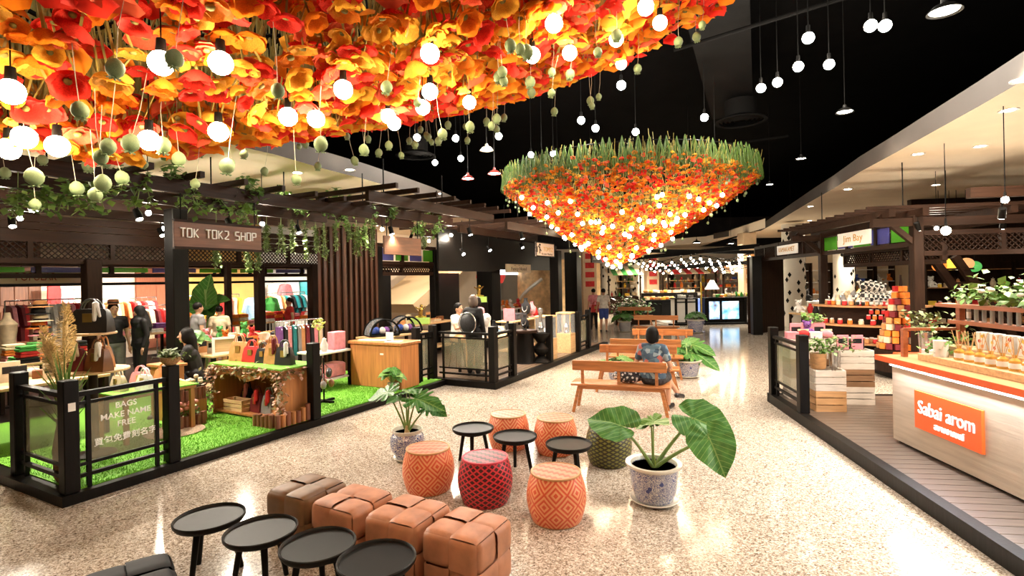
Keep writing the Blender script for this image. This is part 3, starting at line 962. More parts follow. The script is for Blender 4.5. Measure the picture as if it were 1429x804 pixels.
def chandelier(label, ax, ay, az, cx, cy, R, zr, pw, dens, keep, fsize, n_obj, weights, stem_h, seed, bulb_px, bulb_rand, pod_n, br, podr):
    rnd = random.Random(seed)
    t = thing('flower_chandelier', label, 'chandelier', (cx, cy, 7.2))
    o0 = Vector((cx, cy, 7.2))
    def at(u, th):
        ex, ey = cx + R * math.cos(th), cy + R * math.sin(th)
        k = u
        bx, by = ax + (cx - ax) * k, ay + (cy - ay) * k
        return Vector((bx + R * u * math.cos(th), by + R * u * math.sin(th), az + (zr - az) * u ** pw))
    def height(x, y):
        r = math.hypot(x - cx, y - cy)
        # iterate: centre slides from the tip to the rim centre
        u = r / R
        for _ in range(4):
            bx, by = ax + (cx - ax) * u, ay + (cy - ay) * u
            u = math.hypot(x - bx, y - by) / R
        return (az + (zr - az) * u ** pw, u)
    flowers = []
    N = int(PI * R * R * dens)
    for _ in range(N):
        u = math.sqrt(rnd.random()); th = rnd.uniform(0, 2 * PI)
        p = at(u, th)
        if not keep(p):
            continue
        lay = rnd.random() ** 1.6 * .30 * stem_h / .5
        out = Vector((math.cos(th), math.sin(th), 0))
        p = p + Vector((0, 0, lay))
        flowers.append((p, out, u, lay))
    def vis(f):
        p = f[0]
        if p.y < .3:
            return 99
        q = p - Vector((0, 0, HCAM))
        sx = CX + F * q.x / q.y; sy = HZ - F * q.z / q.y
        off = 0 if (-20 < sx < 1450 and -20 < sy < 820) else 50
        return q.length + off + f[3] * 3
    flowers.sort(key=vis)
    mass = [MB() for _ in range(1)][0]
    stems = MB()
    for i, (p, out, u, lay) in enumerate(flowers):
        s = fsize * rnd.uniform(.75, 1.2)
        tilt = rnd.uniform(-.25, .95)
        az_ = rnd.uniform(0, 2 * PI) if rnd.random() < .45 else math.atan2(out.y, out.x) + rnd.uniform(-.7, .7)
        rot = Matrix.Rotation(az_, 4, 'Z') @ Matrix.Rotation(-tilt, 4, 'Y') @ Matrix.Rotation(rnd.uniform(0, 6), 4, 'Z')
        ci = rnd.choices(range(4), weights)[0]
        if i < n_obj:
            o = link('poppy', rnd.choice(POPPY_ME)[ci], t)
            o.matrix_local = Matrix.Translation(p - o0) @ rot @ Matrix.Diagonal((s, s, s, 1))
        else:
            pv = rnd.choice(PVL)
            Mx = Matrix.Translation(p - o0) @ rot @ Matrix.Diagonal((s, s, s, 1))
            b = len(mass.v)
            mass.v += [tuple(Mx @ Vector(v)) for v in pv.v]
            mass.f += [tuple(k + b for k in f) for f in pv.f]
            mass.m += [ci if m == 0 else 4 for m in pv.m]
        top = p - o0
        bend = Vector((rnd.uniform(-.1, .1), rnd.uniform(-.1, .1), 0))
        h = stem_h * rnd.uniform(.8, 1.3)
        stems.tube([top, top + Vector((0, 0, h * .5)) + bend, top + Vector((0, 0, h)) + bend * 1.5], .0055 * fsize / .068, 3, 0, False)
    stuff('poppies', mass, PET + [M_eye], t, smooth=180)
    stuff('flower_stems', stems, M_pstem, t)
    # steel support: rings, spokes and hanging rods
    for k in (.25, .5, .75, 1.0):
        b = MB()
        pts = [at(k, 2 * PI * i / 28) + Vector((0, 0, stem_h * 1.15)) - o0 for i in range(29)]
        b.tube(pts, .012, 5, 0, False); b.obj('support_ring', M_black, t)
    for k in range(8):
        th = 2 * PI * k / 8
        b = MB(); b.tube([at(u, th) + Vector((0, 0, stem_h * 1.15)) - o0 for u in (0.02, .3, .6, 1)], .012, 5); b.obj('support_spoke', M_black, t)
    for k in range(4):
        th = 2 * PI * k / 4 + .6
        p = at(.85, th) - o0
        b = MB(); b.cyl(p + Vector((0, 0, stem_h)), (p.x, p.y, 0), .006, .006, 5); b.obj('suspension_cable', M_black, t)
    # globe bulbs
    def put_bulb(p):
        o = link('globe_bulb', ME_GLOBE if br > .047 - .002 and fsize > .06 else ME_GLOBE2, t, p - o0)
        o.scale = (br,) * 3
        link('socket', ME_GSOCK, o)
    for x, y in bulb_px:
        a = ray(x, y); d = .8
        while d < 22:
            q = Vector((a.x * d, d, HCAM + a.z * d))
            hz, u = height(q.x, q.y)
            if u < 1.05 and q.z > hz - .10:
                put_bulb(q); break
            d += .04
    for _ in range(bulb_rand[0]):
        p = at(math.sqrt(rnd.uniform(bulb_rand[1] ** 2, bulb_rand[2] ** 2)), rnd.uniform(0, 2 * PI)) + Vector((0, 0, -.07))
        if keep(p):
            put_bulb(p)
    for _ in range(pod_n):
        u = math.sqrt(rnd.random()); th = rnd.uniform(0, 2 * PI)
        p = at(u, th)
        if not keep(p):
            continue
        s = podr * rnd.uniform(.75, 1.15)
        o = link('seed_pod', ME_POD, t, p - o0 + Vector((0, 0, -rnd.uniform(.10, .34))))
        o.rotation_euler = (rnd.uniform(-.15, .15), rnd.uniform(-.15, .15), rnd.uniform(0, 6))
        o.scale = (s, s, s * 1.1)
    return t, at, o0
B1 = [(15, 128), (12, 208), (34, 192), (80, 204), (308, 88), (600, 75), (773, 33), (743, 77), (479, 125), (600, 128), (590, 150), (402, 163), (305, 184), (208, 196), (441, 166), (901, 10), (795, 74), (921, 32), (225, 88), (655, 143), (550, 172), (860, 55)]
chandelier('huge overhead canopy of red and amber poppies with globe bulbs and seed pods', -2.07, 2.5, 2.74, -1.75, 2.75, 3.55, 4.12, 1.12, 215, lambda p: p.y > -.6 and p.x > -5.6, .066, 300, (.32, .3, .28, .10), .5, 11, B1, (16, .3, .98), 230, .046, .032)
B2 = [(728, 276), (764, 283), (796, 281), (744, 290), (739, 299), (806, 299), (868, 296), (924, 272), (917, 275), (920, 287), (962, 274), (975, 278), (1008, 272), (1000, 287), (990, 283), (982, 293), (935, 299), (945, 305), (956, 300), (892, 307), (914, 309), (926, 311), (944, 309), (832, 310), (842, 318), (855, 316), (881, 319), (896, 318), (813, 312), (840, 325), (872, 327), (913, 328), (912, 335), (936, 324), (968, 318), (982, 310), (996, 313), (1019, 306), (1032, 298), (1044, 291), (973, 327), (955, 337), (933, 341), (888, 346), (865, 357), (821, 340), (798, 328), (755, 310), (763, 303), (779, 297), (850, 345), (835, 352), (905, 350), (860, 365), (845, 362), (882, 358)]
T2, at2, oo2 = chandelier('cone chandelier of small orange poppies under a green grass fringe, dotted with bulbs', 2.62, 13.1, 2.40, 2.95, 13.4, 3.1, 4.40, 1.18, 165, lambda p: True, .058, 300, (.28, .44, .18, .10), .35, 12, B2, (30, .0, .60), 90, .048, .03)
# the fringe of green stalks on the far chandelier
tb = MB()
for k in range(9):
    a = 2 * PI * k / 9
    x, y = math.cos(a), math.sin(a)
    tb.tube([(0, 0, .24), (.05 * x, .05 * y, .05), (.10 * x, .10 * y, -.26)], [.004, .010, .003], 3, 0, False)
ME_TUFT = tb.mesh('grass_tuft', mat('grass_stalk_green', (.06, .115, .008), .6, 0, .4, 10), 60)
rnd = random.Random(5)
for ring, n in ((1.0, 110), (.955, 100), (.91, 90)):
    for k in range(n):
        p = at2(ring, 2 * PI * (k + rnd.random() * .6) / n)
        o = link('grass_tuft', ME_TUFT, T2, p - oo2 + Vector((0, 0, rnd.uniform(.20, .28))))
        o.rotation_euler = (0, 0, rnd.uniform(0, 6)); o.scale = (1, 1, rnd.uniform(.9, 1.15))
# ------------------------------------------------------------------ goods that many shops share
def cm(name, col, rough=.55):
    return mat(name, col, rough, 0, .18, 10, spec=.22)
CL = {'red': (.55, .03, .03), 'burgundy': (.16, .02, .025), 'pink': (.75, .28, .32), 'black': (.015, .014, .015), 'brown': (.20, .08, .03), 'tan': (.55, .26, .10), 'orange': (.75, .20, .03), 'white': (.78, .75, .70), 'cream': (.75, .60, .40), 'green': (.06, .28, .06), 'teal': (.02, .18, .20), 'blue': (.05, .09, .35), 'grey': (.25, .24, .24), 'yellow': (.80, .52, .06), 'purple': (.22, .08, .30), 'sky blue': (.35, .55, .75)}
def CM(c):
    return cm('cloth_' + c.replace(' ', '_'), CL[c])
def LM(c):
    return mat('hide_' + c.replace(' ', '_'), CL[c], .38, 0, .2, 10, bump=.2)
def handbag(loc, rz, c, w=.34, h=.24, d=.13, label='', group=None, scarf=None):
    t = thing('handbag', label, 'handbag', loc, rz, group)
    b = MB()
    n = 8
    prof = [(0, 1.0), (.06, 1.02), (.5, .98), (.9, .86), (1.0, .72)]
    vs = []
    for z, k in prof:
        kd = 1.0 - .65 * z ** 1.5
        for x, y in ((-1, -1), (0, -1.12), (1, -1), (1.03, 0), (1, 1), (0, 1.12), (-1, 1), (-1.03, 0)):
            vs.append((x * w / 2 * k, y * d / 2 * kd, z * h))
    fs = [tuple(range(7, -1, -1)), tuple(range(32, 40))]
    for i in range(4):
        for k in range(8):
            fs.append((i * 8 + k, i * 8 + (k + 1) % 8, i * 8 + 8 + (k + 1) % 8, i * 8 + 8 + k))
    b.add(vs, fs); bo = b.obj('body', LM(c), t)
    for sy in (-1, 1):
        b = MB()
        b.tube([(w * .26 * math.cos(a), sy * d * .16, h * .92 + h * .5 * math.sin(a)) for a in [PI * i / 8 for i in range(9)]], .009, 6); b.obj('handle', LM(c), t)
    b = MB(); b.box(-w * .12, w * .12, -d * .5, -d * .38, h * .45, h * .82); b.obj('clasp', mat('brass', (.55, .38, .12), .3, .8), bo)
    if scarf:
        b = MB(); b.cap((w * .2, -d * .35, h * 1.2), (w * .22, -d * .6, h * .55), .035, .02, 8); b.cap((w * .2, -d * .35, h * 1.2), (w * .34, -d * .5, h * .7), .03, .015, 8)
        b.obj('scarf', CM(scarf), t)
    return t
def garment(loc, rz, c, label, group, kind=0, s=1.0):
    t = thing('hanging_garment', label, 'clothing', loc, rz, group)
    b = MB()
    o = [[(-.10, 0), (-.22, -.05), (-.33, -.42), (-.25, -.45), (-.18, -.22), (-.20, -.75), (.20, -.75), (.18, -.22), (.25, -.45), (.33, -.42), (.22, -.05), (.10, 0)],
         [(-.08, 0), (-.19, -.04), (-.16, -.35), (-.28, -1.15), (.28, -1.15), (.16, -.35), (.19, -.04), (.08, 0)],
         [(-.12, 0), (-.14, -.9), (.14, -.9), (.12, 0)]][kind]
    b.vprism([(x * s, z * s) for x, z in o], -.035, .035)
    b.obj('cloth', CM(c), t)
    b = MB(); b.tube([(-.17 * s, 0, -.05), (0, 0, .03), (.17 * s, 0, -.05)], .006, 5); b.tube([(0, 0, .03), (0, 0, .10)], .004, 5); b.obj('hanger', M_chrome, t)
    return t
def rack(loc, rz, length, h, cols, label, place, kind=0, s=1.0, edge=True):
    t = thing('clothes_rack', label, 'clothes rack', loc, rz)
    b = MB(); b.tube([(-length / 2, 0, h), (length / 2, 0, h)], .014, 8); b.obj('rail', M_chrome, t)
    for sx in (-1, 1):
        b = MB(); b.tube([(sx * length / 2, 0, .02), (sx * length / 2, 0, h)], .014, 8); b.obj('upright', M_chrome, t)
        b = MB(); b.tube([(sx * length / 2, -.25, .02), (sx * length / 2, .25, .02)], .014, 8); b.obj('foot', M_chrome, t)
    M = Matrix.Rotation(rz, 3, 'Z')
    for i, c in enumerate(cols):
        x = -length / 2 + .08 + (length - .16) * i / max(1, len(cols) - 1)
        garment(Vector(loc) + M @ Vector((x, 0, h - .10)), rz + (PI / 2 + .15 * math.sin(i * 2.1) if edge else 0.1 * math.sin(i)), c, f'{c} garment hanging on the {place}', f'{c} garments on the {place}', kind, s)
def table(loc, rz, w, d, h, mt, ml, label, shelf=False, name='display_table'):
    t = thing(name, label, 'table', loc, rz)
    b = MB(); b.bbox(-w / 2, w / 2, -d / 2, d / 2, h - .04, h, .006); b.obj('table_top', mt, t)
    for sx in (-1, 1):
        for sy in (-1, 1):
            b = MB(); b.cbox((sx * (w / 2 - .04), sy * (d / 2 - .04), (h - .04) / 2), (.05, .05, h - .04)); b.obj('leg', ml, t)
    if shelf:
        b = MB(); b.box(-w / 2 + .03, w / 2 - .03, -d / 2 + .03, d / 2 - .03, .18, .21); b.obj('shelf', mt, t)
    return t
def folded(loc, rz, c, label, group, w=.26, d=.2, h=.09):
    b = MB()
    for k in range(2):
        b.bbox(-w / 2 + .01 * k, w / 2 - .008 * k, -d / 2, d / 2 - .01 * k, h * k / 2, h * (k + 1) / 2 - .003, h * .2)
    return solo('folded_cloth', b, CM(c), label, 'clothing', loc, rz, group)
GOODS = {}
def good(kind, c):
    if (kind, c) in GOODS:
        return GOODS[kind, c]
    b = MB(); b2 = None
    if kind == 'box':
        b.bbox(-.09, .09, -.06, .06, 0, .11, .006); nm = 'gift_box'
    elif kind == 'jar':
        b.lathe([(.03, 0), (.042, .01), (.044, .07), (.032, .085)], 12); b.lathe([(.034, .085), (.036, .088), (.036, .105), (.0, .108)], 12, m=1); nm = 'jar'
    elif kind == 'bottle':
        b.lathe([(.03, 0), (.036, .008), (.036, .11), (.014, .14), (.013, .17)], 12); b.lathe([(.016, .168), (.016, .195), (0, .197)], 10, m=1); nm = 'bottle'
    elif kind == 'pouch':
        b.sph((0, 0, .07), (.10, .05, .07), 12, 8); b.box(-.08, .08, -.012, .012, .12, .15, 1); nm = 'pouch'
    elif kind == 'hat':
        b.lathe([(.17, 0), (.165, .012), (.10, .02), (.095, .09), (.06, .115), (0, .12)], 18); b.lathe([(.1, .02), (.103, .045), (.097, .05)], 18, m=1, cap=False); nm = 'hat'
    elif kind == 'doll':
        b.sph((0, 0, .09), (.075, .065, .09), 12, 8); b.sph((0, -.005, .215), (.062, .058, .06), 12, 8)
        for sx in (-1, 1):
            b.sph((sx * .05, 0, .265), .024, 8, 6); b.cap((sx * .06, -.02, .13), (sx * .10, -.05, .08), .024, .02, 8); b.cap((sx * .04, -.03, .03), (sx * .06, -.11, .03), .03, .026, 8)
            b.sph((sx * .022, -.058, .225), .007, 6, 4, 1)
        b.sph((0, -.06, .205), .012, 6, 4, 1); nm = 'plush_toy'
    elif kind == 'card':
        b.bbox(-.09, .09, -.015, .0, 0, .24, .003); b.box(-.07, .07, -.0165, -.0150, .10, .18, 1); b.box(-.05, .05, 0, .06, 0, .01); nm = 'card_stand'
    elif kind == 'tray':
        b.bbox(-.16, .16, -.11, .11, 0, .012, .004)
        for y in (-.105, .105): b.box(-.16, .16, y - .006, y + .006, .01, .05)
        for x in (-.155, .155): b.box(x - .006, x + .006, -.1, .1, .01, .05)
        for k in range(8): b.sph((-.12 + .08 * (k % 4), -.05 + .1 * (k // 4), .04), .035, 8, 6, 1)
        nm = 'goods_tray'
    elif kind == 'vase':
        b.lathe([(.035, 0), (.055, .04), (.06, .10), (.03, .17), (.035, .20), (.028, .20)], 14); b.sph((0, 0, .215), .01, 6, 4, 1); nm = 'vase'
    c2 = {'jar': 'white', 'bottle': 'black', 'pouch': 'cream', 'hat': 'black', 'doll': 'black', 'card': 'black', 'tray': 'tan', 'vase': 'white'}.get(kind, c)
    GOODS[kind, c] = (nm, b.mesh(nm, [CM(c), CM(c2)]))
    return GOODS[kind, c]
WORD = {'gift_box': 'gift box', 'plush_toy': 'plush toy', 'card_stand': 'card stand', 'goods_tray': 'tray of small goods'}
def put(kind, c, loc, place, rz=0.0, s=1.0):
    nm, me = good(kind, c)
    o = link(nm, me, None, loc, rz, s)
    wd = WORD.get(nm, nm)
    return tag(o, f'{c} {wd} {place}', wd.split()[-1] if wd != 'tray of small goods' else 'tray', f'{c} {wd}s {place}')
def scatter(a, b_, n, kinds, cols, place, rz, jit=.05, seed=1, s=(.85, 1.15), rows=1, depth=Vector((0, 0, 0))):
    rnd = random.Random(seed)
    a, b_ = Vector(a), Vector(b_)
    for r in range(rows):
        for i in range(n):
            u = (i + .5) / n
            p = a.lerp(b_, u) + depth * (r / max(1, rows - 1) if rows > 1 else 0) + Vector((rnd.uniform(-jit, jit), rnd.uniform(-jit, jit), 0)) * .6
            put(rnd.choice(kinds), rnd.choice(cols), p, place, rz + rnd.uniform(-.4, .4), rnd.uniform(*s))
# ------------------------------------------------------------------ vines
def leaf_cloud(mb, pts, size, rnd, m=0):
    for p in pts:
        a = rnd.uniform(0, 2 * PI); e = rnd.uniform(-1.1, .5); s = size * rnd.uniform(.6, 1.3)
        d = Vector((math.cos(a) * math.cos(e), math.sin(a) * math.cos(e), math.sin(e)))
        sd = d.cross(Vector((rnd.uniform(-.4, .4), rnd.uniform(-.4, .4), 1))).normalized()
        up = sd.cross(d)
        p = Vector(p)
        mb.add([p, p + d * s * .5 + sd * s * .36 + up * s * .08, p + d * s, p + d * s * .5 - sd * s * .36 + up * s * .08, p + d * s * .45], [(0, 1, 4), (1, 2, 4), (2, 3, 4), (3, 0, 4)], m)
def vine(p, length, spread, n, kind, seed, label, group, ztop=None):
    rnd = random.Random(seed)
    t = thing('hanging_vine', label, 'vine', p, 0, group)
    st = MB(); fo = MB(); pts = []
    for k in range(3):
        x, y = rnd.uniform(-spread, spread), rnd.uniform(-spread, spread) * .6
        q = [Vector((x * u, y * u, .06 - length * u * rnd.uniform(.75, 1.0))) for u in (0, .35, .7, 1)]
        st.tube(q, .006, 4)
        for _ in range(n // 3):
            u = rnd.random()
            i = min(2, int(u * 3)); f = u * 3 - i
            pts.append(q[i].lerp(q[i + 1], f) + Vector((rnd.gauss(0, spread * .25), rnd.gauss(0, spread * .25), rnd.gauss(0, .03))))
    if ztop is not None and ztop > p.z:
        st.tube([(0, 0, 0), (.01, 0, ztop - p.z)], .005, 4)
    st.obj('stem', M_stem, t)
    leaf_cloud(fo, pts, .10 if kind == 'ivy' else .055, rnd)
    stuff('foliage', fo, M_ivy if kind == 'ivy' else M_moss, t)
# ------------------------------------------------------------------ fences with frosted glass
def frosted():
    m, nt, b = new_mat('frosted_glass')
    tc = nd(nt, 'ShaderNodeTexCoord'); nz = nd(nt, 'ShaderNodeTexNoise'); nz.inputs['Scale'].default_value = 2.2
    nt.links.new(tc.outputs['Object'], nz.inputs[0])
    nt.links.new(ramp(nt, nz.outputs[0], [(.3, (.22, .23, .15)), (.7, (.40, .37, .27))]), b.inputs['Base Color'])
    b.inputs['Roughness'].default_value = .18
    b.inputs['Alpha'].default_value = .46
    return m
M_frost = frosted()
FH = 1.10
def fence(p0, p1, label, post0=True, post1=True, zf=.10, glass=True, group=None, h=FH):
    p0, p1 = Vector(p0), Vector(p1)
    d = p1 - p0; ln = d.length; rz = math.atan2(d.y, d.x)
    t = thing('glass_fence', label, 'fence', (p0.x, p0.y, zf), rz, group)
    for on, x in ((post0, 0), (post1, ln)):
        if on:
            b = MB(); b.bbox(x - .065, x + .065, -.065, .065, 0, h, .008); b.obj('post', M_blackwood, t)
    for nm, z, w_, hh in (('top_rail', h * .86, .07, .045), ('rail', h * .775, .03, .03), ('rail', h * .22, .03, .03), ('bottom_rail', h * .12, .04, .035)):
        b = MB(); b.box(.06, ln - .06, -w_ / 2, w_ / 2, z - hh / 2, z + hh / 2); b.obj(nm, M_blackwood, t)
    for x in (.16, ln - .16):
        b = MB(); b.box(x - .018, x + .018, -.018, .018, 0, h * .85); b.obj('stile', M_blackwood, t)
    if glass:
        b = MB(); b.box(.18, ln - .18, -.006, .006, h * .24, h * .755); b.obj('glass_panel', M_frost, t)
    return t, ln
# ------------------------------------------------------------------ left bag shop: floor, turf, fences
ZF = .10
bm = MB(); bm.box(0, 6.35, 0, 13, 0, ZF); struct('floor_left', bm, [M_blackwood], L(0, 0), RZL)
bm = MB(); bm.box(6.35, 13.2, -1.12, 13, 0, ZF); struct('floor_centre', bm, [wood('dark_deck', (.10, .07, .05), .4, 0)], L(0, 0), RZL)
bm = MB()
bm.box(.14, 6.28, .10, 4.2, ZF, ZF + .012)
rnd = random.Random(2)
for _ in range(26000):                                         # pile of the turf, along the front strip that shows
    x = rnd.uniform(.15, 5.6); y = rnd.uniform(.10, 2.6) * rnd.random() ** .5 + .0
    y = max(.1, y)
    a = rnd.uniform(0, PI); c_, s_ = math.cos(a) * .005, math.sin(a) * .005
    lx, ly = rnd.uniform(-.01, .01), rnd.uniform(-.01, .01); hh = ZF + rnd.uniform(.022, .036)
    bm.add([(x - c_, y - s_, ZF + .01), (x + c_, y + s_, ZF + .01), (x + lx, y + ly, hh)], [(0, 1, 2)])
o = stuff('artificial_grass', bm, M_grass, None, L(0, 0), RZL, 'bright green artificial turf covering the bag shop floor', 'turf', smooth=0)
t, ln = fence(L(.10, .10), L(1.06, .10), 'black fence with a frosted panel lettered BAGS MAKE NAME FREE', post1=True)
M_wtext = mat('white_lettering', (.95, .95, .92), .5, 0, 0, 3)
for body, z, sz in (('BAGS', .76, .085), ('MAKE NAME', .66, .085), ('FREE', .565, .085), ('買包免費刻名字', .42, .085)):
    text_obj('lettering', body, sz, M_wtext, [c for c in t.children if c.name.startswith('glass_panel')][0], (ln / 2 + .02, -.008, z), FRONT, .001, bold=.001)
b = MB(); b.box(-.03, .03, -.071, -.066, .80, .88); b.obj('tag', M_paper, t)
fence(L(.10, .10), L(.12, 1.25), 'short black fence with a plain frosted panel at the bag shop corner', post0=False)
b = MB(); b.bbox(-.07, .07, -.07, .07, 0, 1.12, .008)
solo('bollard_post', b, M_blackwood, 'black square post beside the vine trimmed bag cabinet', 'post', L(3.06, .08, ZF), RZL)

# ------------------------------------------------------------------ vine trimmed cabinet
t = thing('display_cabinet', 'honey brown open cabinet trimmed with dried flower garlands and turf top', 'cabinet', L(2.62, .22, ZF), RZL)
b = MB(); b.box(0, .62, 0, .03, 0, .74); b.obj('side_panel', M_cabwood, t)
b = MB(); b.box(0, .62, 1.57, 1.60, 0, .74); b.obj('side_panel', M_cabwood, t)
b = MB(); b.box(.59, .62, .03, 1.57, 0, .74); b.obj('back_panel', M_cabwood, t)
b = MB(); b.box(.02, .60, .03, 1.57, .04, .07); b.obj('shelf', M_cabwood, t)
b = MB(); b.box(-.02, .64, -.02, 1.62, .74, .77); b.obj('top', M_cabwood, t)
b = MB(); b.box(-.03, .65, -.03, 1.63, .77, .795); b.obj('turf_cover', M_grass, t)
b = MB(); b.vprism([(0.0, .74), (0.0, .60), (.35, .66), (.75, .55), (1.15, .66), (1.54, .58), (1.54, .74)], 0, .02)
o = b.obj('valance', M_cabwood, t); o.rotation_euler = (0, 0, PI / 2); o.location = (.03, .03, 0)
rnd = random.Random(9)
fo = MB(); fl = MB()
pts = [(-.05, rnd.uniform(-.05, 1.65), .76 + rnd.gauss(-.04, .05)) for _ in range(240)] + [(-.04 + rnd.gauss(0, .03), 0 + rnd.gauss(0, .05), rnd.uniform(.08, .75)) for _ in range(150)] + [(-.04 + rnd.gauss(0, .03), 1.6 + rnd.gauss(0, .05), rnd.uniform(.08, .75)) for _ in range(150)] + [(rnd.uniform(0, .64), -.05, .76 + rnd.gauss(-.03, .04)) for _ in range(110)]
leaf_cloud(fo, pts[::2], .065, rnd); leaf_cloud(fl, pts[1::2], .07, rnd)
stuff('garland_leaves', fo, mat('dried_olive_leaf', (.22, .20, .08), .7, 0, .5, 12), t); stuff('garland_flowers', fl, mat('dusty_pink_flower', (.62, .36, .26), .7, 0, .4, 12), t)
cab = lambda x, y, z: L(2.62 + x, .22 + y, ZF + z)
RB = RZL - PI / 2           # faces the open end (towards -s)
for y, c, w_, h_, sc in ((1.35, 'tan', .34, .30, None), (1.05, 'red', .30, .24, None), (.78, 'black', .24, .22, None), (.56, 'tan', .26, .30, 'burgundy'), (.30, 'black', .28, .26, 'white')):
    handbag(cab(.30, y, .795), RB + .2, c, w_, h_, .12, f'{c} leather handbag on the turf topped cabinet' + (f' with a {sc} scarf' if sc else ''), 'handbags on the cabinet top', sc)
for y, c, sc in ((1.36, 'black', 'pink'), (.80, 'burgundy', 'red'), (.54, 'grey', 'red'), (.28, 'tan', 'white')):
    handbag(cab(.20 if y < 1 else .42, y, .07), RB - .1, c, .25, .27, .13, f'{c} leather handbag inside the open cabinet', 'handbags inside the cabinet', sc)
def crate(loc, rz, w, d, h, m, label, group=None, n=3):
    t = thing('slatted_crate', label, 'crate', loc, rz, group)
    sh = (h - .012 * (n - 1)) / n
    for k in range(n):
        z0 = k * (sh + .012)
        for sy in (-1, 1):
            b = MB(); b.box(-w / 2, w / 2, sy * d / 2 - .008, sy * d / 2 + .008, z0, z0 + sh); b.obj('slat', m, t)
        for sx in (-1, 1):
            b = MB(); b.box(sx * w / 2 - .008, sx * w / 2 + .008, -d / 2 + .008, d / 2 - .008, z0, z0 + sh); b.obj('slat', m, t)
    for sx in (-1, 1):
        for sy in (-1, 1):
            b = MB(); b.cbox((sx * (w / 2 - .025), sy * (d / 2 - .025), h / 2), (.03, .03, h)); b.obj('corner_post', m, t)
    b = MB(); b.box(-w / 2 + .01, w / 2 - .01, -d / 2 + .01, d / 2 - .01, .0, .015); b.obj('base_board', m, t)
    return t
crate(cab(.14, 1.18, .07), RB, .44, .18, .17, M_palewood, 'small pale slatted crate inside the open bag cabinet')
# short log edging at the cabinet's corner
rnd = random.Random(4)
t = thing('log_edging', 'low edging of upright brown log sections at the cabinet corner', 'edging', L(2.45, .10, ZF + .012), RZL)
for i in range(7):
    b = MB(); h = rnd.uniform(.16, .24); b.cyl((i * .085, .0, 0), (i * .085, .0, h), .038, .038, 10); b.obj('log', M_cabwood if i % 2 else wood('red_brown_log', (.22, .08, .04), .6, 2), t)
for i in range(5):
    b = MB(); h = rnd.uniform(.14, .20); b.cyl((-.03, .085 * (i + 1), 0), (-.03, .085 * (i + 1), h), .038, .038, 10); b.obj('log', MATS['red_brown_log'], t)
# planter boxes with flowers
def planter(loc, rz, label, petal, seed, w=.42, d=.2, h=.17):
    rnd = random.Random(seed)
    t = thing('flower_planter', label, 'planter', loc, rz)
    for i in range(6):
        for sy in (-1, 1):
            b = MB(); b.cyl((-w / 2 + w * i / 5, sy * d / 2, 0), (-w / 2 + w * i / 5, sy * d / 2, h * rnd.uniform(.9, 1.1)), .036, .036, 8); b.obj('log', MATS['red_brown_log'], t)
    b = MB(); b.box(-w / 2, w / 2, -d / 2, d / 2, h * .2, h * .8); b.obj('soil', M_soil, t)
    fo = MB(); leaf_cloud(fo, [(rnd.uniform(-w / 2, w / 2), rnd.uniform(-d / 2, d / 2), h + rnd.uniform(0, .1)) for _ in range(90)], .06, rnd)
    stuff('foliage', fo, M_leaf2, t)
    for i in range(22):
        b = MB(); p = (rnd.uniform(-w / 2, w / 2), rnd.uniform(-d / 2, d / 2), h + rnd.uniform(.06, .16))
        b.sph(p, (.032, .032, .026), 8, 6); b.obj('blossom', petal, t)
planter(L(1.95, 1.40, ZF + .012), RZL + .1, 'log planter box of dusty pink roses on the turf', mat('rose_pink', (.70, .28, .22), .6, 0, .3, 12), 1)
planter(L(2.15, 1.66, ZF + .33), RZL + .1, 'small planter of cream roses on a wooden block behind the pink ones', mat('rose_cream', (.80, .62, .42), .6, 0, .3, 12), 2, .34)
b = MB(); b.bbox(-.2, .2, -.14, .14, 0, .318, .01); solo('wood_block', b, M_cabwood, 'wooden block under the cream rose planter', 'block', L(2.15, 1.66, ZF + .012), RZL + .1)
b = MB(); b.lathe([(0, .0), (.34, .0), (.36, .012), (.3, .02), (0, .022)], 18); solo('pebble_bed', b, mat('sandy_pebbles', (.70, .52, .36), .8, 0, .4, 60, bump=.8), 'sandy pebble patch under the pink rose planter', 'pebbles', L(1.75, 1.28, ZF + .012))
# ------------------------------------------------------------------ round tiered bag stand, pampas, tables
t = thing('tiered_stand', 'two tier round wooden bag stand behind the BAGS fence', 'display stand', L(.78, 1.2, ZF), 0)
b = MB(); b.lathe([(.22, 0), (.22, .03), (.05, .06), (.045, 1.40)], 16); b.obj('pole', M_darkwood, t)
for z, r in ((1.00, .36), (1.44, .24)):
    b = MB(); b.lathe([(0, z), (r, z), (r + .005, z + .012), (r, z + .025), (0, z + .025)], 28); b.obj('tier', M_palewood, t)
handbag(L(.78, 1.2, ZF + 1.465), .1, 'black', .42, .28, .17, 'large black satchel on the upper tier of the round stand', None, 'white')
for dx, dy, c, rz, sc in ((-.17, -.10, 'burgundy', .2, 'cream'), (.17, -.12, 'brown', -.3, 'white'), (.0, .17, 'tan', 2.6, None)):
    p = L(.78, 1.2, ZF + 1.025) + Vector((dx, dy, 0))
    handbag(p, rz, c, .30, .26, .13, f'{c} leather handbag on the lower tier of the round stand', 'handbags on the lower tier', sc)
t = thing('pampas_vase', 'tall vase of cream pampas grass and green blades behind the fence corner', 'plant', L(.23, .50, ZF), 0)
b = MB(); b.lathe([(.07, 0), (.10, .06), (.11, .35), (.07, .60), (.08, .66), (.07, .66)], 18); b.obj('vase', M_wicker, t)
rnd = random.Random(3)
gr = MB()
for k in range(46):
    a = rnd.uniform(0, 2 * PI); r = rnd.uniform(.05, .28); h = rnd.uniform(.75, 1.45)
    gr.tube([(0, 0, .55), (math.cos(a) * r * .4, math.sin(a) * r * .4, h * .8), (math.cos(a) * r, math.sin(a) * r, h)], [.006, .008, .001], 3, 0, False)
stuff('grass_blades', gr, M_leaf2, t)
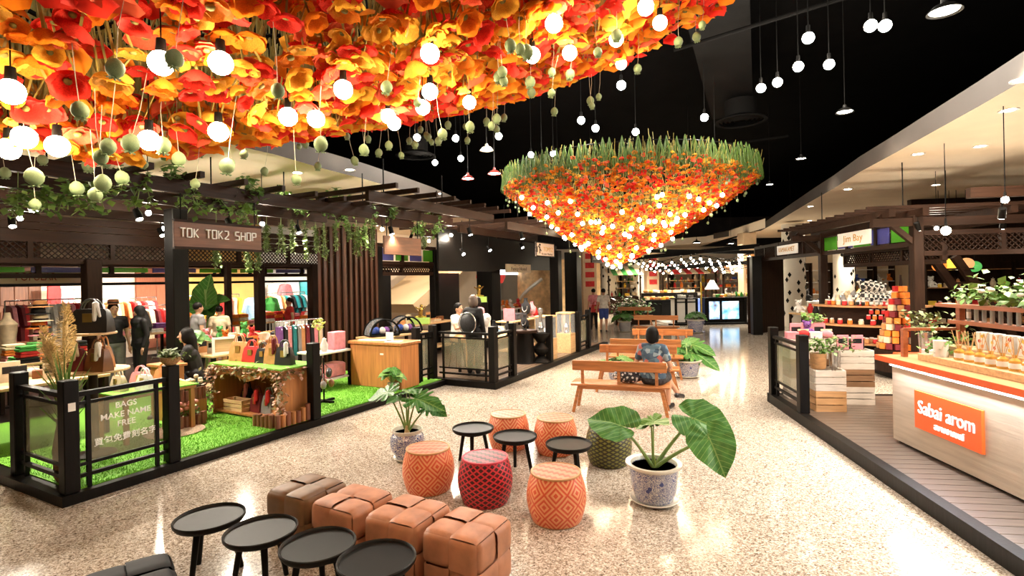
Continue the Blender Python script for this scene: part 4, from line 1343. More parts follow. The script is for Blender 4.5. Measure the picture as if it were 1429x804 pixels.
pm = mat('pampas_cream', (.80, .60, .30), .9, 0, .3, 40, bump=.6)
for a, r, z0, z1 in ((2.9, .26, 1.15, 1.55), (2.0, .06, 1.2, 1.80), (3.3, .12, 1.05, 1.40)):
    b = MB(); x, y = math.cos(a), math.sin(a)
    b.tube([(0, 0, .6), (x * r * .5, y * r * .5, z0)], .006, 4)
    b.tube([(x * r * .5, y * r * .5, z0), (x * r * .8, y * r * .8, z0 + (z1 - z0) * .35), (x * r, y * r, z0 + (z1 - z0) * .75), (x * r * 1.3, y * r * 1.3, z1)], [.008, .028, .024, .005], 8)
    for _ in range(420):
        u = rnd.random(); q = Vector((x * r * (.5 + .6 * u), y * r * (.5 + .6 * u), z0 + (z1 - z0) * u))
        a_ = rnd.uniform(0, 2 * PI); ln_ = .075 * math.sin(PI * min(.95, u * .9 + .1)) + .02
        e_ = q + Vector((math.cos(a_) * ln_, math.sin(a_) * ln_, rnd.uniform(-.02, .08)))
        b.add([q, e_ + Vector((.006, 0, 0)), e_ + Vector((-.006, 0, .006))], [(0, 1, 2)])
    b.obj('plume', pm, t)
t = thing('potted_succulent', 'trailing succulent in a moss basket on the fence post', 'potted plant', L(1.06, .10, ZF + FH))
b = MB(); b.lathe([(.05, 0), (.10, .05), (.105, .09), (.09, .09)], 16); b.obj('basket', M_wicker, t)
fo = MB(); leaf_cloud(fo, [(rnd.gauss(0, .06), rnd.gauss(0, .06), .09 + rnd.uniform(0, .08)) for _ in range(90)], .07, rnd); stuff('foliage', fo, M_moss, t)
table(L(.62, 2.7, ZF), RZL, 1.5, 1.2, .82, M_palewood, M_darkwood, 'pale wooden goods table behind the bag shop corner')
scatter(L(.0, 2.4, ZF + .82), L(1.25, 2.3, ZF + .82), 4, ['tray', 'pouch', 'box', 'card'], ['brown', 'tan', 'black', 'cream', 'white'], 'on the pale corner table', RZL, seed=3, rows=4, depth=TL * .75)
table(L(1.55, 1.55, ZF), RZL, .9, .7, .62, M_cabwood, M_cabwood, 'low wooden bag table between round stand and rose planters')
b = MB(); b.box(-.47, .47, -.37, .37, 0, .015); solo('turf_mat', b, M_grass, 'green turf mat on the low bag table', 'mat', L(1.55, 1.55, ZF + .62), RZL)
for k, (x, y, c) in enumerate(((-.28, .12, 'cream'), (.0, .15, 'pink'), (.28, .1, 'tan'), (-.1, -.15, 'white'), (.2, -.18, 'cream'))):
    handbag(L(1.55 + x, 1.55 + y, ZF + .635), RB + .6 * math.sin(k), c, .26, .20, .11, f'{c} leather handbag on the low turf covered table', 'handbags on the low table', None)
b = MB(); b.bbox(-.25, .25, -.16, .16, .80, .84, .006); b.box(-.22, .22, -.12, .12, 0, .80); solo('small_counter', b, M_cabwood, 'small red brown counter before the seated shop woman', 'counter', L(2.12, 2.12, ZF), RB)
# long goods tables in the middle of the shop
table(L(4.1, 2.9, ZF), RZL, 2.1, .8, .80, M_palewood, M_black, 'long pale goods table behind the vine trimmed cabinet', True)
scatter(L(3.15, 2.65, ZF + .80), L(5.05, 2.65, ZF + .80), 7, ['tray', 'pouch', 'box', 'card', 'vase', 'jar'], ['tan', 'cream', 'white', 'pink', 'black', 'orange', 'brown'], 'on the long pale table', RZL, seed=5, rows=3, depth=TL * .5)
table(L(4.85, 3.95, ZF), RZL, 2.3, .9, .86, M_palewood, M_black, 'long pale goods table in front of the wood columns')
scatter(L(3.85, 3.62, ZF + .86), L(5.85, 3.62, ZF + .86), 7, ['hat', 'pouch', 'box', 'doll', 'tray'], ['white', 'pink', 'black', 'green', 'red', 'cream', 'orange'], 'on the far pale table', RZL, seed=6, rows=3, depth=TL * .6, s=(.95, 1.2))
t = thing('picture_frame', 'white framed display board on the long pale table', 'frame', L(3.3, 2.53, ZF + .80), RZL - .35)
b = MB(); b.box(-.2, .2, 0, .015, 0, .30); b.obj('board', M_palewood, t)
for x0, x1, z0, z1 in ((-.2, .2, 0, .04), (-.2, .2, .26, .30), (-.2, -.16, .04, .26), (.16, .2, .04, .26)):
    b = MB(); b.box(x0, x1, -.02, .02, z0, z1); b.obj('frame_bar', M_white, t)
# black leg table with bags under it, scarf rack
table(L(4.75, 1.7, ZF), RZL, .8, .6, .72, M_white, M_black, 'black legged white table beside the orange desk', True)
b = MB(); b.bbox(-.14, .14, -.10, .10, 0, .34, .01); solo('gift_bag', b, CM('pink'), 'tall pink gift bag on the black legged table', 'bag', L(4.95, 1.6, ZF + .72), RZL)
b = MB(); b.bbox(-.24, .24, -.16, .16, 0, .26, .03); solo('cushion', b, CM('pink'), 'pink cushion box under the black legged table', 'box', L(4.85, 1.65, ZF + .21), RZL)
put('vase', 'white', L(4.6, 1.55, ZF + .72), 'on the black legged table', 0, 1.2)
t = thing('flower_posy', 'yellow green ball posy on a tall stem by the scarf rack', 'flowers', L(4.75, 1.85, ZF + .72))
b = MB(); b.lathe([(.05, 0), (.05, .02), (.008, .03), (.008, .42)], 12); b.obj('stem', M_stem, t)
fo = MB(); leaf_cloud(fo, [Vector((rnd.gauss(0, 1), rnd.gauss(0, 1), rnd.gauss(0, 1))).normalized() * .09 + Vector((0, 0, .5)) for _ in range(120)], .06, rnd); stuff('blossoms', fo, mat('lime_blossom', (.55, .60, .12), .7, 0, .3, 12), t)
rack(L(4.55, 2.15, ZF), RZL - .2, .95, 1.30, ['purple', 'black', 'pink', 'teal', 'grey', 'tan', 'burgundy', 'black', 'pink', 'cream'], 'chrome rail of scarves beside the black legged table', 'chrome scarf rail', 2, .62)
t = thing('pouch_stand', 'thin black stand hung with small dark pouches by the bollard post', 'display stand', L(3.85, .75, ZF), RZL)
b = MB(); b.tube([(0, 0, 0), (0, 0, .75)], .014, 8); b.obj('pole', M_black, t)
for a in (0, PI / 2):
    b = MB(); b.cbox((0, 0, .03), (.42, .05, .04), a); b.obj('foot', M_black, t)
for i in range(8):
    a = i * PI / 4; p = Vector((.12 * math.cos(a), .12 * math.sin(a), .62 - .18 * (i % 2)))
    b = MB(); b.sph(p - Vector((0, 0, .12)), (.05, .05, .07), 8, 6); b.tube([p - Vector((0, 0, .06)), p + Vector((-p.x, -p.y, .06))], .004, 4); b.obj('pouch', LM(('black', 'brown', 'grey')[i % 3]), t)
# orange desk with papers, little pot plant beside it
t = thing('orange_desk', 'plain orange brown counter desk standing on the turf', 'desk', L(5.12, .16, ZF + .012), RZL)
b = MB(); b.bbox(0, .52, 0, 1.26, 0, .80, .01); b.obj('body', wood('orange_plywood', (.50, .20, .06), .5, 2, 2, .2), t)
b = MB(); b.bbox(-.03, .56, -.03, 1.30, .80, .86, .01); b.obj('worktop', MATS['honey_brown_plywood'], t)
b = MB(); b.box(-.004, 0, .42, .50, .62, .65); b.obj('plate', M_paper, t)
for k, (x, y) in enumerate(((.2, 1.0), (.25, .7), (.15, .3))):
    b = MB(); b.cbox((0, 0, .003), (.21, .3, .006), .2 * k); solo('paper_sheet', b, M_paper, 'white paper sheet lying on the orange desk', 'paper', L(5.12 + x, .16 + y, ZF + .872), RZL, 'papers on the orange desk')
t = thing('table_sign', 'small white printed sign stood on the orange desk', 'sign', L(5.3, .58, ZF + .872), RB)
b = MB(); b.box(-.09, .09, -.004, .004, 0, .17); b.obj('card', M_paper, t)
b = MB(); b.box(-.05, .05, -.03, .05, 0, .012); b.obj('foot', M_black, t)
base = L(5.0, .28, ZF + .012)
bushy('potted_pothos', 'small leafy plant in a brown pot at the foot of the orange desk', base, .09, .15, 'bowl', cm('terracotta', (.30, .10, .05)), 20, .30, .30, ['split', 'pale', 'big'], 8)

# ------------------------------------------------------------------ posts, lattice, pergola, signs
b = MB(); b.bbox(-.13, .13, -.13, .13, 0, 3.3, .01); solo('timber_post', b, M_blackwood, 'thick black timber post under the white lettered shop sign', 'post', L(2.81, 3.05, ZF), RZL)
for x, w_, lab in ((128, .26, 'brown timber post left of the lattice panels'), (318, .13, 'slim dark post in front of the yellow wall'), (362, .2, 'dark post draped with hanging moss'), (437, .24, 'broad dark post by the teal dress')):
    s, _ = hitL(x, 400, 6.0)
    b = MB(); b.bbox(-w_ / 2, w_ / 2, -w_ / 2, w_ / 2, 0, 2.55, .01); solo('timber_post', b, M_darkwood, lab, 'post', L(s, 6.0, ZF), RZL)
def frieze(p0, p1, z0, z1, label, lattice=True, glassc=None, mats=None):
    p0, p1 = Vector(p0), Vector(p1)
    d = p1 - p0; ln = d.length; rz = math.atan2(d.y, d.x)
    t = thing('lattice_frieze', label, 'frieze', (p0.x, p0.y, z0), rz)
    h = z1 - z0
    for nm, a, c in (('bottom_rail', -.06, .03), ('top_rail', h - .03, h + .06)):
        b = MB(); b.box(0, ln, -.05, .05, a, c); b.obj(nm, M_darkwood_x, t)
    n = max(2, int(ln / 1.1))
    for i in range(n + 1):
        x = ln * i / n
        b = MB(); b.box(x - .04, x + .04, -.045, .045, 0, h); b.obj('stile', M_darkwood, t)
    if lattice:
        b = MB(); st_ = .10
        k = 0
        x = -h
        while x < ln:
            for sg in (1, -1):
                xa, xb = x, x + h
                za, zb = (0, h) if sg > 0 else (h, 0)
                if xa < 0:
                    f = -xa / h; za = za + (zb - za) * f; xa = 0
                if xb > ln:
                    f = (ln - xa) / max(1e-6, xb - xa); zb = za + (zb - za) * f; xb = ln
                b.beam((xa, .012 * sg, za), (xb, .012 * sg, zb), .012, .028, up=(0, 1, 0))
            x += st_
        stuff('lattice', b, M_darkwood_x, t)
    if glassc:
        m_ = len(glassc)
        for i, c in enumerate(glassc):
            x0, x1 = ln * i / m_ + .05, ln * (i + 1) / m_ - .05
            b = MB(); b.box(x0, x1, -.012, .012, .05, h - .05); b.obj('glass_pane', MATS['glass_' + c], t)
    return t
for c, v in (('green', (.10, .34, .03)), ('blue', (.10, .10, .30))):
    m, nt, bb = new_mat('glass_' + c); MATS['glass_' + c] = m
    tc = nd(nt, 'ShaderNodeTexCoord'); vo = nd(nt, 'ShaderNodeTexVoronoi'); vo.inputs['Scale'].default_value = 40
    nt.links.new(tc.outputs['Object'], vo.inputs[0])
    nt.links.new(ramp(nt, vo.outputs['Distance'], [(.1, [min(1, k * 1.5) for k in v]), (.6, v)]), bb.inputs['Base Color'])
    bb.inputs['Roughness'].default_value = .25; bb.inputs['Alpha'].default_value = .75
    tr = nd(nt, 'ShaderNodeBsdfTranslucent'); tr.inputs[0].default_value = (*[min(1, k * 2) for k in v], 1)
    mx = nd(nt, 'ShaderNodeMixShader'); mx.inputs[0].default_value = .5
    nt.links.new(bb.outputs[0], mx.inputs[1]); nt.links.new(tr.outputs[0], mx.inputs[2]); nt.links.new(mx.outputs[0], nt.nodes['Material Output'].inputs[0])
frieze(L(.6, 6.0), L(4.5, 6.0), 2.62, 2.98, 'dark wooden lattice frieze along the back of the bag shop')
frieze(L(4.5, 6.0), L(8.9, 6.0), 2.62, 2.98, 'dark lattice frieze continuing behind the shop name sign')
frieze(L(1.0, 6.6), L(9.6, 6.6), 2.36, 2.56, 'band of green and blue glass panes behind the lattice', False, ['green', 'blue', 'green', 'blue', 'green', 'green', 'blue', 'green'])
# board header above the lattice
t = thing('board_header', 'dark brown boarded header above the lattice frieze', 'header', L(.4, 6.02, 3.04), RZL)
for k in range(3):
    b = MB(); b.box(0, 8.6, -.02 + .01 * k, .03, k * .14, k * .14 + .13); b.obj('board', M_darkwood_x, t)
def pergola(s0, s1, rails, z, rafter, t0, t1, label, zoff=.10, rods=()):
    t = thing('pergola', label, 'pergola', L(0, 0, z), RZL)
    for r in rails:
        b = MB(); b.box(s0, s1, r - .04, r + .04, -.09, .09); b.obj('rail', M_darkwood_x, t)
    s = s0 + .1
    while s < s1:
        b = MB(); b.box(s - .03, s + .03, t0, t1, .09, .17); b.obj('rafter', M_darkwood_x, t)
        s += rafter
    for s, r in rods:
        b = MB(); b.cyl((s, r, .1), (s, r, 4.2 - z), .012, .012, 6); b.obj('hanger_rod', M_black, t)
    return t
pergola(-.8, 5.3, (1.0, 2.2, 3.4, 4.6), 3.42, .62, .6, 5.3, 'dark timber pergola hung with ivy above the bag shop', rods=((2.9, 2.2), (4.3, 2.2), (5.1, 3.4), (1.2, 3.4), (3.2, 4.6)))
pergola(4.1, 8.2, (-.05, 1.1, 2.3), 3.52, .55, -.6, 2.9, 'dark timber pergola above the centre stall', rods=((4.5, -.05), (6.2, -.05), (7.6, 1.1), (5.2, 1.1)))
pergola(8.2, 12.6, (-.4, .9, 2.2), 3.35, .55, -.9, 2.8, 'dark timber pergola above the jewellery stall', rods=((8.8, -.4), (10.5, .9), (12, .9)))
# hanging name sign
s0, zt = hitL(240, 306, 1.0); s1, zb = hitL(363, 352, 1.0)
t = thing('shop_sign', 'brown wooden hanging sign with blocky white cut out letters', 'sign', L(s0, .98, 2.60), RZL)
W_ = s1 - s0
b = MB(); b.bbox(0, W_, -.02, .02, 0, .37, .005); b.obj('board', wood('sign_brown_wood', (.16, .065, .03), .5, 0), t)
for x in (.1, W_ - .1):
    b = MB(); b.cyl((x, 0, .37), (x, 0, .74), .01, .01, 6); b.obj('hanger', M_black, t)
for z in (0, .36):
    b = MB(); b.box(0, W_, -.03, .03, z - .012, z + .022); b.obj('edge_trim', M_darkwood_x, t)
# blocky hand cut letters built from straight strokes
STROKE = {'T': [(0, 1, 1, 1), (.5, 1, .5, 0)], 'O': [(0, 0, 0, 1), (0, 1, .85, 1), (.85, 1, .85, 0), (.85, 0, 0, 0)], 'K': [(0, 0, 0, 1), (0, .45, .8, 1), (.15, .55, .85, 0)], '2': [(0, 1, .8, 1), (.8, 1, .8, .55), (.8, .55, 0, .05), (0, .02, .9, .02)], 'S': [(.85, 1, 0, 1), (0, 1, 0, .55), (0, .52, .85, .48), (.85, .5, .85, 0), (.85, 0, 0, 0)], 'H': [(0, 0, 0, 1), (.85, 0, .85, 1), (0, .5, .85, .5)], 'P': [(0, 0, 0, 1), (0, 1, .8, 1), (.8, 1, .8, .5), (.8, .5, 0, .5)]}
x = .07; cw = (W_ - .14) / 13.2
for ch in 'TOK TOK2 SHOP':
    if ch == ' ':
        x += cw * .85; continue
    b = MB()
    for x0, z0, x1, z1 in STROKE[ch]:
        b.beam((x0 * cw * .8, 0, z0 * .115), (x1 * cw * .8, 0, z1 * .115), .012, .034, up=(0, 1, 0))
    b.obj('letter', M_wtext, t, loc=(x, -.026, .15)); x += cw * 1.04
s0, zt = hitL(535, 330, 1.1); s1, zb = hitL(587, 358, 1.1)
t = thing('shop_sign', 'blank brown wooden board hanging from the centre pergola', 'sign', L(s0, 1.1, 2.66), RZL)
b = MB(); b.bbox(0, s1 - s0, -.02, .02, 0, .38, .005); b.obj('board', MATS['sign_brown_wood'], t)
for x in (.1, s1 - s0 - .1):
    b = MB(); b.cyl((x, 0, .36), (x, 0, .80), .01, .01, 6); b.obj('hanger', M_black, t)
# vines over the pergola
iv = [(60, 285, 1.0), (95, 275, 1.0), (130, 262, 1.0), (165, 255, 1.0), (245, 240, 1.0), (262, 270, 1.0), (345, 265, 1.0), (355, 285, 1.0), (335, 300, 2.2), (430, 285, 2.2), (455, 290, 2.2), (480, 300, 2.2), (410, 295, 2.2), (300, 285, 2.2), (200, 262, 1.0), (25, 290, 1.0), (470, 275, 2.2), (520, 300, 1.1), (545, 300, 1.1), (600, 300, 1.1), (610, 310, 1.1), (585, 322, 1.1), (390, 275, 2.2), (500, 330, 2.2)]
for i, (x, y, tt) in enumerate(iv):
    s, z = hitL(x, y, tt)
    rail_ = {1.0: 'front rail of the bag shop pergola', 2.2: 'inner rail of the bag shop pergola', 1.1: 'rail of the centre stall pergola'}[tt]
    vine(L(s, tt, z + .12), .26 + .12 * (i % 3), .22, 85, 'ivy', i + 40, f'leafy ivy sprig trailing over the {rail_}', f'ivy sprigs on the {rail_}', 3.36)
mo = [(372, 325, 2.2, .5), (392, 322, 2.2, .6), (408, 318, 2.2, .55), (425, 318, 2.2, .8), (440, 325, 2.2, .5), (452, 318, 2.2, .8), (468, 320, 2.2, .6), (302, 352, 2.2, .35), (345, 352, 2.2, .45), (360, 355, 2.2, .4), (497, 330, 2.2, .6), (510, 325, 2.2, .5), (520, 320, 1.1, .7), (590, 330, 1.1, .45), (485, 318, 2.2, .4)]
for i, (x, y, tt, ln_) in enumerate(mo):
    s, z = hitL(x, y, tt)
    nm_ = ('long' if ln_ > .55 else 'medium' if ln_ > .42 else 'short')
    vine(L(s, tt, z + .06), ln_, .07, 240, 'moss', i + 90, f'{nm_} grey green moss strand hanging below the pergola', f'{nm_} moss strands below the pergolas', 3.46)
def spot(p, target, power, label, grp='black track spotlights', angle=110, col=(1, .88, .72), ztop=None):
    p = Vector(p)
    t = thing('track_spot', label, 'spotlight', p, 0, grp)
    d = (Vector(target) - p).normalized()
    b = MB(); b.cyl(-d * .09, d * .07, .045, .05, 12); b.obj('lamp_head', M_black, t)
    b = MB(); b.cyl(d * .072, d * .076, .044, .044, 12); b.obj('lens', M_bulb_w, t)
    b = MB(); b.cyl((0, 0, .03), (0, 0, .30 if ztop is None else ztop - p.z), .012, .012, 6); b.obj('bracket', M_black, t)
    lamp('lens_light', 'SPOT', d * .10, power, col, .06, t, target=d * 2, angle=angle)
    return t
LB = 'black track spotlight under the bag shop pergola'
for s, tt, ts, t2 in ((.6, 2.2, .6, 1.0), (1.8, 2.2, 2.0, 1.0), (3.2, 2.2, 3.0, .6), (4.6, 2.2, 4.6, 1.0), (1.2, 4.6, 1.0, 3.2), (3.4, 4.6, 3.6, 3.0), (5.0, 4.6, 5.2, 3.6)):
    spot(L(s, tt, 3.14), L(ts, t2, .6), SHOP_W * 3.0, LB, LB + 's', 125, ztop=3.36)
# ------------------------------------------------------------------ centre stall: deck boards, fences
fc = bpy.data.objects['floor_centre']
M_deck = wood('grey_brown_deck', (.16, .11, .075), .38, 0, 3, .35)
b = MB(); b.box(6.5, 13.1, 0, .125, 0, .012); me_plank = b.mesh('plank', M_deck)
for k in range(12):
    o = link('plank', me_plank, fc); o.location = (0, -1.02 + k * .135, ZF)
b = MB(); b.box(6.27, 13.25, -1.16, -1.02, 0, ZF + .02); b.box(6.27, 6.42, -1.02, .4, 0, ZF + .02)
struct('trim_1', b, M_blackwood, L(0, 0), RZL)
fence(L(5.76, .32), L(6.30, .32), 'short black frosted fence between orange desk and centre stall')
fence(L(6.36, -1.06), L(6.36, .26), 'wide black frosted fence facing the monstera pot', post1=False)
fence(L(6.36, -1.06), L(7.18, -1.06), 'black frosted fence along the aisle side of the jewellery stall', post0=False)
fence(L(10.95, -1.06), L(11.75, -1.06), 'black fence at the far end of the jewellery stall')
b = MB(); b.bbox(-.07, .07, -.07, .07, 0, 1.12, .008); solo('bollard_post', b, M_blackwood, 'black square post beside the glass topped display cabinet', 'post', L(9.05, -1.06, ZF), RZL)
# domed display cases with blue goods
M_acr = mat('clear_acrylic', (.8, .85, .9), .08, 0, 0, 3, alpha=.22)
def arch_case(loc, rz, w, d, h, label):
    t = thing('domed_case', label, 'display case', loc, rz)
    b = MB(); pts = [(w / 2 * math.cos(a), h * math.sin(a)) for a in [PI * i / 14 for i in range(15)]]
    for y in (-d / 2, d / 2):
        bb = MB(); bb.tube([(x, y, z) for x, z in pts], .022, 6); bb.obj('arch_rim', M_black, t)
    vs = []; fs = []
    for i, (x, z) in enumerate(pts):
        vs += [(x, -d / 2, z), (x, d / 2, z)]
        if i:
            fs.append((2 * i - 2, 2 * i - 1, 2 * i + 1, 2 * i))
    b.add(vs, fs); b.obj('dome', M_acr, t)
    b = MB(); b.box(-w / 2, w / 2, -d / 2, d / 2, -.03, 0); b.obj('base', M_black, t)
    for k in range(5):
        b = MB(); b.sph((-w * .3 + w * .15 * k, .05 * math.sin(k * 2), h * .25), (.07, .10, h * .25), 10, 8); b.obj('pouch', CM(('blue', 'blue', 'white', 'purple', 'black')[k]), t)
table(L(7.0, 1.95, ZF), RZL, 1.7, .7, .80, M_palewood, M_blackwood, 'long wooden counter carrying the domed blue cases')
arch_case(L(6.55, 1.9, ZF + .83), RZL - .5, .66, .45, .34, 'domed black rimmed case of blue goods behind the orange desk')
arch_case(L(7.35, 1.9, ZF + .83), RZL - .5, .66, .45, .34, 'domed black rimmed case of blue goods beside the seated women')
put('vase', 'orange', L(6.02, .85, ZF + .80) , 'on the counter of domed cases', 0, .9) if False else None
for k in range(7):
    put(('box', 'card', 'tray')[k % 3], ('tan', 'cream', 'brown', 'white')[k % 4], L(8.1 + .28 * k, 2.65, ZF + .88), 'on the back counter of the jewellery stall', RZL, 1.1)
table(L(9.0, 2.6, ZF), RZL, 2.2, .6, .88, M_palewood, M_blackwood, 'back counter of the jewellery stall', True)
# gold figurines on green glass stands
def figurine(loc, label):
    t = thing('gold_figurine', label, 'figurine', loc)
    b = MB(); b.bbox(-.24, .24, -.12, .12, 0, .16, .005); b.obj('glass_stand', mat('green_glass_stand', (.35, .50, .10), .2, 0, .1, 5, emis=.6), t)
    g = mat('polished_gold', (.75, .50, .12), .25, .9)
    b = MB(); b.cap((0, 0, .18), (.02, 0, .38), .05, .06, 10); b.sph((.03, 0, .47), .045, 10, 8); b.cap((.03, 0, .36), (-.12, -.03, .44), .022, .016, 8); b.cap((.03, 0, .36), (.14, -.02, .46), .022, .016, 8); b.cap((0, 0, .2), (.13, -.03, .19), .035, .025, 8); b.cap((0, 0, .2), (-.12, -.03, .19), .035, .025, 8)
    b.obj('figure', g, t)
figurine(L(8.6, 2.42, ZF + .88), 'gold seated figurine on a lit green glass stand')
s, z = hitL(668, 418, 1.9); figurine(L(s, 1.9, 1.45), 'gold figurine on a tall green glass shelf near the dark pillar')
b = MB(); b.bbox(-.28, .28, -.16, .16, 0, 1.45 - ZF, .01); solo('pedestal', b, M_blackwood, 'dark plinth under the far gold figurine', 'pedestal', L(s, 1.9, ZF), RZL)
# jewellery tables
M_vel = mat('black_velvet', (.012, .011, .013), .9, 0, .2, 30)
def bust(loc, rz, label, s=1.0, m=None, group=None):
    t = thing('necklace_bust', label, 'jewellery stand', loc, rz, group)
    b = MB()
    pr = [(.055, 0), (.06, .01), (.02, .03), (.02, .06), (.075, .09), (.10, .17), (.09, .24), (.045, .28), (.035, .34), (.042, .36)]
    vs, fs = [], []
    for r, z in pr:
        for k in range(14):
            a = 2 * PI * k / 14
            vs.append((r * s * math.cos(a), r * s * math.sin(a) * .6, z * s))
    for i in range(len(pr) - 1):
        for k in range(14):
            fs.append((i * 14 + k, i * 14 + (k + 1) % 14, i * 14 + 14 + (k + 1) % 14, i * 14 + 14 + k))
    fs.append(tuple(range(len(vs) - 14, len(vs))))
    b.add(vs, fs); b.obj('bust', m or M_vel, t)
    b = MB(); b.tube([(.05 * s * math.sin(a), -.045 * s - .018 * s * math.cos(a), .19 * s + .075 * s * -math.cos(a)) for a in [-2.2 + 4.4 * i / 12 for i in range(13)]], .008 * s, 5); b.obj('necklace', M_chrome, t)
    return t
table(L(7.52, -.25, ZF), RZL, .9, 1.0, .78, M_palewood, M_blackwood, 'jewellery table inside the corner fence')
bust(L(7.20, -.62, ZF + .78), RB, 'black velvet necklace bust at the table edge behind the corner fence', 1.0)
bust(L(7.72, -.66, ZF + .78), RB, 'second black velvet necklace bust by the aisle fence', .85)
t = thing('crystal_head', 'white mannequin head covered in crystals on the jewellery table', 'mannequin head', L(7.28, -.36, ZF + .78), RB)
cw_ = mat('white_crystal', (.85, .82, .78), .25, 0, .2, 40, bump=.8)
b = MB(); b.lathe([(.12, 0), (.10, .06), (.05, .14), (.05, .22)], 14); b.sph((0, 0, .34), (.085, .10, .13), 14, 10); b.sph((0, .03, .39), (.10, .11, .11), 14, 10); b.obj('head', cw_, t)
t = thing('dome_jar', 'cream bell jar with a dark medallion on the jewellery table', 'jar', L(7.70, -.05, ZF + .78), RB)
b = MB(); b.lathe([(.16, 0), (.17, .02), (.16, .30), (.13, .38), (.03, .42), (.02, .46), (0, .47)], 20); b.obj('jar', M_porc, t)
b = MB(); b.sph((0, -.165, .2), (.07, .015, .09), 12, 8); b.obj('medallion', M_vel, t)
for k, (x, y, c) in enumerate(((7.2, -.05, 'black'), (7.2, .12, 'white'), (7.5, -.5, 'sky blue'), (7.85, -.4, 'white'), (7.4, -.18, 'grey'))):
    put('pouch', c, L(x, y, ZF + .78), 'on the jewellery table', RB, 1.2)
t = thing('round_backpack', 'round black studded backpack hung on the dark clothed visitor', 'backpack', L(6.65, -.32, 1.22), RB)
b = MB(); b.sph((0, 0, .0), (.20, .07, .22), 18, 12); b.obj('body', mat('studded_black', (.02, .02, .022), .4, 0, .5, 30), t)
b = MB(); b.tube([(.20 * math.cos(a), -.035, .22 * math.sin(a)) for a in [2 * PI * i / 24 for i in range(25)]], .012, 6, 0, False); b.obj('silver_piping', M_chrome, t)
t = thing('tapered_table', 'black tapered round pedestal table on the stall deck', 'table', L(8.76, -.55, ZF + .012))
b = MB(); b.lathe([(.27, 0), (.25, .03), (.19, .70), (.20, .72)], 24); b.obj('pedestal', M_blackwood, t)
b = MB(); b.lathe([(0, .72), (.30, .72), (.31, .75), (.30, .78), (0, .78)], 28); b.obj('table_top', M_darkwood_x, t)
bust(L(8.76, -.55, ZF + .792), RB, 'black necklace bust with silver collar on the tapered table', 1.0)
t = thing('gourd_pedestal', 'glossy black gourd shaped pedestal on the stall deck', 'pedestal', L(9.0, -.86, ZF + .012))
b = MB(); b.lathe([(.24, 0), (.25, .02), (.20, .07), (.08, .15), (.20, .27), (.21, .33), (.09, .46), (.16, .56), (.24, .66), (.25, .70), (0, .70)], 28); b.obj('body', MATS['black_lacquer'], t)
t = thing('silver_bottle', 'tall silver bottle stand on the gourd pedestal', 'ornament', L(9.0, -.86, ZF + .712))
b = MB(); b.lathe([(.09, 0), (.10, .02), (.03, .06), (.08, .13), (.05, .22), (.04, .42), (.065, .52), (.05, .58), (0, .60)], 18); b.obj('body', M_chrome, t)
def glass_cabinet(loc, rz, label):
    t = thing('glass_cabinet', label, 'cabinet', loc, rz)
    b = MB(); b.bbox(-.21, .21, -.21, .21, 0, .52, .006); b.obj('base_unit', M_palewood, t)
    b = MB(); b.box(-.2, .2, -.2, .2, .52, 1.04); b.obj('glass_case', M_acr, t)
    b = MB(); b.bbox(-.21, .21, -.21, .21, 1.04, 1.08, .005); b.obj('top', M_palewood, t)
    for sx in (-1, 1):
        for sy in (-1, 1):
            b = MB(); b.cbox((sx * .195, sy * .195, .78), (.02, .02, .52)); b.obj('glass_edge', M_palewood, t)
    b = MB(); b.lathe([(.06, .52), (.06, .54), (.03, .6), (.07, .68), (.02, .78), (0, .78)], 12); b.obj('ornament', M_chrome, t)
glass_cabinet(L(9.42, -.80, ZF + .012), RZL, 'pale wooden cabinet with glass case beside the bollard post')
glass_cabinet(L(10.75, -.80, ZF + .012), RZL, 'pale wooden cabinet with glass case at the far stall fence')
table(L(10.0, .2, ZF), RZL, 1.8, .5, .95, M_palewood, M_blackwood, 'pale wooden counter deep in the jewellery stall', True)
b = MB(); b.bbox(-.30, .30, -.16, .16, 0, .16, .005); solo('glass_tray', b, mat('dark_display', (.05, .05, .06), .15, 0, .4, 20), 'low dark display tray on the pale counter', 'tray', L(9.8, .2, ZF + .95), RZL)
b = MB(); b.box(-.16, .16, -.006, .006, 0, .32); b.box(-.1, .1, .0, .1, 0, .012); solo('pink_card', b, CM('pink'), 'pink notice card standing by the jewellery counter', 'sign', L(9.2, .1, ZF + .95), RB)
bust(L(10.35, .2, ZF + .95), RB, 'black velvet bust on the pale counter of the stall', 1.5)
bust(L(10.62, .15, ZF + .95), RB, 'pink velvet bust on the pale counter of the stall', 1.2, CM('pink'))
put('vase', 'red', L(10.85, .15, ZF + .95), 'on the pale counter of the stall', 0, 1.2)
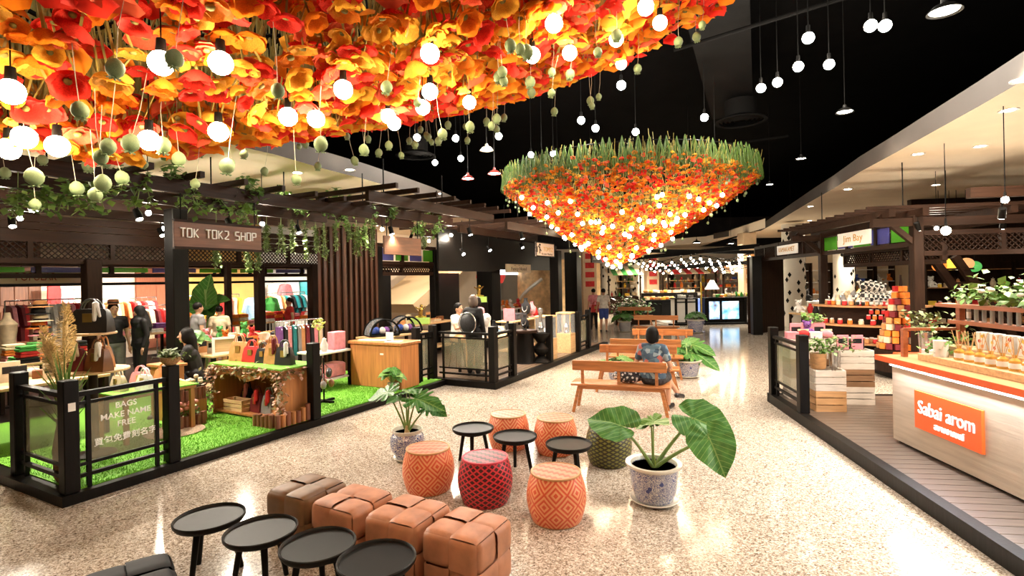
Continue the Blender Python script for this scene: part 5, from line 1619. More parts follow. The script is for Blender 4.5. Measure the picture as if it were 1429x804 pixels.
# timber posts and friezes of the centre stall
t = thing('panelled_column', 'broad dark brown column of upright timber fluting', 'column', L(6.85, 3.2, ZF), RZL)
b = MB(); b.box(-.55, .55, -.4, .4, 0, 3.3); b.obj('core', M_darkwood, t)
for k in range(7):
    b = MB(); b.bbox(-.55 + .17 * k, -.47 + .17 * k, -.45, -.40, 0, 3.3, .01); b.obj('flute', wood('red_brown_column', (.06, .021, .010), .35, 2), t)
for k in range(4):
    b = MB(); b.bbox(-.60, -.55, -.36 + .2 * k, -.26 + .2 * k, 0, 3.3, .01); b.obj('flute', MATS['red_brown_column'], t)
for x, tt, w_, lab in ((527, 3.0, .2, 'dark post at the start of the coloured glass frieze'), (606, 3.0, .2, 'dark post at the end of the coloured glass frieze'), (682, 2.2, .55, 'wide dark pillar with small metal studs'), (776, .5, .3, 'dark pillar left of the stall exit'), (800, .5, .45, 'broad dark pillar at the stall exit')):
    s, _ = hitL(x, 400, tt)
    b = MB(); b.bbox(-w_ / 2, w_ / 2, -w_ / 2, w_ / 2, 0, 2.9, .01); solo('timber_post', b, M_blackwood, lab, 'post', L(s, tt, ZF), RZL)
s0, _ = hitL(505, 365, 3.0); s1, _ = hitL(606, 365, 3.0)
frieze(L(s0, 2.98), L(s1, 2.98), 2.60, 3.02, 'frieze of green and blue glass panes above the centre stall', False, ['green', 'blue', 'green', 'blue', 'green'])
frieze(L(s0, 3.0), L(s1, 3.0), 2.32, 2.50, 'narrow dark lattice under the coloured glass frieze')
s0, _ = hitL(611, 365, 1.5); s1, _ = hitL(692, 365, 1.5)
b = MB(); b.box(0, s1 - s0, -.03, .03, 0, 1.06); solo('fascia_board', b, M_blackwood, 'plain black fascia board under two bright spotlights', 'fascia', L(s0, 1.5, 2.34), RZL)
s0, _ = hitL(692, 365, 1.6); s1, _ = hitL(776, 365, 1.6)
b = MB(); b.box(0, s1 - s0, -.03, .03, 0, .92); solo('fascia_board', b, M_blackwood, 'black fascia board behind the small cream sign', 'fascia', L(s0, 1.6, 2.40), RZL)
for x, y in ((645, 352), (682, 347), (728, 343)):
    ts_ = .9 if x == 728 else 1.1
    s, z = hitL(x, y, ts_)
    spot(L(s, ts_, z), L(s - .5, -1.0, .5), SHOP_W * 2.2, 'bright spotlight over the black fascia of the stall', 'spotlights over the black fascia', 130, ztop=3.30 if x == 728 else 3.6)
for s, tt in ((6.0, 1.1), (7.2, -.05), (9.0, -.4)):
    spot(L(s, tt, 3.15), L(s + .2, tt - .8, .4), SHOP_W * 2.2, 'black track spotlight under the stall pergola', 'spots under the stall pergola', 125, ztop=3.62)
def board_sign(p0, p1, z0, z1, m, label, texts, frame=None, rods=True, ztop=3.3):
    p0, p1 = Vector(p0), Vector(p1)
    d = p1 - p0; w_ = d.length
    t = thing('hanging_sign', label, 'sign', (p0.x, p0.y, z0), math.atan2(d.y, d.x))
    b = MB(); b.box(0, w_, -.02, .02, 0, z1 - z0); b.obj('board', m, t)
    if frame:
        for a in ((0, w_, 0, .03), (0, w_, z1 - z0 - .03, z1 - z0), (0, .03, .03, z1 - z0 - .03), (w_ - .03, w_, .03, z1 - z0 - .03)):
            b = MB(); b.box(a[0], a[1], -.03, .03, a[2], a[3]); b.obj('frame_bar', frame, t)
    if rods:
        for x in (.08, w_ - .08):
            b = MB(); b.cyl((x, 0, z1 - z0), (x, 0, ztop - z0), .008, .008, 6); b.obj('hanger', M_black, t)
    for body, sz, x, z, mm, wd in texts:
        text_obj('lettering', body, sz, mm, t, (x * w_, -.024, z * (z1 - z0)), FRONT, .002, width=wd and wd * w_)
    return t
M_board = mat('pale_pink_board', (.72, .58, .50), .5, 0, .05, 4)
M_ink = mat('dark_ink', (.05, .03, .02), .6); M_gold = mat('ochre_lettering', (.62, .34, .05), .5)
s0, zt = hitL(747, 337, 0); s1, zb = hitL(773, 360, 0)
t = board_sign(L(s0, 0), L(s1, 0), 2.72, 3.13, M_board, 'framed pale sign with a dark stick figure and lettering', [('TOMYZ', .18, .64, .52, M_gold, .52), ('Brown Market', .08, .58, .2, M_ink, .6)], M_black)
b = MB(); b.cap((.22, -.026, .10), (.22, -.026, .27), .015, .02, 8); b.sph((.22, -.026, .33), .035, 10, 8); b.beam((.12, -.026, .30), (.32, -.026, .16), .02, .02); b.box(.05, .09, -.03, -.02, .12, .28); b.obj('stick_figure', M_ink, t)
s0, _ = hitL(710, 375, 1.45); s1, _ = hitL(744, 375, 1.45)
board_sign(L(s0, 1.558), L(s1, 1.558), 2.32, 2.58, mat('cream_sign', (.70, .60, .42), .5, 0, .05, 4), 'small cream sign board with handwritten dark lettering', [('Fancy Hotel', .15, .5, .42, M_ink, .62), ('*  *  *', .05, .5, .82, M_ink, .4)], rods=False)
s0, _ = hitL(825, 360, -.4); s1, _ = hitL(841, 360, -.4)
board_sign(L(s0, -.4), L(s1, -.4), 2.60, 2.93, M_darkwood_x, 'small dark wooden sign with white script before the flower cone', [('Sabai Dee', .2, .5, .5, M_wtext, .8)], ztop=7.2)

# ------------------------------------------------------------------ clothes shop behind the bag shop
TB = 10.5
def wall_px(x0, x1, m, nm):
    s0, _ = hitL(x0, 430, TB); s1, _ = hitL(x1, 430, TB)
    b = MB(); b.box(s0, s1, 0, .15, 0, 4.2); return struct(nm, b, m, L(0, TB), RZL)
M_wpan = wood('brown_wall_panel', (.17, .065, .03), .5, 2)
M_yel = mat('amber_wall', (.80, .48, .14), .7, 0, .06, 3)
bk = wall_px(-160, 58, M_wpan, 'wall_panel_brown')
for i, (x0, x1) in enumerate(((0, 14), (20, 34), (40, 54))):
    for z0, z1 in ((.3, .9), (1.05, 1.55), (1.7, 2.2)):
        s0, _ = hitL(x0, 430, TB); s1, _ = hitL(x1, 430, TB)
        b = MB(); b.bbox(s0, s1, -.03, .01, z0, z1, .02); b.obj('panel', M_wpan, bk)
wall_px(58, 145, M_cream, 'wall_cream'); wall_px(145, 262, mat('pale_peach_wall', (.82, .68, .54), .7, 0, .04, 3), 'wall_peach'); wall_px(262, 365, M_yel, 'wall_amber'); wall_px(365, 700, M_white, 'wall_white')
s0, _ = hitL(185, 430, TB - .1)
for x in (190, 217):
    s, _ = hitL(x, 430, TB - .1)
    b = MB(); nn = 16
    b.vprism([(0, 0), (.55, 0), (.55, 2.5), (0, 2.5)], -.04, .04)
    solo('curtain_panel', b, mat('rust_curtain', (.30, .10, .05), .8, 0, .2, 12, (12, 12, .5)), 'rust brown hanging panel on the pale wall of the clothes shop', 'curtain', L(s, TB - .1, .3), RZL, 'rust hanging panels')
b = MB(); b.box(.2, 13.8, 6.75, 10.5, 2.62, 2.70); struct('ceiling_clothes_shop', b, M_hallwall, L(0, 0), RZL)
# header with its name
s0, _ = hitL(-60, 388, 7.0); s1, _ = hitL(120, 388, 7.0)
t = board_sign(L(s0, 7.0), L(s1, 7.0), 2.20, 2.45, mat('cream_header', (.78, .62, .45), .6, 0, .05, 3), 'cream header board with red lettering behind the bag shop', [], rods=False)
text_obj('lettering', 'POPULAR', .22, mat('red_ink', (.35, .03, .02), .6), t, (1.0 * (hitL(50, 388, 7.0)[0] - s0), -.024, .125), FRONT, .002, width=hitL(79, 388, 7.0)[0] - hitL(22, 388, 7.0)[0])
b = MB(); b.box(0, 9, -.03, .03, -.06, 0); o = b.obj('bottom_rail', M_black, t)
s, z = hitL(500, 380, 7.0)
rnd = random.Random(21)
allc = ['red', 'pink', 'white', 'cream', 'black', 'orange', 'tan', 'teal', 'green', 'burgundy', 'grey', 'sky blue']
def rk(x, tt, ln_, h, n, place, kind=0, seed=0, cols=None, rz=0.0, s_=1.0):
    s, _ = hitL(x, 430, tt)
    r2 = random.Random(seed)
    rack(L(s, tt, ZF), RZL + rz, ln_, h, [r2.choice(cols or allc) for _ in range(n)], 'chrome clothes rail, the ' + place, place, kind, s_)
rk(70, 8.2, 1.5, 1.75, 13, 'rail by the brown panelled wall', 0, 1, ['red', 'pink', 'cream', 'white', 'burgundy'])
rk(170, 9.4, 1.7, 1.7, 12, 'rail before the peach wall', 0, 2, ['white', 'cream', 'tan', 'orange', 'red'])
rk(225, 8.6, 1.2, 1.5, 10, 'rail beside the rust panels', 0, 3, ['white', 'burgundy', 'red', 'black', 'cream'])
rk(300, 9.4, 1.6, 1.7, 11, 'rail before the amber wall', 1, 4, ['red', 'orange', 'yellow', 'cream'])
rk(400, 9.0, 1.5, 1.7, 11, 'rail before the white wall', 0, 5, ['teal', 'black', 'white', 'grey', 'tan'])
rk(460, 9.6, 1.2, 1.6, 9, 'rail at the white wall end', 1, 6, ['cream', 'orange', 'white', 'tan'])
for x, y, tt, c, kind in ((75, 405, 9.9, 'red', 2), (93, 408, 9.9, 'pink', 2), (424, 396, 9.5, 'teal', 1), (380, 400, 9.9, 'white', 1), (398, 400, 9.9, 'pink', 0), (378, 420, 8.0, 'green', 0), (352, 420, 8.0, 'sky blue', 0)):
    s, z = hitL(x, y, tt)
    garment(L(s, tt, min(2.25, z + .1)), RZL, c, f'{c} garment displayed flat on the clothes shop wall', f'{c} garments on the wall', kind, 1.0)
def ctable(x0, x1, tt, h, lab, place, seed, kinds, cols, rows=2, stack=2):
    s0, _ = hitL(x0, 450, tt); s1, _ = hitL(x1, 450, tt)
    table(L((s0 + s1) / 2, tt, ZF), RZL, s1 - s0, .8, h, M_palewood, M_darkwood, lab)
    r2 = random.Random(seed)
    n = int((s1 - s0) / .28)
    for i in range(n):
        for r in range(rows):
            for k in range(r2.randint(1, stack)):
                c = r2.choice(cols)
                folded(L(s0 + .15 + (s1 - s0 - .3) * i / max(1, n - 1), tt - .25 + .5 * r / max(1, rows - 1), ZF + h + .09 * k), RZL + r2.uniform(-.1, .1), c, f'{c} folded cloth on the {place}', f'{c} folded cloths on the {place}')
ctable(150, 240, 6.9, .95, 'pale table stacked with coloured cloths behind the bag shop', 'cloth table behind the bag shop', 31, 0, ['yellow', 'white', 'purple', 'pink', 'black', 'cream', 'red'])
ctable(262, 350, 7.0, .95, 'pale table stacked with bright cloths near the amber wall', 'cloth table near the amber wall', 32, 0, ['orange', 'red', 'yellow', 'tan', 'cream', 'pink'], 2, 3)
ctable(360, 470, 7.0, .95, 'pale table stacked with cloths near the white wall', 'cloth table near the white wall', 33, 0, ['pink', 'white', 'red', 'tan', 'orange', 'green'], 2, 3)
ctable(10, 110, 4.6, .85, 'pale table stacked with cloths left of the thick black post', 'cloth table in the bag shop corner', 34, 0, ['pink', 'red', 'cream', 'green', 'black', 'white', 'orange'], 3, 4)
s, _ = hitL(55, 430, 5.2)
t = thing('hat_stand', 'dark stand carrying stacked straw hats by the brown panels', 'hat stand', L(s, 5.2, ZF))
b = MB(); b.lathe([(.2, 0), (.2, .03), (.03, .05), (.03, 1.75)], 12); b.obj('pole', M_darkwood, t)
for k in range(5):
    put('hat', ('pink', 'orange', 'cream', 'black', 'tan')[k], L(s, 5.2, ZF + 1.2 + .12 * k) + Vector((.02 * (-1) ** k, 0, 0)), 'on the dark hat stand', k)
# green leafed plant and bowl by the thick post
for x, y, tt, lab in ((278, 460, 3.4, 'bright green potted plant behind the seated shop woman'), ):
    s, z = hitL(x, 478, tt)
    bushy('potted_pothos', lab, L(3.0, 2.95, ZF + .80), .10, .16, 'bowl', cm('pale_pot', (.6, .55, .45)), 20, .34, .30, ['pale', 'big'], 9)
s, z = hitL(283, 410, 6.4)
t = thing('banana_plant', 'tall dark plant with a broad paddle leaf by the thick post', 'plant', L(s, 6.3, ZF))
b = MB(); b.tube([(0, 0, 0), (.05, 0, 1.2), (0, 0, 1.9)], .03, 8); b.obj('stem', M_stem, t)
put_leaf(t, 'big', (0, 0, 1.55), (.05, -.1, 2.25), (-.3, -1, .2)); put_leaf(t, 'big', (0, 0, 1.5), (.55, -.1, 1.75), (0, -.6, 1)); put_leaf(t, 'big', (0, 0, 1.45), (-.5, 0, 1.7), (0, -.6, 1))
# mannequin torsos
def torso(loc, rz, c, label):
    t = thing('mannequin_torso', label, 'mannequin', loc, rz)
    b = MB(); b.lathe([(.16, 0), (.16, .02), (.02, .03), (.02, .85)], 14); b.obj('stand', M_black, t)
    b = MB(); pr = [(.13, .82), (.17, .92), (.13, 1.12), (.16, 1.30), (.17, 1.40), (.07, 1.50), (.05, 1.60)]
    vs, fs = [], []
    for r, z in pr:
        for k in range(14):
            a = 2 * PI * k / 14; vs.append((r * 1.15 * math.cos(a), r * .75 * math.sin(a), z))
    for i in range(len(pr) - 1):
        for k in range(14):
            fs.append((i * 14 + k, i * 14 + (k + 1) % 14, i * 14 + 14 + (k + 1) % 14, i * 14 + 14 + k))
    fs.append(tuple(range(len(vs) - 14, len(vs)))); fs.append(tuple(range(13, -1, -1)))
    b.add(vs, fs); b.obj('torso', CM(c), t)
for x, tt, c, lab in ((378, 7.9, 'green', 'green dressed mannequin torso near the moss draped post'), (352, 7.9, 'sky blue', 'pale blue dressed mannequin torso beside the dark post'), (456, 8.6, 'cream', 'cream mannequin torso before the white wall end'), (10, 5.6, 'cream', 'cream mannequin torso with pink hat by the brown panels')):
    s, _ = hitL(x, 430, tt); torso(L(s, tt, ZF), RB, c, lab)
for x, tt in ((30, 8.6), (110, 8.8), (200, 8.8), (300, 8.6), (400, 8.4), (455, 8.8), (240, 7.4), (350, 7.2)):
    s, _ = hitL(x, 400, tt)
    spot(L(s, tt, 2.46), L(s + .3, tt + 1.0, .9), SHOP_W * 2.0, 'bright spotlight of the clothes shop ceiling', 'spotlights of the clothes shop', 150, (1, .88, .72), ztop=2.62)
# ------------------------------------------------------------------ stairs and dark rear of the centre stall
b = MB(); b.vprism([(0, 0), (6.0, 3.2), (6.0, 3.6), (-.4, .35)], 0, 2.0)
solo('stair_soffit', b, mat('beige_stair', (.75, .55, .32), .7, 0, .04, 2), 'beige underside of a staircase rising behind the centre stall', 'staircase', L(13.4, 6.2, .9), RZL)
b = MB(); b.box(0, 9, 0, .2, 0, 4.2); struct('wall_stall_back', b, M_cream, L(13.5, 9.2), RZL)
b = MB(); b.box(0, 1.6, 0, .3, 0, 2.3); solo('dark_cupboard', b, M_blackwood, 'black cupboard wall below the beige staircase', 'cupboard', L(14.2, 6.0, ZF), RZL)
b = MB(); b.box(0, 1.4, 0, .3, 0, 2.4); solo('dark_cupboard', b, M_blackwood, 'tall black cupboard behind the coloured glass frieze', 'cupboard', L(9.5, 5.4, ZF), RZL)
for s, tt in ((12.5, 5.4), (15.5, 4.8), (10.5, 4.2)):
    spot(L(s, tt, 3.5), L(s + 1, tt + 2, 1.2), SHOP_W * 3.0, 'bright spotlight behind the centre stall', 'spotlights behind the centre stall', 140, ztop=4.2)
# round mural column, goods and red awning far behind the stall
s, _ = hitL(758, 400, 2.5)
t = thing('mural_column', 'thick round tan column with a curved relief band and fan motif', 'column', L(s, 2.8, 0), RB)
b = MB(); b.cyl((0, 0, 0), (0, 0, 3.4), .75, .75, 32); b.obj('shaft', mat('tan_stucco', (.60, .38, .18), .7, 0, .35, 5, bump=.4), t)
b = MB(); b.tube([(.62 * math.sin(a), -.77 * math.cos(a * .9), 1.2 + .95 * (a + 1) / 2) for a in [-.9 + 1.8 * i / 12 for i in range(13)]], .07, 6); b.obj('relief_band', M_porc, t)
for k in range(12):
    b = MB(); b.cyl((.70 * math.sin(-1.1 + .2 * k), -.72 * math.cos(-1.1 + .2 * k), 2.4), (.74 * math.sin(-1.1 + .2 * k), -.76 * math.cos(-1.1 + .2 * k), 2.9), .03, .03, 6); b.obj('rib', M_palewood, t)
s, _ = hitL(690, 400, 5.0)
b = MB(); b.lathe([(.5, 0), (.62, .25), (.55, .7), (.35, .9), (0, .95)], 20); solo('red_lantern', b, mat('red_fabric', (.60, .04, .03), .6, 0, .2, 6, emis=.5), 'big red fabric lantern glowing behind the jewellery stall', 'lantern', L(s - .3, 5.0, 2.3 - .35))
b = MB(); b.box(0, 2.4, -.03, .03, 0, .22); t = solo('lit_sign', b, mat('cold_lit_sign', (.7, .78, 1.0), .4, 0, .6, 14, (1, 1, 6), emis=5), 'cold white illuminated sign strip under the cream sign', 'sign', L(13.9, 3.4, 2.28), RZL)
ss, _ = hitL(700, 440, 3.0)
table(L(ss + .6, 3.0, ZF), RZL, 2.6, .6, .95, M_white, M_blackwood, 'white topped counter far behind the jewellery stall', True)
scatter(L(ss - .5, 2.9, ZF + .95), L(ss + 1.7, 2.9, ZF + .95), 10, ['doll', 'vase', 'box', 'jar', 'hat'], ['white', 'cream', 'tan', 'red', 'orange', 'pink'], 'on the far white counter', RZL, seed=12, rows=2, depth=TL * .3, s=(1.0, 1.25))
# ------------------------------------------------------------------ right hand kiosk deck
ZR = .14
b = MB(); b.box(0, 2.35, -7.5, 5.0, 0, ZR - .012); fr = struct('floor_right', b, M_blackwood, RW(0, 0), RZR)
M_deckr = wood('weathered_deck', (.095, .066, .048), .36, 0, 2.5, .45)
pl = MB(); pl.box(.10, 2.3, 0, .128, ZR - .012, ZR); me_pl = pl.mesh('plank', M_deckr)
for k in range(60):
    o = link('plank', me_pl, fr); o.location = (0, -3.2 + k * .136, 0)
b = MB(); b.box(-.02, .10, -7.5, 5.0, 0, ZR + .005); b.box(-.02, 2.35, 4.9, 5.02, 0, ZR + .004)
struct('trim_2', b, M_blackwood, RW(0, 0), RZR)
fence(RW(.06, 4.92), RW(.06, 3.72), 'black frosted glass fence at the end of the kiosk deck', zf=ZR)
# ------------------------------------------------------------------ slatted crates by the fence
M_cw = mat('white_washed_wood', (.70, .62, .54), .6, 0, .15, 5, (1, 8, 8)); M_cn = wood('natural_crate_wood', (.58, .32, .14), .55, 0, 3, .2); M_cb = wood('brown_crate_wood', (.26, .14, .07), .55, 0, 3, .25)
def stack(q, s, w, d, rows, rz, place):
    z = ZR
    for i, (m, nm, h) in enumerate(rows):
        crate(RW(q, s, z), RZR + rz, w, d, h, m, f'{nm} slatted crate, {("bottom", "second", "third", "top")[i]} of the stack {place}', 'slatted crates ' + place)
        z += h + .002
    return z
z1 = stack(.46, 3.98, .40, .34, ((M_cn, 'natural wood', .29), (M_cw, 'white washed', .29)), 0, 'beside the fence')
z2 = stack(1.02, 4.45, .46, .36, ((M_cw, 'white washed', .26), (M_cb, 'brown', .26), (M_cw, 'pale grey washed', .28)), 0, 'behind the front crates')
z3 = stack(.52, 4.72, .66, .34, ((M_cw, 'white washed', .33), (M_cb, 'brown', .30), (M_cw, 'cream washed', .30)), 0, 'holding the pink boxes')
t = thing('potted_shrub', 'small leafy shrub in a pale basket pot on the front crates', 'potted plant', RW(.36, 3.96, z1))
b = MB(); b.lathe([(.085, 0), (.10, .02), (.11, .22), (.10, .22)], 18); b.obj('pot', M_cn, t)
rnd = random.Random(14)
fo = MB(); leaf_cloud(fo, [(rnd.gauss(0, .09), rnd.gauss(0, .08), .24 + rnd.uniform(0, .20)) for _ in range(170)], .065, rnd); stuff('foliage', fo, M_leaf2, t)
t = thing('potted_shrub', 'olive leafed shrub in a grey metal vase on the front crates', 'potted plant', RW(.58, 4.0, z1))
b = MB(); b.lathe([(.05, 0), (.055, .02), (.07, .24), (.065, .24)], 18); b.obj('vase', M_chrome, t)
fo = MB(); leaf_cloud(fo, [(rnd.gauss(.03, .11), rnd.gauss(0, .08), .26 + rnd.uniform(0, .20)) for _ in range(170)], .06, rnd); stuff('foliage', fo, mat('olive_leaf', (.13, .17, .05), .5, 0, .4, 9), t)
for dx, c in ((-.14, 'pink'), (.06, 'pink')):
    put('card', c, RW(1.02 + dx, 4.40, z2), 'on the tall crate stack', RZR, .9)
put('box', 'black', RW(1.08, 4.5, z2), 'on the tall crate stack', RZR, 1.3)
for i in range(7):
    put(('box', 'card', 'pouch', 'doll')[i % 4], ('pink', 'pink', 'red', 'purple', 'white')[i % 5], RW(.26 + .085 * i, 4.68 + .07 * (i % 2), z3), 'on the cream crates behind the fence', RZR, 1.0)
t = thing('flower_box', 'pink paper box sprouting red and green stems on the crates', 'flowers', RW(.62, 4.80, z3), RZR)
b = MB(); b.bbox(-.16, .16, -.06, .06, 0, .24, .005); b.obj('box', CM('pink'), t)
fo = MB(); leaf_cloud(fo, [(rnd.gauss(0, .09), rnd.gauss(0, .04), .26 + rnd.uniform(0, .14)) for _ in range(90)], .07, rnd); stuff('foliage', fo, M_leaf2, t)
# ------------------------------------------------------------------ the counter
c0, c1 = G(1247, 615, ZR), G(1429, 703, ZR)
dirc = (c0 - c1).normalized()
RC = math.atan2(dirc.y, dirc.x) - PI / 2      # local y along the counter (away), x into the kiosk
def CW(x, y, z):
    n = Vector((dirc.y, -dirc.x, 0))
    return c0 + n * x - dirc * y + Vector((0, 0, z))
M_cnt = wood('limed_oak_front', (.43, .34, .26), .5, 1, 2, .14)
t = thing('kiosk_counter', 'pale wood counter with orange edge and a bright orange sign panel', 'counter', c0, RC)
b = MB(); b.box(0, .75, -3.4, 0, .03, .88); b.obj('body', M_cnt, t)
b = MB(); b.box(.04, .70, -3.36, -.04, 0, .03); b.obj('plinth', M_black, t)
b = MB(); b.bbox(-.10, .80, -3.5, .12, .93, .985, .006); b.obj('worktop', wood('counter_top_wood', (.60, .30, .13), .4, 1, 2, .15), t)
b = MB(); b.box(-.115, -.10, -3.5, .12, .925, .985); b.box(-.115, .80, .12, .135, .925, .985); b.obj('orange_edge', M_orange, t)
b = MB(); b.box(-.03, -.018, -3.35, -.03, .90, .915); b.obj('light_strip', mat('cool_led', (.9, .93, 1), .3, 0, 0, 3, emis=14, ecol=(.92, .95, 1)), t)
al = lamp('led_light', 'AREA', (-.05, -1.7, .905), 70, (.88, .93, 1), .1, t); al.data.shape = 'RECTANGLE'; al.data.size = .02; al.data.size_y = 3.3; al.rotation_euler = (0, R_(35), 0)
b = MB(); b.box(-.04, .70, -3.4, -.01, .88, .93); b.obj('under_rail', M_white, t)
SGY0, SGY1 = -.42, -1.32
b = MB(); b.box(-.03, 0, SGY1, SGY0, .28, .68); b.obj('sign_panel', mat('orange_sign', (.80, .10, .015), .4, 0, .04, 3, emis=.25), t)
rl = (R_(90), 0, -PI / 2)
text_obj('lettering', 'Sabai arom', .20, mat('lit_white_letter', (.95, .95, .93), .4, 0, 0, 3, emis=.5), t, (-.036, (SGY0 + SGY1) / 2, .51), rl, .006, width=.76, bold=.0)
text_obj('lettering', 'สบายอารมณ์', .085, MATS['lit_white_letter'], t, (-.036, (SGY0 + SGY1) / 2 - .05, .365), rl, .006, width=.40, bold=.002)
ZC = .985
# stepped riser and red brown shelf on the counter
b = MB(); b.bbox(.10, .34, -2.6, -.28, 0, .07, .004); b.bbox(.34, .56, -2.6, -.28, 0, .17, .004)
solo('display_riser', b, M_palewood, 'stepped pale wood riser on the kiosk counter', 'riser', c0 + Vector((0, 0, ZC)), RC)
M_rb = wood('red_brown_frame', (.36, .11, .045), .4, 1, 3, .2)
t = thing('shelf_frame', 'red brown timber shelf frame standing along the kiosk counter', 'shelf', c0 + Vector((0, 0, ZC)), RC)
for y in (-.10, -1.35, -2.6):
    b = MB(); b.cbox((.68, y, .30), (.06, .06, .60)); b.obj('upright', M_rb, t)
b = MB(); b.cbox((.10, -.06, .16), (.05, .05, .32)); b.obj('upright', M_rb, t)
b = MB(); b.cbox((.40, -.06, .315), (.62, .05, .03)); b.obj('rail', M_rb, t)
for z in (.40, .58):
    b = MB(); b.cbox((.66, -1.3, z), (.16, 2.9 if z > .5 else 2.5, .04)); b.obj('shelf_board', M_rb, t)
# vases of greenery in a row of test tubes along the shelf
gl = mat('clear_vial', (.75, .80, .78), .1, 0, .1, 4, alpha=.45)
vb = MB(); vb.lathe([(.018, 0), (.020, .01), (.020, .15), (.014, .155)], 10); me_vial = vb.mesh('vial', gl)
for k in range(22):
    t = thing('glass_vial', 'slim clear vial with a pale label on the red brown shelf', 'vial', CW(.66, .25 + k * .105, ZC + .42), RC, 'row of vials on the shelf')
    link('vial', me_vial, t)
    bb = MB(); bb.cyl((0, 0, .03), (0, 0, .10), .0206, .0206, 10); bb.obj('label', M_paper, t) if k == 0 else link('label', bpy.data.objects['glass_vial'].children[1].data, t)
flo = mat('white_orchid', (.80, .74, .66), .6, 0, .2, 10)
for k in range(9):
    p = CW(.66, .45 + k * .26, ZC + .60)
    t = thing('potted_greenery', 'small pot of light green leaves and white orchids on the top shelf', 'potted plant', p, 0, 'greenery pots on the top shelf')
    b = MB(); b.lathe([(.035, 0), (.05, .06), (.045, .06)], 12); b.obj('pot', M_porc, t)
    fo = MB(); leaf_cloud(fo, [(rnd.gauss(0, .09), rnd.gauss(0, .09), .07 + abs(rnd.gauss(0, .10))) for _ in range(60)], .10, rnd); stuff('foliage', fo, M_leaf2, t)
    for j in range(3):
        b = MB(); b.sph((rnd.gauss(0, .08), rnd.gauss(0, .08), .12 + rnd.uniform(0, .14)), (.03, .03, .022), 8, 6); b.obj('blossom', flo, t)
# reed diffusers and cards on the riser
amb = mat('amber_oil', (.80, .42, .08), .15, 0, .1, 5, alpha=.8)
db = MB(); db.lathe([(.036, 0), (.038, .01), (.036, .08), (.014, .10), (.014, .125)], 12, m=0); db.cyl((0, 0, .02), (0, 0, .06), .0385, .0385, 12, 1)
for k in range(5):
    a = k * 1.26; db.tube([(0, 0, .05), (.05 * math.cos(a), .05 * math.sin(a), .26)], .003, 4, 2)
me_diff = db.mesh('reed_diffuser', [amb, M_paper, M_palewood])
for k in range(9):
    tag(link('reed_diffuser', me_diff, None, CW(.20, .75 + k * .13, ZC + .07), k, 1.15), 'amber reed diffuser bottle on the pale stepped riser', 'diffuser', 'reed diffusers on the riser')
for k in range(9):
    t = thing('carton', 'white carton printed with red and amber fruit on the upper step', 'box', CW(.44, .75 + k * .16, ZC + .17), RC + .1 * (-1) ** k, 'fruit cartons on the riser')
    b = MB(); b.bbox(-.04, .04, -.055, .055, 0, .18, .004); b.obj('box', M_paper, t)
    for j in range(3):
        b = MB(); b.cyl((-.042, -.02 + .03 * (j % 2), .04 + .05 * j), (-.041, -.02 + .03 * (j % 2), .04 + .05 * j), .018, .018, 10); b.obj('fruit_print', CM(('orange', 'red', 'yellow')[(k + j) % 3]), t)
t = thing('printed_tin', 'round white tin with green leaf print on the counter end', 'tin', CW(.18, .52, ZC + .07), RC)
b = MB(); b.cyl((0, 0, 0), (0, 0, .17), .065, .065, 20); b.obj('tin', M_paper, t)
b = MB(); leaf_cloud(b, [(.068 * math.cos(a), .068 * math.sin(a), .04 + .02 * (i % 5)) for i, a in enumerate([2 * PI * j / 20 for j in range(20)])], .03, rnd); b.obj('leaf_print', M_leaf, t)
def smallplant(loc, label, mp, r=.06, h=.12, sp=.07, n=90, lm=None, fs=.06):
    t = thing('potted_herb', label, 'potted plant', loc)
    b = MB(); b.lathe([(r * .75, 0), (r * .8, .01), (r, h), (r * .9, h)], 14); b.obj('pot', mp, t)
    fo = MB(); leaf_cloud(fo, [(rnd.gauss(0, sp), rnd.gauss(0, sp), h + abs(rnd.gauss(0, sp * 1.3))) for _ in range(n)], fs, rnd); stuff('foliage', fo, lm or M_leaf2, t)
smallplant(CW(.22, .95 - .5, ZC + .30 - .30), 'low pot of cream flowered greenery at the counter corner', M_cn)
smallplant(CW(.46, 1.95, ZC + .17), 'dark green pot plant at the right end of the upper step', M_wicker, .06, .10, .06, 90, M_leaf, .06)
smallplant(CW(.60, .30, ZC), 'leafy herb in a white pot behind the counter corner', M_white, .06, .12)
smallplant(CW(.68, .12, ZC + .60), 'grass tuft in a round pot at the shelf frame end', M_porc, .05, .06, .05, 60)
smallplant(CW(.60, 2.05, ZC + .60), 'bright green pot plant in a white pot high on the shelf end', M_porc, .07, .14, .09, 110, None, .08)
b = MB(); b.bbox(-.08, .08, -.12, .12, 0, .16, .03); solo('white_canister', b, M_white, 'white rounded canister at the counter edge', 'canister', CW(.30, 2.15, ZC), RC)
# side counter behind the end of the main one
t = thing('side_counter', 'short white side counter with orange top behind the main counter', 'counter', RW(1.55, 3.25, ZR), RZR)
b = MB(); b.box(-.30, .30, -.3, .3, 0, .82); b.obj('body', M_white, t)
b = MB(); b.bbox(-.38, .38, -.38, .38, .82, .87, .006); b.obj('worktop', M_orange, t)
for k in range(4):
    put('box', ('white', 'red', 'cream', 'green')[k], RW(1.35 + .13 * k, 3.1, ZR + .87), 'on the orange side counter', RZR, 1.0)
t = thing('potted_shrub', 'tall bushy plant in a zinc vase on the orange side counter', 'potted plant', RW(1.42, 3.35, ZR + .87))
b = MB(); b.lathe([(.06, 0), (.065, .02), (.08, .30), (.07, .30)], 18); b.obj('vase', M_chrome, t)
fo = MB(); leaf_cloud(fo, [(rnd.gauss(0, .12), rnd.gauss(0, .12), .34 + rnd.uniform(-.02, .24)) for _ in range(190)], .07, rnd); stuff('foliage', fo, MATS['olive_leaf'], t)
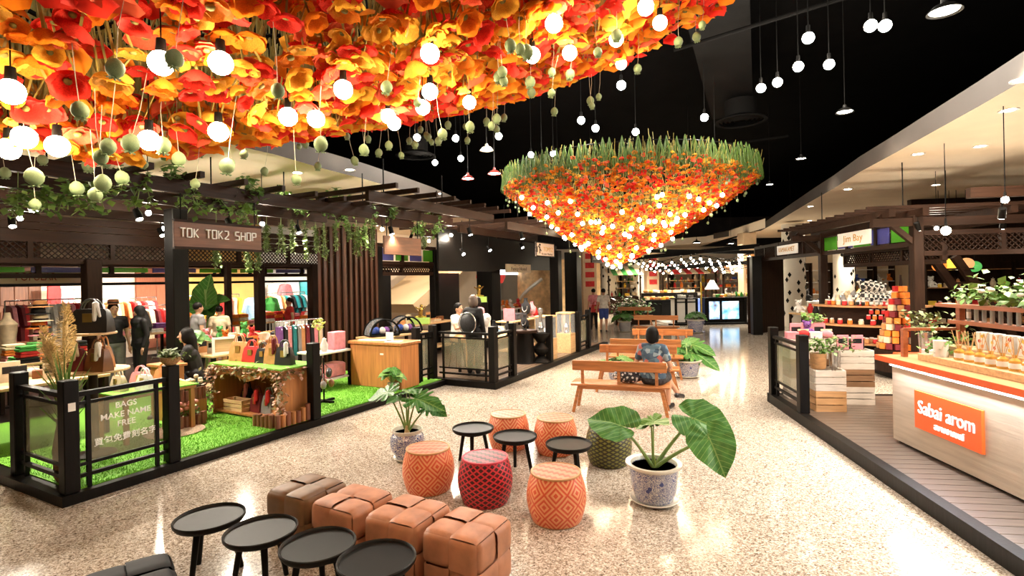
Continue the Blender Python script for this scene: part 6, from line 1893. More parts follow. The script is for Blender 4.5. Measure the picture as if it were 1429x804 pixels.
# ------------------------------------------------------------------ inner shop: deck, posts, friezes
QI = 2.95
b = MB(); b.box(QI, 12, -4, 13, 0, ZR); fi = struct('floor_inner', b, M_blackwood, RW(0, 0), RZR)
pl2 = MB(); pl2.box(QI + .10, QI + 2.6, 0, .128, ZR, ZR + .01); me_pl2 = pl2.mesh('plank', M_deckr)
for k in range(46):
    o = link('plank', me_pl2, fi); o.location = (0, 2.2 + k * .136, 0)
QP = QI + .12
sp1, _ = hitR(1280, 400, QP); sp2, _ = hitR(1149, 400, QP); sp0, _ = hitR(1075, 400, QP)
for s, lab in ((sp1, 'tall dark timber post with a diagonal brace, nearer the counter'), (sp2, 'tall dark timber post behind the crate stacks')):
    t = thing('timber_post', lab, 'post', RW(QP, s, ZR), RZR)
    b = MB(); b.bbox(-.085, .085, -.085, .085, 0, 3.0, .01); b.obj('shaft', M_darkwood, t)
    b = MB(); b.beam((0, 0, 2.45), (-.62, 0, 3.02), .09, .10, up=(0, 1, 0)); b.obj('brace', M_darkwood_x, t)
ZB = 2.63
def rfr(s0, s1, q, z0, z1, label, lattice, gc):
    return frieze(RW(q, s1), RW(q, s0), z0, z1, label, lattice, gc)
rfr(sp1 + .09, sp2 - .09, QP, ZB, 3.05, 'dark framed frieze with green and blue glass panes above the right shop', False, ['green', 'blue', 'green', 'blue', 'green'])
t = rfr(sp2 + .09, sp0 + 1.5, QP, ZB, 3.05, 'dark basket weave frieze left of the coloured glass', True, None)
b = MB(); b.box(.02, sp0 + 1.4 - sp2, .02, .04, .03, .40); b.obj('backing', M_blackwood, t)
rfr(sp1 + .09, sp2 - .09, QP + .5, 2.30, 2.58, 'open lattice strip under the coloured glass frieze', True, None)
# far right lattice and posts deeper in the shop
frieze(RW(QP + .1, sp1 + .1), RW(QP + 4.2, sp1 + .1), 2.45, 2.80, 'dark lattice frieze running into the right shop behind the lamp')
for q, s, w_, lab in ((QP + 4.2, sp1 + .1, .35, 'thick black post deep in the right shop'), (QP + 2.1, sp1 - 1.6, .3, 'dark post at the right edge of the shop')):
    b = MB(); b.bbox(-w_ / 2, w_ / 2, -w_ / 2, w_ / 2, 0, 3.1, .01); solo('timber_post', b, M_blackwood, lab, 'post', RW(q, s, ZR), RZR)
# dark partition at the end of the row
b = MB(); b.bbox(-.9, .9, -.12, .12, 0, 2.75, .01); solo('dark_partition', b, M_darkwood, 'dark brown timber partition at the end of the right shops', 'partition', RW(QP + .35, sp0 + 1.6, 0), RZR + PI / 2 - .9)
b = MB(); b.bbox(-.16, .16, -.16, .16, 0, 2.75, .01); solo('dark_partition', b, M_blackwood, 'slim black pillar in front of the brown partition', 'pillar', RW(QP - .25, sp0 + .7, 0), RZR)
# right pergola
t = thing('pergola', 'dark timber pergola with slim battens above the right shop', 'pergola', RW(QP, 0, 3.1), RZR)
for q in (0, -.55):
    b = MB(); b.box(q - .05, q + .05, sp1 - .3, sp2 + .6, 0, .14); b.obj('rail', M_darkwood_x, t)
for q in (1.4, 2.8):
    b = MB(); b.box(q - .05, q + .05, sp1 - .3, sp2 + .6, .0, .14); b.obj('rail', M_darkwood_x, t)
s = sp1 - .25; k = 0
while s < sp2 + .6:
    b = MB(); b.box(-.95, 3.2, s - .03, s + .03, .14, .20); b.obj('batten', M_darkwood_x, t); s += .42
for s in (sp1, sp2):
    b = MB(); b.box(-.75, 4.0, s - .06, s + .06, -.16, -.01); b.obj('cross_beam', M_darkwood_x, t)
b = MB(); b.box(-.5, 4.4, sp1 - 2.2, sp1 - 2.1, .05, .20); b.obj('cross_beam', M_darkwood_x, t)
for q, s in ((0, sp1 + .4), (1.4, sp1 + 1.5), (0, sp2)):
    b = MB(); b.cyl((q, s, .2), (q, s, 1.1), .012, .012, 6); b.obj('hanger_rod', M_black, t)
# two white hanging signs
s0, zt = hitR(1170, 318, QP - .25); s1, zb = hitR(1215, 342, QP - .25)
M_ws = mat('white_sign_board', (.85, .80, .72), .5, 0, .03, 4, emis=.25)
t = board_sign(RW(QP - .25, s0), RW(QP - .25, s1), 2.70, 3.00, M_ws, 'white hanging sign with ochre script before the coloured glass', [('Jim Bay', .22, .5, .52, M_gold, .62)], ztop=3.12)
s0, zt = hitR(1085, 341, QP - .12); s1, zb = hitR(1113, 357, QP - .12)
board_sign(RW(QP - .12, s0), RW(QP - .12, s1), 2.70, 2.98, M_ws, 'white sign with ochre capitals on the dark basket weave', [('KAMAKAMET', .2, .5, .5, M_gold, .8)], rods=True, ztop=3.1)
# globe lamp hanging in the right shop
s, _ = hitR(1320, 322, QP + .9)
t = thing('globe_pendant', 'bright bare globe lamp hanging in the right shop', 'pendant lamp', P(1320, 322, 8.6))
b = MB(); b.sph((0, 0, 0), .07, 14, 10); b.obj('globe', M_bulb, t)
b = MB(); b.cyl((0, 0, .06), (0, 0, .20), .022, .018, 8); b.cyl((0, 0, .2), (0, 0, 4.2 - t.location.z), .006, .006, 6); b.obj('cord', M_black, t)
lamp('globe_light', 'POINT', (0, 0, -.1), 70, (1, .78, .5), .08, t)
LR = 'black track spotlight above the kiosk and right shop'
for q, s, tq, ts, pw in ((3.05, 4.4, 3.9, 6.0, 2.4), (3.05, 6.4, 4.2, 7.6, 2.4), (4.5, 4.9, 5.2, 5.4, 2.2), (4.5, 6.5, 5.6, 8.5, 2.4), (5.9, 5.4, 6.4, 8.0, 2.2)):
    spot(RW(q, s, 2.92), RW(tq, ts, .5), SHOP_W * pw, LR, LR + 's', 140, ztop=3.12)
for q, s in ((2.0, .2), (1.9, 2.4), (2.2, -1.6), (2.6, 3.6)):
    downlight(RW(q, s, ZS), 'recessed downlight in the cream ceiling above the kiosk counter', 'downlights above the kiosk', SHOP_W * 4.2)
# ------------------------------------------------------------------ stepped jar display
JQ, JS = qsR(1214, 499, ZR + .01)
t = thing('jar_shelf', 'curved wooden three tier shelf stacked with small jars in the right shop', 'shelf', RW(JQ, JS, ZR + .01), RZR - .5)
M_sh = wood('warm_shelf_wood', (.48, .24, .10), .45, 0, 2, .2)
for z, r0, r1 in ((.42, .0, 1.0), (.80, .0, .85), (1.22, .0, .75)):
    b = MB(); n = 16
    b.prism([(1.15 * math.cos(PI + PI * i / n), r1 * math.sin(PI + PI * i / n)) for i in range(n + 1)], z - .04, z); b.obj('tier', M_sh, t)
b = MB(); b.prism([(1.05 * math.cos(PI + PI * i / 16), .9 * math.sin(PI + PI * i / 16)) for i in range(17)], 0, .38); b.obj('plinth', M_blackwood, t)
b = MB(); b.prism([(1.0 * math.cos(PI + PI * i / 16), .55 * math.sin(PI + PI * i / 16)) for i in range(17)], .38, 1.18); b.obj('curved_back', M_darkwood_x, t)
def on_shelf(a, r, z):
    p = Vector((1.15 * r * math.cos(a), .9 * r * math.sin(a), z)); R3 = Matrix.Rotation(RZR - .5, 3, 'Z')
    return RW(JQ, JS, ZR + .01) + R3 @ p
for row, (r, z, n, k1) in enumerate(((.98, .42, 19, 'jar'), (.86, .42, 16, 'jar'), (.98 * .86, .80, 12, 'jar'), (.72, .80, 10, 'jar'), (.74, 1.22, 15, 'jar'), (.60, 1.22, 11, 'vase'), (.44, 1.22, 8, 'doll'))):
    for i in range(n):
        a = PI + .35 + (PI - .7) * i / (n - 1)
        c = ('red', 'orange', 'cream', 'red', 'tan')[(i + row) % 5] if k1 == 'jar' else ('white', 'cream', 'grey')[i % 3]
        put(k1, c, on_shelf(a, r, z), f'on the {("lowest", "lowest", "middle", "middle", "top", "top", "top")[row]} tier of the curved shelf', a, 1.15)
for row in range(3):
    for i in range(6 - row):
        a = PI + 1.6 + .13 * i + .06 * row
        put('jar', ('red', 'orange')[i % 2], on_shelf(a, .74, .80 + .12 * (row + 1)), 'stacked in a pyramid on the curved shelf', a, 1.0)
t = thing('table_lamp', 'amber shaded table lamp among the jars in the right shop', 'lamp', on_shelf(PI + 1.2, .25, 1.22))
b = MB(); b.lathe([(.08, 0), (.08, .02), (.015, .03), (.015, .22)], 12); b.obj('base', M_black, t)
b = MB(); b.lathe([(.15, .20), (.12, .28), (.05, .38), (.045, .38)], 18, cap=False); b.obj('shade', mat('amber_shade', (.90, .55, .12), .5, 0, .1, 6, emis=4), t)
for i, (q, s, c) in enumerate(((QI + 1.5, 5.6, 'white'), (QI + 1.6, 5.3, 'cream'), (QI + 1.3, 5.8, 'white'))):
    pass
# red christmas tree of goods, checked sofa backs, more stock
pg_ = P(1257, 420, 10.4) - OR; q0, s0 = pg_.dot(QR), pg_.dot(SR)
t = thing('gift_pyramid', 'cone shaped pyramid of red and gold gift parcels in the right shop', 'display', RW(q0, s0, ZR), RZR)
rr = random.Random(8)
for lv in range(10):
    r = .36 * (1 - lv / 11)
    for k in range(max(3, int(17 * (1 - lv / 11)))):
        a = 2 * PI * k / max(3, int(17 * (1 - lv / 11))) + lv
        b = MB(); b.cbox((r * math.cos(a), r * math.sin(a), .5 + .125 * lv), (.11, .10, .11), a + rr.random() * .5); b.obj('parcel', CM(rr.choice(['red', 'tan', 'orange', 'burgundy', 'cream'])), t)
b = MB(); b.lathe([(.45, 0), (.45, .42), (.1, .5), (.02, 1.9)], 16); b.obj('core', M_darkwood, t)
def check_mat(name, a, c, k):
    m, nt, bs = new_mat(name)
    tc = nd(nt, 'ShaderNodeTexCoord'); ck = nd(nt, 'ShaderNodeTexChecker')
    ck.inputs['Scale'].default_value = k; ck.inputs[1].default_value = (*a, 1); ck.inputs[2].default_value = (*c, 1)
    nt.links.new(tc.outputs['Object'], ck.inputs[0]); nt.links.new(ck.outputs[0], bs.inputs[0]); bs.inputs['Roughness'].default_value = .8
    return m
M_chk = check_mat('black_white_check', (.02, .02, .02), (.75, .7, .62), 22); M_pl = check_mat('red_cream_plaid', (.60, .22, .14), (.78, .58, .42), 14)
def sofa(loc, rz, m, label, w=1.3):
    t = thing('armchair', label, 'armchair', loc, rz)
    b = MB(); b.bbox(-w / 2, w / 2, -.35, .35, .12, .45, .06); b.obj('seat', m, t)
    b = MB(); b.bbox(-w / 2, w / 2, .22, .42, .40, 1.02, .08); b.obj('backrest', m, t)
    for sx in (-1, 1):
        b = MB(); b.bbox(sx * w / 2 - .1, sx * w / 2 + .1, -.36, .40, .12, .65, .06); b.obj('armrest', m, t)
    for sx in (-1, 1):
        for sy in (-1, 1):
            b = MB(); b.cyl((sx * w * .42, sy * .28, .12), (sx * w * .44, sy * .3, 0), .025, .018, 8); b.obj('leg', M_darkwood, t)
sofa(RW(QI + 1.75, 3.6, ZR + .38), RZR + 2.9, M_pl, 'red and cream plaid armchair on a platform in the right shop', 1.4)
b = MB(); b.bbox(-.9, .9, -.55, .55, 0, .37, .01); solo('platform', b, M_darkwood_x, 'dark platform under the plaid armchair', 'platform', RW(QI + 1.75, 3.6, ZR), RZR + 2.9)
sofa(RW(QI + 3.35, 3.9, ZR + .45), RZR + 2.6, M_chk, 'black and white checked armchair in the right shop', 1.3)
b = MB(); b.bbox(-.9, .9, -.6, .6, 0, .44, .01); solo('platform', b, M_darkwood_x, 'dark platform under the checked armchair', 'platform', RW(QI + 3.35, 3.9, ZR), RZR + 2.6)
def lantern(p, c, r, label):
    t = thing('lantern', label, 'lantern', p)
    b = MB(); b.sph((0, 0, 0), (r, r, r * .95), 16, 10); b.obj('shade', mat('lantern_' + c, CL[c], .5, 0, .1, 5, emis=1.6), t)
    b = MB(); b.cyl((0, 0, r * .9), (0, 0, 4.2 - p.z), .008, .008, 5); b.obj('cord', M_black, t)
for x, y, c, r in ((1311, 371, 'orange', .16), (1326, 369, 'yellow', .16), (1336, 370, 'cream', .14), (1349, 368, 'tan', .16), (1360, 372, 'green', .15)):
    lantern(P(x, y, 13.6), c, r, f'round {c} paper lantern glowing deep in the right shop')
b = MB(); b.box(0, 7, 0, .2, 0, 4.2); struct('wall_shop_right', b, M_darkwood, RW(QI + 3.4, 12.6), RZR)
b = MB(); b.box(0, .2, -6, 13, 0, 4.2); struct('wall_shop_side', b, M_darkwood, RW(QI + 8.5, 0), RZR)
for k in range(4):
    q = QI + 4.0 + k * 1.1
    t = thing('ornament_shelf', 'dark shelf bay of bright ornaments on the rear shop wall', 'shelf', RW(q, 12.3, ZR), RZR, 'shelf bays on the rear shop wall')
    for z in (.5, 1.0, 1.5, 2.0):
        b = MB(); b.box(-.5, .5, -.18, .18, z - .02, z); b.obj('shelf_board', M_sh, t)
    for x in (-.5, .5):
        b = MB(); b.box(x - .02, x + .02, -.18, .18, 0, 2.2); b.obj('side', M_darkwood, t)
    for z in (.5, 1.0, 1.5):
        for j in range(4):
            put(rr.choice(['vase', 'doll', 'box', 'jar']), rr.choice(['white', 'red', 'orange', 'cream', 'tan', 'yellow']), RW(q - .35 + .23 * j, 12.22, ZR + z), 'on the rear wall shelves of the right shop', RZR, 1.15)
sg = thing('stair_rail', 'dark diagonal stair rail deep in the right shop', 'stair', P(1390, 420, 11.5))
for k in range(2):
    b = MB(); b.beam((-.9 - .25 * k, .3 * k, 1.0), (.5 - .25 * k, .3 * k, -1.0), .10, .16); b.obj('stringer', M_darkwood_x, sg)
for k in range(6):
    b = MB(); b.box(-.75 + .23 * k, -.55 + .23 * k, -.1, .4, .70 - .32 * k, .74 - .32 * k); b.obj('tread', M_darkwood_x, sg)
# goods on stands left of the jar shelf (seen between post and partition)
for k in range(2):
    q, s = QI + .62, 11.3 + 1.2 * k
    table(RW(q, s, ZR), RZR + .3, 1.1, .6, .8, M_palewood, M_darkwood, ('first', 'second', 'third', 'fourth')[k] + ' pale stock table beyond the jar shelf')
    for j in range(6):
        put(rr.choice(['doll', 'vase', 'box', 'hat', 'pouch']), rr.choice(['white', 'cream', 'grey', 'black', 'red']), RW(q - .4 + .16 * j, s - .1 + .1 * (j % 2), ZR + .80), 'on the stock tables beyond the jar shelf', RZR, 1.4)
sofa(RW(QI + 1.0, 10.1, ZR), RZR + .3, M_chk, 'black and white checked seat beside the jar shelf', .9)
# plush zebra check toys
for k in range(4):
    nm, me = good('doll', 'white'); o = link('plush_toy', me.copy(), None, on_shelf(PI + 1.5 + .16 * k, .52, 1.22 + .0), RZR - .5, 2.0 - .1 * k); o.data.materials[0] = M_chk
    tag(o, 'large black and white checked plush toy on the jar shelf top', 'toy', 'checked plush toys')
# ------------------------------------------------------------------ far market hall
def dotted(loc, r, h, label, seed):
    t = thing('dotted_column', label, 'column', loc)
    b = MB(); b.cyl((0, 0, 0), (0, 0, h), r, r, 32); b.obj('shaft', mat('cream_column', (.78, .72, .62), .5, 0, .03, 4), t)
    db = MB(); db.add([(0, -.004, -.11), (.07, -.004, 0), (0, -.004, .11), (-.07, -.004, 0), (0, .02, -.11), (.07, .02, 0), (0, .02, .11), (-.07, .02, 0)], [(0, 1, 2, 3), (0, 4, 5, 1), (1, 5, 6, 2), (2, 6, 7, 3), (3, 7, 4, 0)])
    me = db.mesh('diamond', M_black)
    rr_ = random.Random(seed)
    for k in range(34):
        a = -PI / 2 + rr_.uniform(-1.5, 1.5)
        z = .3 + (h - .6) * ((k * .618) % 1)
        link('diamond', me, t, ((r + .002) * math.cos(a), (r + .002) * math.sin(a), z), a + PI / 2)
dotted(G(850, 437).xy.to_3d(), .50, 4.1, 'cream column with scattered black diamonds beside the two walkers', 1)
dotted(P(890, 400, 31).xy.to_3d(), .48, 4.1, 'cream column with scattered black diamonds behind the shrub planter', 2)
t = thing('shrub_planter', 'low planter of dense dark shrubs with pale flowers beyond the benches', 'planter', P(881, 432, 23.3).xy.to_3d())
b = MB(); b.bbox(-.75, .75, -.3, .3, 0, .5, .02); b.obj('trough', M_darkwood_x, t)
rnd = random.Random(31)
fo = MB(); leaf_cloud(fo, [(rnd.gauss(0, .38), rnd.gauss(0, .2), .5 + abs(rnd.gauss(0, .28))) for _ in range(420)], .2, rnd); stuff('foliage', fo, M_leaf, t)
fo = MB(); leaf_cloud(fo, [(rnd.gauss(0, .38), rnd.gauss(0, .2), .8 + abs(rnd.gauss(0, .22))) for _ in range(120)], .14, rnd); stuff('blossoms', fo, flo, t)
# food counters
KX0, KX1, KY = 6.9, 10.9, 22.6
def far_counter(x0, x1, y, h, m, label, top=None):
    t = thing('food_counter', label, 'counter', ((x0 + x1) / 2, y, 0))
    w_ = x1 - x0
    b = MB(); b.box(-w_ / 2, w_ / 2, 0, .7, 0, h - .05); b.obj('body', m, t)
    b = MB(); b.bbox(-w_ / 2 - .05, w_ / 2 + .05, -.06, .75, h - .05, h, .01); b.obj('worktop', top or M_black, t)
    n = max(2, int(w_ / 1.1))
    for i in range(n + 1):
        x = -w_ / 2 + w_ * i / n
        b = MB(); b.box(x - .05, x + .05, -.04, .0, 0, h - .05); b.obj('frame_post', M_black, t)
    for z in (.06, h - .2):
        b = MB(); b.box(-w_ / 2, w_ / 2, -.035, .0, z, z + .05); b.obj('frame_rail', M_black, t)
    return t
b = MB(); b.box(6.7, 11.2, 22.4, 27, 0, .06); struct('floor_market', b, mat('white_market_floor', (.6, .58, .56), .3, 0, .05, 3))
b = MB(); b.box(6.66, 11.2, 22.34, 22.42, 0, .07); struct('trim_3', b, M_black)
far_counter(7.05, 7.95, KY, 1.15, M_white, 'black framed white counter left of the lit screens')
t = far_counter(8.35, 10.05, KY, 1.15, M_blackwood, 'black counter carrying two lit picture screens')
def screen(parent, x0, x1, z0, z1, c1, c2):
    m, nt, bs = new_mat('lit_screen')
    tc = nd(nt, 'ShaderNodeTexCoord'); nz = nd(nt, 'ShaderNodeTexNoise'); nz.inputs['Scale'].default_value = 2.6
    nt.links.new(tc.outputs['Object'], nz.inputs[0])
    c = ramp(nt, nz.outputs[0], [(.35, c1), (.48, c2), (.62, (.95, .97, 1.0)), (.75, (.25, .5, .2))])
    nt.links.new(c, bs.inputs['Emission Color']); bs.inputs['Emission Strength'].default_value = 2.0; bs.inputs['Base Color'].default_value = (.02, .02, .02, 1)
    b = MB(); b.box(x0, x1, -.06, -.042, z0, z1); b.obj('screen', m, parent)
screen(t, -.72, -.28, .22, .98, (.15, .1, .1), (.3, .5, .8)); screen(t, -.16, .55, .22, .98, (.10, .35, .85), (.35, .75, .95))
far_counter(10.25, 11.1, KY, 1.15, M_chrome, 'steel panelled counter at the market edge')
far_counter(6.25, 7.85, 24.6, 1.0, M_black, 'long black counter heaped with loaves and snack packs')
scatter((6.35, 24.75, 1.0), (7.75, 24.75, 1.0), 11, ['box', 'pouch', 'jar'], ['yellow', 'cream', 'tan', 'orange'], 'on the long black snack counter', 0, seed=51, rows=3, depth=Vector((0, .5, 0)), s=(.9, 1.1))
scatter((6.4, 25.6, 1.3), (8.9, 25.6, 1.3), 15, ['box', 'pouch'], ['yellow', 'cream', 'tan', 'white'], 'on the second tier of the snack stand', 0, seed=52, rows=1, s=(1.0, 1.2))
b = MB(); b.bbox(6.3, 9.0, 25.4, 25.9, 0, 1.3, .01); solo('snack_stand', b, M_blackwood, 'black raised stand behind the snack counter', 'stand')
scatter((7.1, 22.9, 1.15), (7.9, 22.9, 1.15), 5, ['box', 'bottle'], ['white', 'grey', 'black'], 'on the black framed white counter', 0, seed=53, s=(1.0, 1.2))
scatter((8.9, 22.95, 1.15), (11.0, 22.95, 1.15), 12, ['pouch', 'vase', 'box', 'hat'], ['tan', 'orange', 'cream', 'green', 'yellow'], 'on the market counters', 0, seed=54, rows=2, depth=Vector((0, .3, 0)), s=(.9, 1.15))
t = thing('shade_lamp', 'white conical lampshade on a post above the market counter', 'lamp', (8.75, 22.9, 1.15))
b = MB(); b.lathe([(.3, .35), (.08, .75), (.07, .75)], 20, cap=False); b.obj('shade', mat('white_shade', (.9, .86, .8), .6, 0, 0, 4, emis=.8), t)
b = MB(); b.cyl((0, 0, 0), (0, 0, .8), .025, .02, 8); b.obj('post', M_black, t)
t = thing('cooler_stand', 'narrow blue lit drinks stand with a yellow pole', 'stand', (8.05, 23.0, .06))
b = MB(); b.bbox(-.16, .16, -.1, .3, 0, 1.05, .01); b.obj('body', mat('blue_lit_panel', (.25, .35, .9), .3, 0, .3, 5, emis=1.2), t)
b = MB(); b.cyl((.2, -.15, 0), (.2, -.15, 1.75), .03, .03, 8); b.obj('pole', CM('yellow'), t)
# market rear wall with shelf bays, tan sign columns, dark beams
b = MB(); b.box(-2, 26, 36, 36.2, 0, 4.1); struct('wall_market', b, M_cream)
for k in range(9):
    x = 3.2 + 1.55 * k; y = 33 + .25 * (k % 3)
    t = thing('market_shelf', 'tall shelf bay of packed goods at the rear of the market', 'shelf', (x, y, 0), 0, 'market shelf bays')
    for z in (.6, 1.15, 1.7, 2.25):
        b = MB(); b.box(-.65, .65, -.2, .2, z - .03, z); b.obj('shelf_board', M_white if k % 2 else M_palewood, t)
    for sx in (-.65, .65):
        b = MB(); b.box(sx - .03, sx + .03, -.2, .2, 0, 2.6); b.obj('side', M_darkwood if k % 3 else M_white, t)
    r2 = random.Random(k + 70)
    for z in (.6, 1.15, 1.7, 2.25):
        for j in range(4):
            put(r2.choice(['box', 'bottle', 'vase', 'doll', 'jar']), r2.choice(['red', 'white', 'yellow', 'green', 'orange', 'black', 'cream', 'pink']), (x - .48 + .32 * j, y, z), 'on the rear market shelves', 0, r2.uniform(1.5, 1.75))
for x, y, d, lab in ((909, 380, 28, 'tan square pillar with red wall plaques in the market'), (1043, 385, 25, 'tan pillar with a glowing wall lamp in the market'), (822, 400, 24, 'tan pillar framing the shop beside the walkers')):
    p = P(x, y, d)
    t = thing('tan_pillar', lab, 'pillar', (p.x, p.y, 0))
    b = MB(); b.bbox(-.32, .32, -.32, .32, 0, 4.1, .02); b.obj('shaft', mat('tan_stone', (.68, .48, .30), .6, 0, .1, 3), t)
    for k in range(4):
        b = MB(); b.box(-.2, .2, -.34, -.32, 1.7 + .42 * k, 1.95 + .42 * k); b.obj('plaque', CM('red' if x < 1000 else 'tan'), t)
for i, (x0, y0, x1, y1, d) in enumerate(((870, 362, 1060, 343, 21), (905, 376, 1050, 366, 23), (880, 350, 1060, 352, 24))):
    b = MB(); b.beam(P(x0, y0, d), P(x1, y1, d - 1.5), .12, .16); solo('market_beam', b, M_black, ('lowest', 'middle', 'upper')[i] + ' dark steel beam strung with bulbs over the market', 'beam')
sb = MB(); sb.sph((0, 0, 0), .045, 8, 6); sb.cyl((0, 0, .05), (0, 0, .14), .025, .02, 6, 1); me_sb = sb.mesh('bulb', [M_bulb, M_black])
for i in range(7):
    p0, p1 = P(872 + 6 * i, 358 + 4 * (i % 4), 21 + .8 * i), P(1058, 352 + 5 * (i % 5), 20.5 + .8 * i)
    t = thing('string_lights', f'{("first", "second", "third", "fourth", "fifth", "sixth", "seventh")[i]} sagging string of warm bulbs over the market', 'string lights', p0)
    pts = [p0.lerp(p1, u / 14) + Vector((0, 0, -.25 * math.sin(PI * u / 14 * 2) ** 2)) - p0 for u in range(15)]
    b = MB(); b.tube(pts, .012, 4); b.obj('cable', M_black, t)
    for u in range(1, 14):
        link('bulb', me_sb, t, pts[u] + Vector((0, 0, -.15)))
for x, y, z in ((8.5, 24, 3.6), (6.0, 26, 3.6), (10.5, 25, 3.6), (4.0, 27, 3.6), (7.5, 29, 3.6), (12.5, 28, 3.6)):
    lm = shade_lamp(Vector((x, y, z)), .22, f'wide black pendant shade lighting the market at {("the screens", "the snack counter", "the steel counter", "the shrub planter", "the rear shelves", "the far corner")[int((x, y, z) in ((6.0, 26, 3.6),)) or (0 if x == 8.5 else 2 if x == 10.5 else 3 if x == 4.0 else 4 if x == 7.5 else 5)]}', BL, 900)
# shop beside the walkers, with round blue screen
t = thing('light_box', 'blue light box with a white disc on the shop wall', 'light box', P(812, 391, 29.94))
b = MB(); b.box(-.28, .28, -.05, .05, -.26, .26); b.obj('panel', mat('blue_light_box', (.12, .25, .75), .3, 0, .2, 4, emis=1.5), t)
b = MB(); b.cyl((0, -.055, .02), (0, -.06, .02), .15, .15, 20); b.obj('disc', M_bulb_w, t)
p = P(814, 440, 25)
t = thing('white_kiosk', 'white kiosk with framed glass shelves beside the walkers', 'kiosk', (p.x, p.y, 0))
b = MB(); b.bbox(-.6, .6, -.3, .3, 0, .95, .02); b.obj('base_unit', M_white, t)
for z in (1.2, 1.45, 1.75):
    b = MB(); b.box(-.6, .6, -.28, .28, z, z + .04); b.obj('shelf_board', M_white, t)
for sx in (-.58, .58):
    b = MB(); b.box(sx - .02, sx + .02, -.28, .28, .95, 1.8); b.obj('side', M_black, t)
for x, y, d, lab in ((800, 400, 30, 'bright'),):
    b = MB(); b.box(P(780, 400, 30).x, P(838, 400, 30).x, 30, 30.2, 0, 3.2); struct('wall_shop_far', b, mat('amber_shop_wall', (.80, .55, .28), .6, 0, .2, 3))

# wooden booths with awnings filling the market
def booth(x, y, w_, c, label, seed):
    t = thing('market_booth', label, 'booth', (x, y, 0))
    b = MB(); b.bbox(-w_ / 2, w_ / 2, -.3, .3, 0, 1.0, .01); b.obj('counter', M_darkwood_x if seed % 2 else M_palewood, t)
    for sx in (-1, 1):
        for yy in (-.5, .5):
            b = MB(); b.cbox((sx * (w_ / 2 + .05), yy, 1.3), (.08, .08, 2.6)); b.obj('post', M_darkwood, t)
    n = max(4, int(w_ / .24))
    for k in range(n):
        x0 = -w_ / 2 - .15 + (w_ + .3) * k / n; x1 = -w_ / 2 - .15 + (w_ + .3) * (k + 1) / n
        b = MB(); b.add([(x0, -.85, 2.25), (x1, -.85, 2.25), (x1, .6, 2.75), (x0, .6, 2.75), (x0, -.85, 2.21), (x1, -.85, 2.21), (x1, .6, 2.71), (x0, .6, 2.71)], [(0, 1, 2, 3), (7, 6, 5, 4), (0, 4, 5, 1), (2, 6, 7, 3), (1, 5, 6, 2), (3, 7, 4, 0)])
        b.obj('awning_strip', CM(c) if k % 2 else CM('cream'), t)
    for z in (1.45, 1.85):
        b = MB(); b.box(-w_ / 2, w_ / 2, .3, .5, z, z + .03); b.obj('shelf_board', M_palewood, t)
    r2 = random.Random(seed)
    n = int(w_ / .34)
    for k in range(n):
        for z_ in (1.48, 1.88):
            put(r2.choice(['box', 'vase', 'bottle', 'jar']), r2.choice(['red', 'yellow', 'white', 'green', 'orange', 'cream', 'blue']), (x - w_ / 2 + .2 + (w_ - .4) * k / max(1, n - 1), y + .4, z_), 'on the awning booth shelves', 0, r2.uniform(1.2, 1.45))
        put(r2.choice(['box', 'vase', 'doll', 'pouch', 'bottle']), r2.choice(['red', 'yellow', 'white', 'green', 'orange', 'cream', 'pink']), (x - w_ / 2 + .2 + (w_ - .4) * k / max(1, n - 1), y - .1, 1.0), 'on the awning booth counters', 0, r2.uniform(1.3, 1.6))
booth(9.3, 28.3, 1.9, 'red', 'market booth under a red and cream striped awning', 1)
booth(11.9, 27.6, 1.8, 'tan', 'market booth under a tan and cream striped awning', 2)
booth(6.4, 30.3, 1.7, 'green', 'market booth under a green and cream striped awning', 3)
# bright stall glimpsed past the brown partition
dotted(P(1108, 400, 21).xy.to_3d(), .42, 4.1, 'cream column with black diamonds beyond the right shop', 5)
dotted(P(1178, 400, 23.4).xy.to_3d(), .42, 4.1, 'slim cream column with black diamonds far past the jar shelf', 6)
b = MB(); b.box(P(1078, 400, 25).x, P(1300, 400, 25).x, 25, 25.2, 0, 3.4); struct('wall_stall_right', b, M_cream)
for k in range(5):
    x = P(1092 + 26 * k, 430, 22.5).x
    b = MB(); b.bbox(-.38, .38, -.25, .25, 0, .95, .02); solo('white_plinth', b, M_white, 'white display plinth in the bright stall past the partition', 'plinth', (x, 22.1, 0), 0, 'white plinths past the partition')
    put(('vase', 'doll', 'hat', 'box', 'vase')[k], ('grey', 'black', 'white', 'sky blue', 'white')[k], (x, 22.1, .95), 'on a white plinth past the partition', 0, 1.8)
for x, y, z in ((P(1110, 300, 22).x, 22.4, 3.4), (P(1200, 300, 22).x, 22.4, 3.4)):
    shade_lamp(Vector((x, y, z)), .2, 'black shaded pendant over the white plinths' + (' beside the slim column' if x > 14 else ' beside the broad column'), BL, 700)

for k in range(6):
    x = P(1085 + 30 * k, 430, 24.6).x
    t = thing('stall_shelf', 'tall white shelf bay of homewares past the partition', 'shelf', (x, 24.7, 0), 0, 'white shelf bays past the partition')
    for z in (.6, 1.15, 1.7, 2.25):
        b = MB(); b.box(-.42, .42, -.2, .2, z - .03, z); b.obj('shelf_board', M_white, t)
    for sx in (-.42, .42):
        b = MB(); b.box(sx - .02, sx + .02, -.2, .2, 0, 2.6); b.obj('side', M_darkwood, t)
    r2 = random.Random(k + 170)
    for z in (.6, 1.15, 1.7):
        for j in range(3):
            put(r2.choice(['box', 'vase', 'doll', 'jar']), r2.choice(['red', 'white', 'black', 'tan', 'orange', 'blue', 'cream']), (x - .26 + .26 * j, 24.68, z), 'on the white shelves past the partition', 0, r2.uniform(1.1, 1.3))
